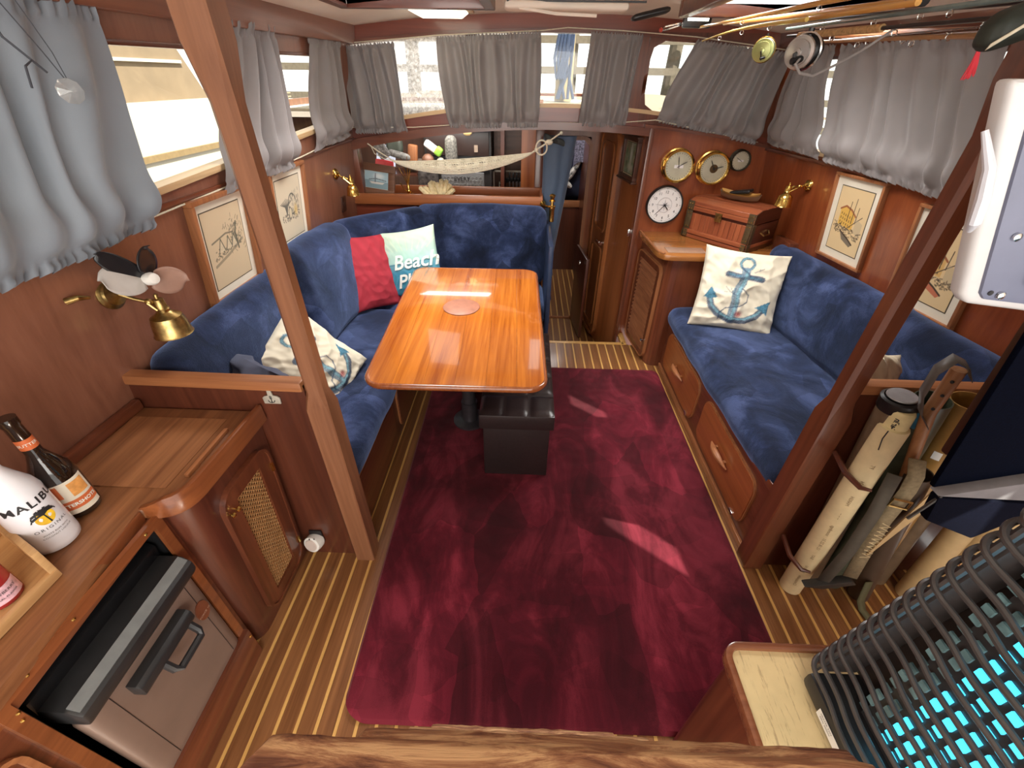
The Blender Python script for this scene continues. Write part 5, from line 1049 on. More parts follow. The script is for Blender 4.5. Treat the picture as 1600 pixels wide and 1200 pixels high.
# ------------------------------------------------------------------ port galley counter, cane cabinet, stove
CTM = wood('worktop_teak', (.155, .058, .022), (.32, .132, .052), 'Y', .4, .15, 16, 1.1)
wt = thing('worktop', 'brown wooden worktop along the port side with a raised curved edge', 'worktop', (-1.0, .5, .75))
def LWx(y, z=.78): return LW(y, z) + .002
fil = [(-.930, .652), (-.905, .6525), (-.885, .655), (-.867, .661), (-.852, .671), (-.841, .685), (-.834, .702), (-.830, .725), (-.827, .80), (-.824, .90), (-.821, 1.032)]
plan = [(LWx(-.25), -.25), (-.872, -.25), (-.885, .25), (-.925, .64)] + fil[1:] + [(LWx(1.034), 1.034)]
MB().prism(plan, lambda u, v, w_: (u, v, w_), .742, .776).build('top_board', CTM, wt, bevel=.006)
MB().hexa([(-.872, -.25, .70), (-.868, -.25, .70), (-.921, .64, .70), (-.925, .64, .70), (-.872, -.25, .775), (-.866, -.25, .775), (-.919, .64, .775), (-.925, .64, .775)]).build('front_edge', wood('worktop_edge', (.15, .042, .014), (.29, .092, .030), 'Y', .3, .4, 12), wt, bevel=.003)
rimp = fil
b = MB(); n_ = len(rimp); vs = []
for i, (x, y) in enumerate(rimp):
    a = Vector(rimp[max(0, i - 1)]); c = Vector(rimp[min(n_ - 1, i + 1)]); d = (c - a).normalized(); nr = Vector((d.y, -d.x)) * .009; zt_ = .777 + .026 * min(1, i / 3.0)
    vs += [(x - nr.x, y - nr.y, .742), (x + nr.x, y + nr.y, .742), (x + nr.x * .8, y + nr.y * .8, zt_), (x - nr.x * .8, y - nr.y * .8, zt_)]
fs = [(0, 1, 2, 3), (4 * n_ - 1, 4 * n_ - 2, 4 * n_ - 3, 4 * n_ - 4)]
for i in range(n_ - 1):
    for j in range(4): fs.append((i * 4 + (j + 1) % 4, i * 4 + j, (i + 1) * 4 + j, (i + 1) * 4 + (j + 1) % 4))
b.add(vs, fs).build('raised_rim', wood('worktop_edge', (.15, .042, .014), (.29, .092, .030), 'Y', .3, .4, 12), wt, bevel=.003, ang=50)
MB().hexa([LP(.69, .776, .002), LP(.69, .776, .028), LP(1.03, .776, .028), LP(1.03, .776, .002), LP(.69, .812, .002), LP(.69, .812, .024), LP(1.03, .812, .024), LP(1.03, .812, .002)]).build('wall_fiddle', mah('Y'), wt, bevel=.005)
MB().box(-1.195, -.905, .712, .985, .777, .7785).build('lid_panel', wood('lid_teak', (.19, .073, .029), (.38, .165, .068), 'Y', .4, .15, 15, 1.1), wt, smooth=False)
MB().box(-.880, -.868, .75, .934, .776, .788).build('batten', frame_wood('Y'), wt, bevel=.002)
gc = thing('cane_front_cabinet', 'dark wooden cabinet with a cane panelled door beside the port post', 'cabinet', (-.95, .85, 0))
def CF(y, z): return -.842 - .045 * (.74 - z) / .74 + .01 * (y - .85)
b = MB()
pl = lambda z: [(-1.28, .664)] + [(CF(.7, z) - .085 + .085 * math.sin(a), .664 + .07 * (1 - math.cos(a))) for a in [math.pi / 2 * k / 7 for k in range(8)]] + [(CF(1.03, z), 1.034), (-1.28, 1.034)]
p0, p1 = pl(0), pl(.742); b.add([(x, y, 0) for x, y in p0] + [(x, y, .742) for x, y in p1], [tuple(reversed(range(len(p0)))), tuple(range(len(p0), 2 * len(p0)))] + [(i, (i + 1) % len(p0), len(p0) + (i + 1) % len(p0), len(p0) + i) for i in range(len(p0))])
b.build('carcass', dmah('Z'), gc, ang=40)
cfm = lambda u, v, w_: (CF(u, v) + w_, u, v)
b = MB(); ring(b, .762, .995, .06, .665, .055, .052, cfm, .0, .014); door = b.build('door', mah('Z'), gc)
b = MB(); ring(b, .754, 1.003, .052, .673, .062, .009, cfm, .0, .018); b.build('door_bead', mah('Z'), door)
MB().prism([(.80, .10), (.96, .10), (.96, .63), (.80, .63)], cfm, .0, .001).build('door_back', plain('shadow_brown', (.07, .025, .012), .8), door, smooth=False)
b = MB(); u0, u1, v0, v1 = .812, .946, .112, .614; step = .0092
def strip(pts, r_=.0013): b.tube([cfm(*q) for q in pts], r_, 4, cap=False)
k = 0
u = u0
while u <= u1: strip([(u, v0, .004), (u, v1, .004)]); u += step
v = v0
while v <= v1: strip([(u0, v, .005), (u1, v, .005)]); v += step
s = v0 - (u1 - u0)
while s < v1:
    a0 = max(0, v0 - s); a1 = min(u1 - u0, v1 - s)
    if a1 > a0: strip([(u0 + a0, s + a0, .006), (u0 + a1, s + a1, .006)], .0011); strip([(u1 - a0, s + a0, .007), (u1 - a1, s + a1, .007)], .0011)
    s += step * 2
b.build('cane_panel', plain('cane', (.46, .24, .09), .6, var=.1), door, kind='stuff')
b = MB(); q = Vector(cfm(.79, .60, .014)); b.lathe([(.003, 0), (.003, .008), (.008, .010), (.009, .016), (.004, .020)], q, (1, 0, 0), 14); b.lathe([(.003, 0), (.003, .008), (.0075, .010), (.008, .015), (.004, .018)], q + Vector((0, -.022, .0)), (1, 0, 0), 14); b.build('door_knob', M_BRASS, door)
b = MB(); b.box(CF(.99, .57) + .012, CF(.99, .57) + .02, .99, 1.0, .545, .58).box(CF(.99, .15) + .012, CF(.99, .15) + .02, .99, 1.0, .135, .17); b.build('hinge', M_BRASS, door)
# stove bay
sv = thing('stove_bay', 'wooden cabinet front framing the stove opening under the port worktop', 'cabinet', (-.9, .3, 0))
SX = -.905
b = MB()
for y0, y1, z0, z1 in ((-.25, .672, .655 + .085, .742), (-.25, .262, 0, .74), (.640, .672, 0, .74), (.262, .640, 0, .045)): b.box(SX - .02, SX, y0, y1, z0, z1)
b.build('front_frame', mah('Y'), sv, smooth=False)
b = MB()
ring(b, .235, .652, .03, .752, .006, .024, lambda u, v, w_: (SX + w_, u, v), 0, .012); b.build('opening_trim', wood('worktop_edge', (.15, .042, .014), (.29, .092, .030), 'Y', .3, .4, 12), sv, bevel=.0)
b = MB(); ring(b, -.20, .215, .10, .66, .05, .010, lambda u, v, w_: (SX + w_, u, v), 0, .012); b.build('side_door_bead', frame_wood('Y'), sv)
MB().box(-.905, -.878, .26, .655, 0, .150).build('kick_board', mah('Y'), sv, bevel=.004)
b = MB()
for y, z in ((.27, .10), (.645, .12)): b.ball((-.876, y, z), .005, 8)
for y, z in ((.30, .742), (.40, .743), (.60, .741), (.255, .70), (.25, .68)): b.ball((SX + .012, y, z), .004, 8)
b.build('screw', M_BRASS, sv)
st = thing('stove', 'built-in stove with black hood and taupe drop door in the port cabinet', 'stove', (-1.0, .45, .1))
MB().box(-1.16, -1.14, .262, .64, .05, .74).box(-1.14, -.92, .262, .268, .05, .74).box(-1.14, -.92, .634, .64, .05, .74).box(-1.14, -.92, .268, .634, .05, .07).box(-1.14, -.92, .268, .634, .73, .74).build('recess', M_BLACK, st, smooth=False)
MB().prism([(-1.12, .60), (-.935, .60), (-.925, .66), (-1.12, .725)], lambda u, v, w_: (u, w_, v), .275, .628).build('hood', plain('black_enamel', (.008, .008, .009), .25), st, bevel=.01)
MB().prism([(-.945, .555), (-.860, .555), (-.852, .575), (-.852, .600), (-.875, .622), (-.945, .622)], lambda u, v, w_: (u, w_, v), .278, .622).build('rail_lip', plain('dull_black', (.02, .02, .021), .4), st, bevel=.008)
MB().prism([(-.878, .622), (-.858, .608), (-.856, .612), (-.876, .627)], lambda u, v, w_: (u, w_, v), .285, .615).build('glass_edge', plain('grey_glass', (.16, .17, .17), .12), st, smooth=False)
TA = plain('taupe_enamel', (.20, .135, .105), .38, var=.10, scale=7)
dr = MB().soft(lambda x, y, z: (-.905 + x, .452 + y, .345 + z), .036, .345, .42, .017, 10).build('drop_door', TA, st, merge=True)
b = MB(); b.box(-.8868, -.8862, .335, .3365, .16, .55).box(-.8868, -.8862, .588, .5895, .16, .55); b.build('crease', M_BLACK, dr)
MB().prism([(-.888, .455), (-.858, .455), (-.852, .465), (-.852, .490), (-.862, .500), (-.888, .500)], lambda u, v, w_: (u, w_, v), .365, .545).build('latch_bar', plain('dull_black', (.02, .02, .021), .4), dr, bevel=.004)
MB().tube([(-.860, .43, .462), (-.845, .43, .432), (-.838, .438, .420), (-.838, .517, .420), (-.845, .525, .432), (-.860, .525, .462)], .0095, 8).build('handle', plain('dull_black', (.02, .02, .021), .4), dr)
ov = lambda u, v, w_: (-.8865 + w_, .588 + u, .405 + v)
b = MB().prism(arc(0, 0, .022, .036, 0, 345, 23), ov, 0, .003).build('badge', plain('copper_badge', (.34, .13, .07), .35, .6), dr); lettering(dr, 'FORCE 10', .0095, lambda u, v: ov(u, v - .012, .0036), plain('pale_copper', (.75, .5, .36), .4), name='badge_lettering')
# bottle opener and plug on the low bulkhead
bo = lambda u, v, w_: (-.773 + u, 1.037 - w_, .826 + v)
t = thing('bottle_opener_plate', 'small pale metal plate with an anchor hanging on the low port bulkhead', 'plate', bo(0, 0, 0)); MB().prism([(-.026, -.018), (.026, -.018), (.027, .004), (.020, .010), (.008, .013), (.006, .034), (-.006, .034), (-.008, .013), (-.020, .010), (-.027, .004)], bo, .001, .006).build('plate', plain('weathered_zinc', (.46, .43, .36), .5, .3), t, bevel=.001)
b = MB(); b.tube([bo(0, .007, .007), bo(0, -.012, .007)], .0012, 5); b.tube([bo(*q, .007) for q in [(.010 * math.cos(a), -.004 + .009 * math.sin(a)) for a in [math.pi * (1 + k / 8) for k in range(9)]]], .0012, 5); b.tube([bo(-.004, .003, .007), bo(.004, .003, .007)], .001, 5); b.tube([bo(.003 * math.cos(a), .009 + .003 * math.sin(a), .007) for a in [2 * math.pi * k / 8 for k in range(9)]], .001, 5); b.build('anchor_emblem', M_INK, t)
t = thing('plug_adapter', 'white round plug adapter in the low socket by the port post', 'plug', (-.812, 1.0, .09)); MB().box(-.835, -.785, 1.030, 1.038, .085, .155).build('socket_plate', M_BLACK, t, bevel=.002)
pa = Vector((-.18, -.90, .28)).normalized(); MB().lathe([(.022, 0), (.034, .004), (.036, .022), (.034, .040), (.026, .043)], (-.812, 1.034, .10), pa, 24).build('adapter_body', M_WHITE, t)
b = MB(); b.lathe([(.026, .043), (.024, .046), (.0, .046)], (-.812, 1.034, .10), pa, 20); b.build('round_face', plain('warm_white_face', (.62, .52, .46), .5, var=.02), t)
b = MB(); b.ball((-.820, .998, .146), .003, 6).ball((-.802, 1.0, .146), .003, 6); b.build('slot', M_INK, t)
# ------------------------------------------------------------------ bottles and tray on the worktop
def bottle(nm, lab, c, prof, mat, n=36):
    r = thing(nm, lab, 'bottle', c); MB().lathe(prof, c, (0, 0, 1), n).build('glass_body', mat, r, ang=60); return r
def rad_at(prof, z):
    for (r0, z0), (r1, z1) in zip(prof, prof[1:]):
        if z0 <= z <= z1 and z1 > z0: return r0 + (r1 - r0) * (z - z0) / (z1 - z0)
    return prof[0][0]
def onbottle(c, prof, ang0, lift=.0006):
    def f(u, v):
        R_ = rad_at(prof, v) + lift; a = ang0 + u / rad_at(prof, v); return (c[0] + R_ * math.cos(a), c[1] + R_ * math.sin(a), c[2] + v)
    return f
P1 = [(.002, 0), (.036, 0), (.043, .006), (.0445, .02), (.0445, .155), (.040, .175), (.028, .20), (.0175, .225), (.0165, .275), (.019, .278), (.019, .30), (.001, .30)]
M_WG = plain('frosted_white_glass', (.80, .80, .84), .22, var=.02, coat=.4); c1 = (-1.045, .555, .777)
b1 = bottle('rum_bottle', 'white rum bottle with palm and sun emblem on the worktop behind the tray', c1, P1, M_WG)
fr = math.radians(-14); fb = onbottle(c1, P1, fr)
lettering(b1, 'MALIBU', .026, lambda u, v: fb(u, .142 + v), M_INK, sub=2, bold=.0006, space=1.15); lettering(b1, 'ORIGINAL', .0105, lambda u, v: fb(u, .072 + v), M_INK, sub=1, space=1.4)
lettering(b1, 'WHITE RUM WITH', .0055, lambda u, v: fb(u, .057 + v), M_INK, space=1.1); lettering(b1, 'COCONUT LIQUEUR', .0055, lambda u, v: fb(u, .049 + v), M_INK, space=1.1)
b = MB(); n = 28; b.add([fb(0, .098)] + [fb(.0175 * math.cos(2 * math.pi * k / n), .098 + .0175 * math.sin(2 * math.pi * k / n)) for k in range(n)], [(0, 1 + k, 1 + (k + 1) % n) for k in range(n)]); b.build('sun_emblem', plain('sun_yellow', (.85, .50, .03), .5, var=.3, scale=40), b1)
fb2 = onbottle(c1, P1, fr, .0011); b = MB()
for k, a in enumerate((150, 120, 95, 65, 35, 10, 185)):
    a = math.radians(a); pts = [(.002 * 0, .108), (.010 * math.cos(a), .108 + .012 * math.sin(a) + .002), (.021 * math.cos(a), .106 + .015 * math.sin(a)), (.024 * math.cos(a), .100 + .013 * math.sin(a))]
    for (a0, a1), wd in zip(zip(pts, pts[1:]), (.0022, .0028, .0012)): 
        d = Vector(a1) - Vector(a0); s_ = Vector((-d.y, d.x)).normalized() * wd; b.add([fb2(a0[0] - s_.x, a0[1] - s_.y), fb2(a1[0] - s_.x, a1[1] - s_.y), fb2(a1[0] + s_.x, a1[1] + s_.y), fb2(a0[0] + s_.x, a0[1] + s_.y)], [(0, 1, 2, 3)])
b.add([fb2(-.0012, .108), fb2(.001, .108), fb2(.005, .082), fb2(.002, .082)], [(0, 1, 2, 3)]); b.build('palm_emblem', M_INK, b1, smooth=False)
P2 = [(.002, 0), (.034, 0), (.039, .005), (.0395, .02), (.0395, .115), (.036, .140), (.022, .170), (.0155, .19), (.015, .265), (.017, .268), (.017, .285), (.001, .285)]
c2 = (-1.065, .645, .777); M_DG = plain('dark_brown_glass', (.018, .010, .006), .06, var=0, coat=.6)
b2 = bottle('schnapps_bottle', 'dark brown bottle with orange and white label behind the white rum bottle', c2, P2, M_DG)
def label_patch(parent, c, prof, a0, u0, u1, v0, v1, mat, nm='paper_label', lift=.0006):
    g = onbottle(c, prof, a0, lift); b = MB(); b.grid(lambda u, v: g(u0 + (u1 - u0) * u, v0 + (v1 - v0) * v), 14, 4); return b.build(nm, mat, parent)
M_OR = plain('orange_label', (.66, .16, .05), .5, var=.05); a2 = math.radians(-35)
label_patch(b2, c2, P2, a2, -.045, .045, .018, .112, M_MAT); label_patch(b2, c2, P2, a2, -.045, .045, .032, .058, M_OR, lift=.001); label_patch(b2, c2, P2, a2, -.045, -.012, .070, .108, M_OR, lift=.001); label_patch(b2, c2, P2, a2, .004, .038, .066, .104, plain('butterscotch', (.80, .36, .10), .5, var=.3, scale=60), lift=.001)
g2 = onbottle(c2, P2, a2, .0016); lettering(b2, 'BUTTERSHOTS', .0125, lambda u, v: g2(u, .045 + v), M_INKW, sub=1, bold=.0004)
label_patch(b2, c2, P2, a2, -.03, .03, .205, .232, M_OR); g3 = onbottle(c2, P2, a2, .0012); lettering(b2, 'BUTTER', .010, lambda u, v: g3(u, .218 + v), M_INKW, sub=1)
ty = thing('wooden_tray', 'light wooden tray box corner on the worktop in front of the bottles', 'tray', (-1.03, .43, .777)); M_TW = wood('light_tray_wood', (.46, .25, .10), (.70, .44, .20), 'Y', .5, .05, 14)
TO = Vector((-.962, .475, 0)); e1 = Vector((-.93, .42, 0)).normalized(); e2 = Vector((-.28, -.95, 0)).normalized(); e2 = Vector((-.02, -1, 0))
def tbx(a0, a1, c0, c1, z0, z1): p_ = lambda a, c, z: tuple(TO + e1 * a + e2 * c + Vector((0, 0, z))); return MB().hexa([p_(a0, c0, z0), p_(a1, c0, z0), p_(a1, c1, z0), p_(a0, c1, z0), p_(a0, c0, z1), p_(a1, c0, z1), p_(a1, c1, z1), p_(a0, c1, z1)])
tbx(0, .24, 0, .014, .778, .862).build('side_board', M_TW, ty, bevel=.002); tbx(0, .24, .014, .32, .778, .786).build('tray_floor', M_TW, ty, smooth=False); tbx(-.002, .012, .0, .34, .778, .800).build('side_board', M_TW, ty, bevel=.002); tbx(.226, .24, .014, .32, .786, .862).build('side_board', M_TW, ty, bevel=.002)
P3 = [(.002, 0), (.030, 0), (.034, .004), (.034, .10), (.026, .12), (.014, .15), (.012, .20), (.001, .20)]; c3 = (-1.025, .415, .787)
b3 = bottle('red_bottle', 'red labelled bottle standing inside the wooden tray', c3, P3, plain('red_glass', (.36, .025, .03), .2)); g4 = onbottle(c3, P3, math.radians(-20), .001)
label_patch(b3, c3, P3, math.radians(-20), -.04, .04, .012, .05, plain('pink_label', (.72, .45, .52), .5, var=.3, scale=80)); lettering(b3, 'STRAWBERRY', .009, lambda u, v: g4(u, .036 + v), M_INK, sub=1); lettering(b3, 'NATURAL FLAVOR', .006, lambda u, v: g4(u, .024 + v), M_INK, sub=1)
# ------------------------------------------------------------------ rolled charts and gear on the low starboard bulkhead
def roll(lab, p0, p1, R, mat, nm='chart_roll', open_=True, cap=None, capc=None, thick=.003, extra=None):
    r = thing(nm, lab, 'tube', p0); a, c = Vector(p0), Vector(p1); ax = (c - a); L = ax.length; ax.normalize()
    if open_: MB().lathe([(R * .2, .002), (R, 0), (R, L), (R - thick, L), (R - thick, L - .25 if L > .3 else .05)], a, ax, 28, cap=False).build('tube_wall', mat, r)
    else: MB().lathe([(R * .9, 0), (R, .004), (R, L - .006), (R * .92, L)], a, ax, 28).build('tube_wall', mat, r)
    if cap: MB().lathe([(R * 1.03, L - cap), (R * 1.06, L - cap + .003), (R * 1.06, L + .006), (R * .9, L + .010), (R * .84, L + .004), (.001, L + .002)], a, ax, 28).build('end_cap', capc or M_BLACK, r)
    return r, a, ax, L
def around(a, ax, R, a0):
    u_ = ax.cross(Vector((0, 1, 0))).normalized(); v_ = u_.cross(ax).normalized()
    return lambda u, v: tuple(a + ax * v + (u_ * math.cos(a0 + u / R) + v_ * math.sin(a0 + u / R)) * (R + .0008))
M_AMB = plain('amber_tube', (.30, .16, .045), .3, var=.15); M_OLV = plain('olive_tube', (.06, .07, .045), .35, var=.3); M_BRT = plain('brown_tube', (.13, .085, .05), .35, var=.2); M_KRAFT = plain('kraft_roll', (.50, .34, .16), .7, var=.12, scale=15)
r, a, ax, L = roll('cream printed chart roll standing foremost beside the dark post', (1.105, .965, .002), (1.063, .955, .86), .038, M_PAPER, open_=False, nm='chart_roll')
MB().lathe([(.036, L - .0), (.030, L + .004), (.029, L + .05), (.025, L + .058), (.001, L + .060)], a, ax, 28).build('inner_roll', plain('pale_yellow', (.74, .62, .32), .6), r)
g = around(a, ax, .038, math.radians(319)); M_RB = plain('brown_print', (.25, .16, .08), .7, var=0)
for k in range(9):
    v0 = .10 + .078 * k; lettering(r, ['Chesapeake', '36 28 41', 'BAY', '12 18 22 31', 'soundings', '~ ~ ~', 'MARSH', '18 24', 'PT'][k], .014, lambda u, v, v0=v0: g(-v * 1.0 + .01 * (-1) ** 1, v0 + u), M_RB, name='chart_print')
g = around(a, ax, .029, math.radians(319)); lettering(r, 'Berlin', .018, lambda u, v: g(-v, L + .02 + u), M_INK, bold=.0008)
b = MB(); gg = around(a, ax, .0385, math.radians(319)); b.tube([gg(.0, .79), gg(.006, .83), gg(.004, .86)], .0016, 5); b.build('rubber_band', M_INK, r)
roll('brown tube with a black and grey end cap behind the cream chart roll', (1.175, 1.005, .002), (1.062, .985, .93), .044, M_BRT, open_=False, cap=.03, nm='chart_tube', capc=M_BLACK)
tag(MB().lathe([(.036, 0), (.034, .003), (.001, .004)], (1.060, .9846, .944), (-.12, -.02, .99), 28).build('cap_disc', plain('grey_cap', (.32, .32, .33), .3, .3)), 'grey disc closing the black capped tube', 'lid')
r, a, ax, L = roll('dark olive open tube with a blue sticker', (1.285, 1.005, .002), (1.150, .985, .935), .043, M_OLV, nm='chart_tube')
g = around(a, ax, .043, math.radians(319)); b = MB(); b.grid(lambda u, v: g(-.022 + .044 * u, L - .085 + .055 * v), 8, 3); b.build('blue_sticker', plain('blue_sticker', (.06, .28, .46), .6, var=.2, scale=50), r)
r, a, ax, L = roll('wide amber open tube at the back of the tube row', (1.395, 1.005, .002), (1.262, .99, .93), .046, M_AMB, nm='chart_tube'); g = around(a, ax, .046, math.radians(319)); b = MB(); b.grid(lambda u, v: g(-.010 + .02 * u, L - .20 + .03 * v), 4, 2); b.build('white_sticker', M_WHITE, r)
roll('narrow brown tube rightmost in the tube row', (1.48, 1.02, .002), (1.352, 1.0, .935), .034, M_BRT, nm='chart_tube')
roll('dark brown tube low behind the webbing strap', (1.36, .945, .002), (1.20, .93, .70), .036, plain('dark_tube', (.07, .045, .03), .4), nm='chart_tube')
roll('plain kraft paper roll leaning at the right of the row', (1.555, .955, .002), (1.49, .94, .52), .036, M_KRAFT, nm='paper_roll', open_=False)
r, a, ax, L = roll('kraft paper roll with red scribbles rightmost on the sole', (1.655, .955, .002), (1.575, .93, .56), .046, M_KRAFT, nm='paper_roll', open_=False)
g = around(a, ax, .046, math.radians(319)); b = MB(); b.tube([g(-.02, .17), g(.0, .22), g(-.012, .20)], .002, 5); b.tube([g(.02, .24), g(.01, .28), g(.0, .25)], .0016, 5); b.build('red_scribble', plain('red_ink', (.35, .03, .02), .6), r); lettering(r, 'IN21', .02, lambda u, v: g(u, .10 + v), M_RB)
r = thing('perforated_stick', 'brown wooden stick with dark holes and a leather loop leaning over the tubes', 'stick', (1.3, .95, .5)); MB().tube([(1.30, .955, .30), (1.105, .935, .93), (1.095, .930, 1.07)], [.013, .016, .017], 14).build('stick', wood('stick_wood', (.28, .12, .05), (.48, .24, .11), 'Z', .45, .1, 16), r)
b = MB()
for k in range(3): q = Vector((1.105, .935, .93)).lerp(Vector((1.095, .930, 1.07)), .15 + .32 * k); b.ball((q.x - .013, q.y - .015, q.z), .0045, 8)
b.build('hole', M_INK, r)
def ribbon(pts, wv, mat, nm, parent, th=.0018):
    b = MB(); P_ = [Vector(p) for p in pts]; w_ = Vector(wv); vs = []; 
    for p_ in P_: vs += [p_ - w_, p_ + w_]
    b.add(vs, [(2 * i, 2 * i + 1, 2 * i + 3, 2 * i + 2) for i in range(len(P_) - 1)]); o = b.build(nm, mat, parent, ang=180); md = o.modifiers.new('thickness', 'SOLIDIFY'); md.thickness = th; md.offset = 0; return o
lp = [(1.10, .915, .90), (1.06, .915, .94), (1.035, .92, 1.0), (1.035, .925, 1.07), (1.06, .925, 1.105), (1.095, .92, 1.09), (1.118, .915, 1.055)]; ribbon(lp, (.004, .016, .004), plain('grey_leather', (.10, .085, .075), .5, var=.2), 'leather_loop', r)
r = thing('webbing_strap', 'khaki webbing strap with buckle hanging in front of the tubes', 'strap', (1.2, .9, .3)); M_WEB = plain('khaki_webbing', (.26, .20, .11), .8, var=.2, scale=90, bmp=.3)
ribbon([(1.135, .905, .78), (1.16, .90, .72), (1.165, .895, .66), (1.16, .89, .52), (1.175, .885, .36), (1.19, .88, .22)], (.021, -.006, 0), M_WEB, 'webbing', r, .003)
ribbon([(1.10, .90, .72), (1.12, .895, .55), (1.13, .89, .35), (1.115, .885, .17)], (.016, -.008, 0), plain('dark_webbing', (.09, .075, .055), .8), 'webbing', r, .003)
MB().tube([(1.13, .885, .635), (1.18, .875, .63), (1.18, .875, .60), (1.13, .885, .605)], .004, 6, closed=True).build('buckle', M_ABRASS, r)
b = MB()
for k in range(9): z = .53 - .02 * k; x = 1.158 + (.53 - z) * .09; b.tube([(x - .014, .876, z), (x + .014, .870, z - .012), (x - .014, .874, z - .02)], .0014, 4)
b.build('stitching', M_PAPER, r)
MB().prism([(1.05, .16), (1.20, .205), (1.225, .185), (1.12, .15)], lambda u, v, w_: (u, .87 + w_, v), 0, .03).build('sheath_foot', plain('black_leather2', (.03, .028, .025), .4), r, bevel=.004)
ribbon([(1.30, .90, .16), (1.315, .89, .05), (1.33, .875, .012), (1.345, .80, .006)], (.013, 0, .002), plain('green_webbing', (.10, .09, .04), .8), 'webbing', r, .003)
b = MB(); b.add([(1.215, .88, .70), (1.255, .88, .66), (1.185, .88, .36), (1.178, .88, .36)], [(0, 1, 2, 3)]); o = b.build('paper_cone', M_KRAFT, smooth=False); md = o.modifiers.new('t', 'SOLIDIFY'); md.thickness = .004; tag(o, 'folded kraft paper wedge tucked between the tubes', 'paper')
for z, lab in ((.66, 'upper carved wooden hook holding the cream chart roll'), (.22, 'lower carved wooden hook holding the cream chart roll')):
    tag(MB().tube([(1.02, 1.03, z + .02), (1.01, .95, z + .01), (1.035, .905, z - .005), (1.065, .90, z - .01)], [.008, .009, .008, .005], 8).build('wooden_hook', dmah('X')), lab, 'hook')
# ------------------------------------------------------------------ foreground: cream topped cabinet, heater, helm seat, device, companionway
cc = thing('cream_topped_cabinet', 'low brown cabinet with scratched cream top beside the companionway', 'cabinet', (.75, .2, 0))
CP = rrect(.472, 1.02, -.25, .462, .035, 6)
MB().prism(rrect(.480, 1.0, -.25, .45, .03, 6), lambda u, v, w_: (u, v, w_), 0, .60).build('carcass', mah('Z'), cc, ang=50)
M_CRT = plain('scratched_cream', (.74, .60, .36), .35, var=.16, scale=9, bmp=.05)
m_, nt_, p_ = M_CRT, M_CRT.node_tree, M_CRT.node_tree.nodes['Principled BSDF']
v_ = coords(nt_, (30, 3, 30)); f_ = noise_n(nt_, v_, 6, 5, .7); c_ = ramp(nt_, f_, [(.36, (.34, .24, .13)), (.44, (.85, .78, .6))]); mx = nt_.nodes.new('ShaderNodeMix'); mx.data_type = 'RGBA'; mx.blend_type = 'MULTIPLY'; mx.inputs[0].default_value = .6
src = p_.inputs['Base Color'].links[0].from_socket; ln(nt_, src, mx.inputs[6]); ln(nt_, c_, mx.inputs[7]); ln(nt_, mx.outputs[2], p_.inputs['Base Color'])
MB().prism(rrect(.480, 1.01, -.25, .455, .03, 6), lambda u, v, w_: (u, v, w_), .60, .612).build('top_panel', M_CRT, cc, smooth=False)
b = MB(); ring(b, .468, 1.022, -.26, .467, .04, .016, lambda u, v, w_: (u, v, w_), .592, .622, 8); b.build('edge_rim', wood('rim_wood', (.16, .05, .022), (.30, .11, .05), 'X', .25, .6, 14), cc, bevel=.005)
ht = thing('heater', 'black upright heater with wavy guard bars and turquoise glow at lower right', 'heater', (.72, .18, .62))
HX, HZ0, HZ1, HY0, HY1 = .610, .622, 1.42, -.10, .415
MB().box(HX + .0, .86, HY0, HY1 - .02, HZ0, .665).build('plinth', plain('heater_black', (.022, .021, .022), .4), ht, bevel=.012)
LY = .0033 / .0335 * (HZ1 - .66)
MB().hexa([(HX + .10, HY0, .66), (.86, HY0, .66), (.86, HY1 - .01, .66), (HX + .10, HY1 - .01, .66), (HX + .10, HY0, HZ1), (.86, HY0, HZ1), (.86, HY1 - .01 - LY, HZ1), (HX + .10, HY1 - .01 - LY, HZ1)]).hexa([(HX + .03, HY1 - .02, .66), (HX + .10, HY1 - .02, .66), (HX + .10, HY1 - .008, .66), (HX + .03, HY1 - .008, .66), (HX + .03, HY1 - .02 - LY, HZ1), (HX + .10, HY1 - .02 - LY, HZ1), (HX + .10, HY1 - .008 - LY, HZ1), (HX + .03, HY1 - .008 - LY, HZ1)]).build('housing', plain('heater_brown', (.045, .036, .034), .45), ht, bevel=.008)
LBL = lambda u, v, w_: (HX - .0012 - w_, u, v)
MB().prism([(.225, .628), (.335, .628), (.335, .648), (.225, .648)], LBL, 0, .0006).build('rating_label', M_WHITE, ht, smooth=False)
for k, s_ in enumerate(('HEATER 230V', '50Hz 2000W', 'CE')): lettering(ht, s_, .006 if k < 2 else .012, lambda u, v, k=k: LBL(.31 - u - (.0 if k < 2 else .06), .643 - (k * .007 if k < 2 else .005) + v, .0008), M_INK)
M_BAR = plain('guard_bar', (.055, .048, .046), .28, spec=.6, var=.1)
bar = None
for k in range(22):
    z = .685 + k * .0335
    if bar is None:
        pts = []
        for i in range(46):
            t_ = i / 45
            if t_ < .16: a = t_ / .16 * math.pi * .5; pts.append((HX + .035 - .035 * math.sin(a), HY1 - .028 + .028 * math.cos(a), z + .012 * (1 - t_ / .16)))
            else:
                y = HY1 - .03 - (t_ - .16) / .84 * (HY1 - HY0 - .03); sstep = 1 / (1 + math.exp((y - .315) / .012)); s2 = 1 / (1 + math.exp((y - .08) / .02)); pts.append((HX + .002 * math.sin(y * 40), y, z - .014 * sstep + .012 * s2 + .003 * math.sin(y * 30)))
        bar = MB().tube(pts, .0048, 8).build('guard_bar', M_BAR, ht)
    else: q = dup_child(bar); q.location.z = bar.location.z + k * .0335; q.location.y = bar.location.y - k * .0033
b = MB()
for k in range(23): z = .668 + k * .0335; b.box(HX + .018, HX + .032, HY1 - .012 - k * .0033, HY1 - .002 - k * .0033, z, z + .012)
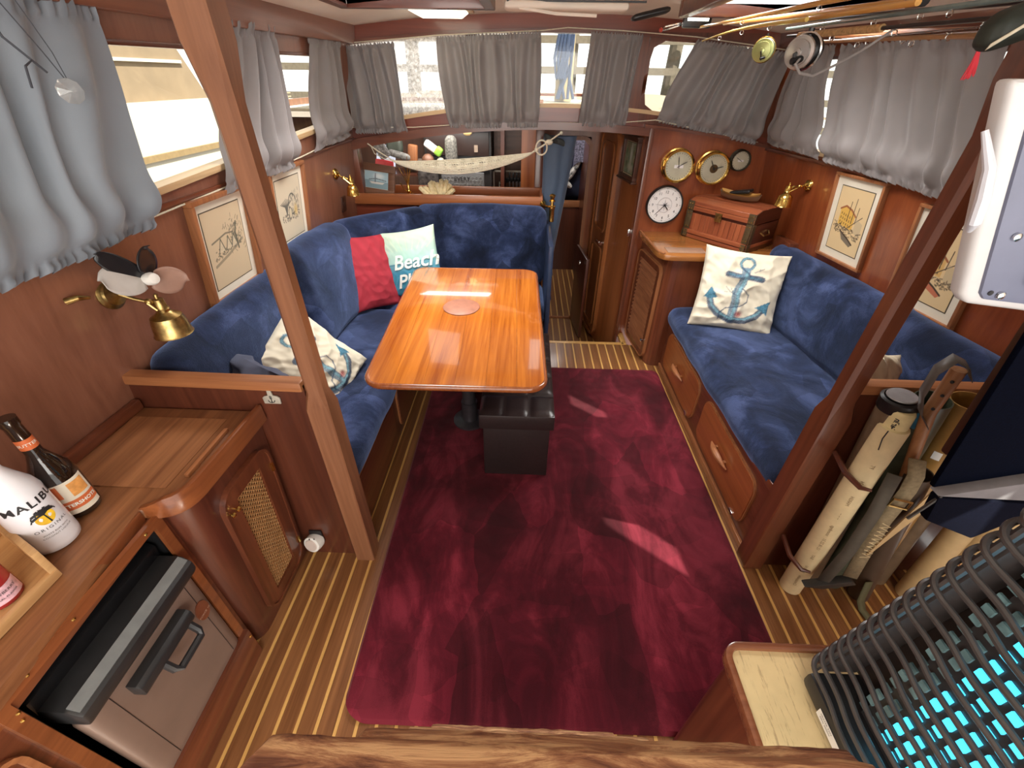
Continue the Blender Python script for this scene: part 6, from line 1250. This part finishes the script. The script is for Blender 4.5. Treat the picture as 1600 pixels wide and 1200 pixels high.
b.tube([(HX + .022, HY1 - .012, .66), (HX + .022, HY1 - .012 - LY, HZ1)], .006, 8); b.build('guard_rail', M_BAR, ht)
M_GLOW = plain('turquoise_glow', (.05, .35, .42), .4, emit=(.06, .62, .95), es=1.6, var=0); M_DIM = plain('pale_teal', (.14, .24, .25), .3, var=.5, scale=40)
MB().box(HX + .060, HX + .064, HY0 + .01, .325, .67, HZ1).build('element_plate', plain('dark_plate', (.03, .028, .028), .35), ht, smooth=False)
bg_, bd_ = MB(), MB()
for r_ in range(26):
    for c_i in range(17):
        z = .685 + r_ * .0275; y = .335 - c_i * .0255; hot = (c_i >= 4 + 0 * r_) and c_i < 10 or (c_i >= 12)
        (bg_ if (2 <= c_i <= 7) else bd_).box(HX + .056, HX + .060, y - .0145, y, z, z + .0125)
bg_.build('glowing_cells', M_GLOW, ht, smooth=False, kind='stuff'); bd_.build('dim_cells', M_DIM, ht, smooth=False, kind='stuff')
hs = thing('helm_seat', 'dark navy upholstered seat back and bolster at the right edge', 'seat', (1.1, .7, .7)); M_NV = plain('dark_navy_fabric', (.0015, .003, .010), .75, var=.3, scale=200, bmp=.1, spec=.05)
MB().prism([(.962, .888), (1.60, 1.10), (1.60, 1.60), (.845, 1.60), (.90, 1.30)], lambda u, v, w_: (u, .70 + w_, v), 0, .014).build('seat_back', M_NV, hs, bevel=.004)
MB().prism([(.955, .888), (1.26, .985), (1.26, .880)], lambda u, v, w_: (u, .675 + w_, v), 0, .03).build('grey_gusset', plain('grey_fabric', (.20, .19, .20), .7), hs, bevel=.003)
MB().prism([(.960, .883), (1.21, .872), (1.17, .80), (1.122, .738), (.978, .800)], lambda u, v, w_: (u, .675 + w_, v), 0, .025).build('bolster', plain('dark_navy_fabric2', (.004, .005, .012), .8, spec=.05, var=.2, scale=200), hs, bevel=.006)
MB().tube([(.967, .68, .885), (.960, .685, .84), (.950, .69, .79)], .004, 6).build('piping', plain('dark_pipe', (.05, .045, .04), .4), hs)
MB().prism([(.905, 1.42), (.918, 1.42), (.972, 1.0), (.960, .97)], lambda u, v, w_: (u, .72 + w_, v), 0, .02).build('side_frame', plain('dark_brown_frame', (.05, .022, .012), .4), hs, bevel=.004)
dv = thing('floodlight', 'grey and slate plastic device with screws hanging at the upper right edge', 'device', (.6, .5, 1.55)); M_LG = plain('light_grey_plastic', (.50, .49, .49), .45, var=.04); M_SL = plain('slate_plastic', (.125, .135, .20), .5, var=.06)
dvm = lambda u, v, w_: (u, .50 + w_ - .25 * (u - .55), v)
out = [(.532, 1.442), (.542, 1.431), (.80, 1.424), (.80, 1.655), (.464, 1.655)]
MB().prism(out, dvm, .0, .022).build('case', M_LG, dv, bevel=.007, seg=3)
MB().prism([(.5455, 1.447), (.552, 1.440), (.79, 1.436), (.79, 1.645), (.486, 1.645)], dvm, -.004, .004).build('face_panel', M_SL, dv, bevel=.003)
MB().prism([(.575, 1.462), (.79, 1.458), (.79, 1.635), (.546, 1.635), (.552, 1.60)], dvm, -.016, -.003).build('lens_housing', plain('warm_grey_plastic', (.26, .25, .25), .4), dv, bevel=.010)
for u, v in ((.5635, 1.4475), (.542, 1.5135), (.520, 1.585)): MB().lathe([(.0048, 0), (.0045, .003), (.002, .0045), (.0001, .005)], dvm(u, v, -.004), (0, -1, 0), 14).build('screw', M_CHROME, dv)
b = MB(); b.lathe([(.003, 0), (.003, .001), (.0001, .001)], dvm(.5535, 1.449, -.004), (0, -1, 0), 12); b.build('screw_hole', M_INK, dv)
b = MB(); b.tube([dvm(.462, 1.612, -.004), dvm(.476, 1.580, -.014), dvm(.484, 1.552, -.016), dvm(.491, 1.527, -.014), dvm(.500, 1.516, -.002)], [.003, .0055, .0065, .006, .003], 10); b.build('grip_handle', plain('pale_grey_grip', (.52, .53, .58), .4, var=.05), dv)
# companionway ladder treads, worn
def worn(name):
    m, nt, p = mk(name); v = coords(nt, (2.0, 14, 14)); f = noise_n(nt, v, 4, 8, .7, 1.0); g_ = noise_n(nt, coords(nt, (1, 1, 1)), 3.5, 4)
    c1 = ramp(nt, f, [(.36, (.13, .042, .022)), (.47, (.34, .15, .07)), (.57, (.64, .38, .19))]); ln(nt, c1, p.inputs['Base Color']); p.inputs['Roughness'].default_value = .6; bump(nt, p, f, .5, .003); return m
M_WORN = worn('worn_tread')
ld = thing('companionway_ladder', 'worn wooden companionway ladder at the bottom edge of the view', 'ladder', (.05, .1, 0))
def tread(xa, xb, y, z, yb, nm='tread', th=.035):
    def f(x, yy, zz): return (x, yy, zz)
    b = MB(); n = 40; vs = []
    rr_ = random.Random(int(z * 100)); jag = [0.0025 * noise.noise(Vector((i * .45, z * 9, 0))) for i in range(n + 1)]
    for i in range(n + 1):
        u = i / n; x = xa + (xb - xa) * u; e = min(1, min(u, 1 - u) * 26); yc = y - (1 - math.sqrt(max(0, e * (2 - e)))) * .018 + jag[i]
        vs += [(x, yb, z), (x, yc - .006, z), (x, yc, z - .006), (x, yc, z - th), (x, yb, z - th)]
    fs = []
    for i in range(n):
        for j in range(4): fs.append((i * 5 + j, i * 5 + j + 1, (i + 1) * 5 + j + 1, (i + 1) * 5 + j))
    fs += [(4, 3, 2, 1, 0), tuple(n * 5 + j for j in range(5))]
    return b.add(vs, fs).build(nm, M_WORN, ld, ang=50)
for xa, xb, y, z in LAD: tread(xa, xb, y, z, y - .16)
# ------------------------------------------------------------------ under the ceiling
cl = thing('ceiling_light', 'lit rectangular ceiling light at the front of the cabin', 'lamp', (-.44, 2.62, 1.90)); zc = CZ(-.44)
MB().prism(rrect(-.60, -.29, 2.44, 2.86, .01, 2), lambda u, v, w_: (u, v, w_), zc - .010, zc - .001).build('lamp_base', wood('pale_wood', (.50, .33, .18), (.66, .46, .27), 'X', .5), cl)
b = MB(); q0 = [(-.575, 2.47), (-.315, 2.47), (-.315, 2.83), (-.575, 2.83)]; q1 = [(-.545, 2.50), (-.345, 2.50), (-.345, 2.80), (-.545, 2.80)]; b.hexa([(x, y, zc - .034) for x, y in q1] + [(x, y, zc - .010) for x, y in q0]); b.build('diffuser', plain('lit_diffuser', (.9, .9, .8), .4, emit=(1, .93, .72), es=4.5, var=0), cl, bevel=.006)
fl2 = thing('square_floodlight', 'small square black framed floodlight glowing above the fishing rods', 'lamp', (.75, 2.55, 1.88)); yy = 2.55
MB().box(.688, .812, yy, yy + .03, 1.842, 1.925).build('housing', M_BLACK, fl2, bevel=.006); MB().box(.703, .797, yy - .004, yy, 1.866, 1.912).build('lens', plain('lit_lens', (.9, .9, .85), .4, emit=(1, .97, .88), es=9, var=0), fl2, bevel=.006)
M_GOLD = wood('bamboo_rod', (.50, .22, .035), (.78, .42, .10), 'Y', .25, .6, 14)
def rod(lab, a, b_, r0, r1, mat, tip=None, rings=0, grip=None, sag=0.0, nm='fishing_rod', cat='fishing rod'):
    r = thing(nm, lab, cat, a); A, B = Vector(a), Vector(b_); n = 12; pts = [A.lerp(B, i / n) + Vector((0, 0, -sag * math.sin(math.pi * i / n))) for i in range(n + 1)]
    MB().tube(pts, [r0 + (r1 - r0) * i / n for i in range(n + 1)], 10).build('blank', mat, r)
    if tip: MB().tube([A - (B - A).normalized() * .03, A + (B - A).normalized() * .02], r0 * 1.35, 10).build('butt_cap', M_BLACK, r)
    if grip: MB().tube([A + (B - A) * grip[0], A + (B - A) * grip[1]], r0 * 1.9, 10).build('grip', grip[2], r)
    for k in range(rings):
        q = A.lerp(B, (k + 1) / (rings + 1)) + Vector((0, 0, -.011 - sag * math.sin(math.pi * (k + 1) / (rings + 1)))); b = MB(); b.tube([(q.x + .006 * math.cos(t), q.y, q.z + .006 * math.sin(t)) for t in [2 * math.pi * i / 10 for i in range(10)]], .0012, 4, closed=True); b.tube([q + Vector((0, -.012, .009)), q + Vector((0, 0, .005)), q + Vector((0, .012, .009))], .001, 4); b.build('line_guide', M_CHROME, r)
    return r
M_CORK = plain('cork', (.46, .28, .12), .8, var=.3, scale=120, bmp=.4); M_BRR = plain('brown_blank', (.10, .04, .02), .25, coat=.5); M_TEAL = plain('teal_blank', (.16, .24, .24), .25, coat=.5); M_DKR = plain('black_blank', (.025, .02, .02), .3)
M_YEL = plain('yellow_tip', (.66, .46, .10), .4)
rod('amber varnished rod with a black butt cap, thickest of the rods', (.832, 1.27, 1.795), (.846, 2.48, 1.852), .0085, .0065, M_GOLD, tip=True)
rod('bamboo rod second from the top reaching the floodlight', (.730, .95, 1.800), (.769, 2.58, 1.846), .0075, .0045, M_GOLD, rings=2)
rod('bamboo rod passing just under the thick amber rod', (.76, 1.15, 1.780), (.803, 2.24, 1.812), .0065, .004, M_GOLD)
rod('greenish grey rod with chrome line guides', (.825, .90, 1.768), (.883, 1.95, 1.797), .0055, .0045, M_TEAL, rings=3)
rod('dark rod with ribbed cork grip beneath the greenish rod', (.862, .85, 1.744), (.788, 1.72, 1.762), .0045, .004, M_DKR, rings=3, grip=(.55, .93, M_CORK))
rod('thin brown rod lowest of the bundle', (.842, .85, 1.732), (.972, 1.75, 1.757), .004, .0035, M_BRR, rings=4)
rod('pale yellow rod tip pointing at the corner window', (.724, 1.5, 1.783), (.748, 2.42, 1.788), .0055, .0025, M_YEL, rings=3, sag=-.012)
rod('black rod between the amber and greenish rods', (.884, .90, 1.765), (.877, 2.12, 1.823), .0055, .004, M_DKR, rings=2)
rod('slim tan rod under the cork grip rod', (.90, .90, 1.722), (.90, 1.75, 1.752), .005, .004, plain('tan_blank', (.40, .22, .10), .4), rings=3)
MB_ = rod('smooth wooden rail along the starboard window head', (1.02, .75, 1.715), (1.20, 2.2, 1.80), .014, .012, frame_wood('Y'), nm='hand_rail', cat='rail')
tag(MB().tube([(.70, 1.42, 1.70), (.682, 1.4, 1.686), (.70, 1.4, 1.668), (.735, 1.4, 1.662), (.789, 1.4, 1.688), (.835, 1.4, 1.714), (.894, 1.38, 1.765)], .0032, 8).build('cable', plain('grey_cable', (.30, .28, .27), .4)), 'loose grey cable curling below the big reel', 'cable')
def reel(lab, c, R, ax, face, rim, body, big):
    r = thing('fishing_reel', lab, 'reel', c); A = Vector(ax).normalized(); C_ = Vector(c)
    MB().lathe([(R, 0), (R * 1.02, .003), (R, .008), (R * .8, .010), (R * .78, .016), (R * .3, .018), (R * .28, .022), (.0005, .024)], C_, A, 28).build('side_plate', face, r)
    MB().lathe([(R * .72, 0), (R * .66, -.02 * big), (R * .95, -.024 * big), (R * .95, -.034 * big), (.001, -.036 * big)], C_, A, 28).build('spool', body, r)
    u_ = A.orthogonal().normalized(); v_ = A.cross(u_); MB().tube([tuple(C_ + (u_ * math.cos(t) + v_ * math.sin(t)) * R * 1.08 + A * -.014 * big) for t in [2 * math.pi * i / 24 for i in range(24)]], .0025 * big, 6, closed=True).build('rim', rim, r)
    b = MB(); b.tube([C_ + A * .02, C_ + A * .03, C_ + A * .032 - Vector((-.3, 0, .8)) * R * .9], .003 * big, 6); e_ = C_ + A * .03 - Vector((-.35, 0, .8)) * R * .9; b.tube([e_ - Vector((.5, .1, -.3)) * .02 * big, e_ + Vector((.5, .1, .5)) * .022 * big], [.005 * big, .006 * big], 10); b.build('crank', M_BLACK, r)
    MB().tube([C_ - A * .015 * big, C_ - A * .015 * big + Vector((0, 0, R * 1.1)), C_ - A * .015 * big + Vector((0, 0, R * 1.35))], .005 * big, 8).build('foot', M_BLACK, r)
reel('pale green fly reel hanging from the rods by the dark curtain', (.793, 1.88, 1.735), .033, (-.55, -.80, -.15), plain('pale_green_metal', (.45, .50, .20), .3, .5), M_BRASS, M_OLV, .7)
reel('large black and silver spinning reel with a long crank under the rods', (.705, 1.44, 1.712), .036, (-.75, -.62, -.1), plain('silver_grey', (.50, .49, .47), .25, .7), M_CHROME, M_BLACK, 1.5)
lu = thing('squid_lure', 'bright red skirted fishing lure dangling below the black pouch', 'lure', (.842, 1.05, 1.70)); rl = random.Random(2); b = MB()
for k in range(16): dx = rl.uniform(-.010, .012); b.tube([(.842 + dx * .2, 1.05, 1.703), (.842 + dx * .6, 1.045, 1.682), (.842 + dx - .004, 1.04, 1.660 + rl.uniform(-.004, .006))], .0011, 4)
b.build('skirt', plain('lure_red', (.75, .045, .07), .5, var=.1), lu); MB().lathe([(.002, 0), (.005, .004), (.005, .012), (.002, .016)], (.842, 1.05, 1.700), (0, 0, 1), 10).build('head', plain('lure_red', (.75, .045, .07), .5, var=.1), lu)
pu = thing('rod_pouch', 'black green pouch with a pale strap at the upper right', 'pouch', (.80, .95, 1.74)); MB().soft(lambda x, y, z: (.800 + x, .95 + y, 1.732 + z + .35 * x), .085, .05, .05, .018, 8, .004, .002).build('pouch_body', plain('pouch_green', (.018, .024, .018), .6, var=.3), pu, merge=True)
ribbon([(.752, .922, 1.700), (.79, .920, 1.728), (.83, .920, 1.748), (.85, .922, 1.762)], (.002, 0, .0045), M_ROPE, 'strap', pu, .002)
cv = thing('rolled_awning', 'cream folded awning cloth lashed under the ceiling', 'awning', (.2, 2.3, 1.86)); b = MB()
b.soft(lambda x, y, z: (.14 + x, 2.33 + y + .02 * math.sin(x * 9), 1.886 + z), .50, .12, .030, .013, 12, .002, .005, 12); b.build('folded_cloth', M_CEIL, cv, merge=True)
MB().tube([(-.05, 2.26, 1.875), (.10, 2.26, 1.858), (.26, 2.26, 1.853)], .006, 8).build('pole', M_CEIL, cv); MB().box(-.10, .45, 2.255, 2.262, 1.893, 1.899).build('dark_strap', M_BLACK, cv)
tag(MB().soft(lambda x, y, z: (.46 + x, 2.2 + y, 1.855 + z + .2 * x), .14, .04, .02, .009, 6, .003, .006).build('black_bag', M_BLACK, merge=True), 'small black cloth wedged under the ceiling beside the starboard hatch', 'cloth')
ph_ = thing('lanyard_hook', 'chrome clip with a red tip hanging left of the floodlight', 'clip', (.64, 2.6, 1.845)); MB().tube([(.60, 2.6, 1.833), (.62, 2.6, 1.848), (.69, 2.6, 1.862), (.695, 2.6, 1.855), (.63, 2.6, 1.838)], .004, 6, closed=True).build('clip', M_CHROME, ph_); MB().ball((.603, 2.6, 1.836), .010, 8).build('red_tip', plain('tip_red', (.5, .06, .04), .4), ph_)
cr = thing('hanging_crystal', 'faceted glass pendant hanging on a cord before the wide port curtain', 'pendant', (-1.03, 1.15, 1.60)); cc_ = Vector((-1.01, 1.11, 1.612)); b = MB()
u_, v_, w_2 = Vector((.5, .85, 0)).normalized(), Vector((0, 0, 1)), Vector((.85, -.5, 0)).normalized()
vs = [tuple(cc_ + w_2 * .010), tuple(cc_ - w_2 * .010)] + [tuple(cc_ + u_ * .025 * math.cos(2 * math.pi * k / 9) + v_ * .025 * math.sin(2 * math.pi * k / 9)) for k in range(9)]
b.add(vs, [(0, 2 + k, 2 + (k + 1) % 9) for k in range(9)] + [(1, 2 + (k + 1) % 9, 2 + k) for k in range(9)]); b.build('crystal', plain('clear_crystal', (.95, .95, .93), .02, trans=.9, var=0), cr, smooth=False)
MB().tube([tuple(cc_ + v_ * .024), (-1.02, 1.10, 1.68), (-1.03, 1.06, 1.775)], .0012, 5).tube([tuple(cc_ + v_ * .024 + u_ * .004), (-1.00, 1.10, 1.68), (-1.01, 1.08, 1.775)], .001, 5).tube([(-1.02, 1.01, 1.775), (-1.01, 1.02, 1.70), (-.99, 1.035, 1.665), (-.985, 1.01, 1.655), (-.985, 1.0, 1.62)], .0022, 6).tube([(-.99, 1.035, 1.665), (-.985, 1.05, 1.645)], .002, 6).build('cord', plain('dark_cord', (.05, .055, .07), .7), cr)
# ------------------------------------------------------------------ outside the windows
M_HULL = plain('white_topsides', (.52, .47, .38), .5, var=.05, scale=2)
ob = thing('neighbouring_boat', 'white and beige boat alongside seen through the port windows', 'boat', (-3.4, 3.4, 0)); BX = -3.4
MB().box(BX - 1.2, BX, -1, 6.3, -1.2, 1.42).build('topsides', M_HULL, ob, smooth=False); MB().box(BX - .02, BX + .03, -1, 6.3, .98, 1.03).box(BX - .02, BX + .02, -1, 6.3, .55, .62).build('rub_rail', plain('tan_rail', (.22, .15, .07), .6), ob, smooth=False)
MB().prism([(-1.0, 1.42), (5.6, 1.42), (5.2, 2.05), (-1, 2.05)], lambda u, v, w_: (BX - .15 + w_, u, v), -.9, 0).build('cabin_side', plain('weathered_awning', (.20, .145, .09), .8, var=.12, scale=5), ob, smooth=False)
MB().box(BX - .15, BX - .12, -1, 5.3, 1.72, 1.745).build('seam', M_HULL, ob, smooth=False)
ft = thing('mast_and_halyards', 'pale mast with blue halyards standing outside the forward window', 'mast', (.30, 4.6, 1.4)); MB().tube([(.30, 4.6, 1.48), (.30, 4.6, 4.5)], .075, 18).build('mast', plain('cream_mast', (.24, .18, .09), .5), ft)
b = MB(); rm = random.Random(6)
for k in range(5): x = .27 + .02 * k; b.tube([(x, 4.50, 3.2), (x + rm.uniform(-.02, .02), 4.49, 2.2), (x + rm.uniform(-.06, .06), 4.48, 1.75), (x + rm.uniform(-.16, .10), 4.45, 1.50)], .013, 6)
for k in range(4): b.tube([(.26 + .02 * k, 4.46, 2.1), (.20 + .03 * k, 4.44, 1.78), (.22 + .02 * k, 4.43, 1.64), (.29 + .01 * k, 4.45, 1.86)], .014, 6)
b.build('halyards', plain('blue_rope', (.015, .03, .07), .8), ft)
deck = MB().box(-1.5, 1.8, 3.11, 7.5, 1.462, 1.475); tag(deck.build('foredeck', plain('pale_deck', (.26, .21, .14), .7)), 'pale foredeck seen through the forward windows', 'deck')
pier = thing('marina_piling', 'weathered marina pilings and rails beyond the foredeck', 'pier', (.5, 8, 0)); rp = random.Random(9)
for k in range(9): x = -3 + k * .9 + rp.uniform(-.2, .2); MB().tube([(x, 9 + rp.uniform(-.5, .5), -1), (x, 9, 2.6 + rp.uniform(-.3, .4))], .11, 10).build('pile', plain('grey_piling', (.10, .08, .055), .9, var=.2), pier)
b = MB()
for k in range(5): b.box(-4.5, 6, 8.8, 8.85, .9 + .4 * k, 1.0 + .4 * k)
b.build('walkway_rail', plain('grey_piling', (.10, .08, .055), .9, var=.2), pier)
tag(MB().box(-30, 30, 6.5, 40, -1.3, -1.25).build('harbour_water', plain('harbour_water', (.12, .16, .17), .15, var=.2, scale=1)), 'harbour water beyond the foredeck', 'water')
hc = thing('hose_coil', 'coiled pale green hose outside the small port window', 'hose', (-1.9, 4.05, 1.0)); 
for k in range(5): MB().tube([(-1.85 - .02 * k, 4.08 + (.26 - .03 * k) * math.cos(a), 1.02 + (.26 - .03 * k) * math.sin(a)) for a in [2 * math.pi * i / 28 for i in range(28)]], .014, 8, closed=True).build('hose_loop', plain('green_hose', (.28, .42, .32), .5), hc)
nt_b = thing('lattice_basket', 'pale lattice basket and lines hanging outside the small port window', 'basket', (-2.0, 4.0, 1.4)); b = MB()
for k in range(9): b.tube([(-2.0, 4.02 + .03 * k, 1.32), (-2.0, 4.02 + .03 * k - .06, 1.52)], .005, 4).tube([(-2.0, 3.96, 1.32 + .025 * k), (-2.0, 4.27, 1.32 + .025 * k)], .005, 4)
b.tube([(-2.0, 4.1, 1.5), (-2.0, 4.15, 2.6)], .006, 5).tube([(-2.0, 4.2, 1.5), (-2.02, 4.02, 1.9), (-2.0, 3.9, 2.6)], .01, 5); b.build('lattice', plain('basket_cane', (.40, .33, .22), .7), nt_b)

aw = thing('added_sun_screen', 'added white canvas screen keeping sun out of the starboard window', 'awning', (2.2, 1.8, 1.9)); MB().box(2.2, 2.21, .95, 2.7, 1.9, 3.0).build('canvas', M_HULL, aw, smooth=False); MB().tube([(2.2, .95, 3.0), (2.2, 2.7, 3.0)], .015, 8).tube([(2.2, .97, .9), (2.2, .97, 3.0)], .012, 8).tube([(2.2, 2.68, .9), (2.2, 2.68, 3.0)], .012, 8).build('pole', M_CHROME, aw)  # canvas added outside to block the sun that fell on the wall clock
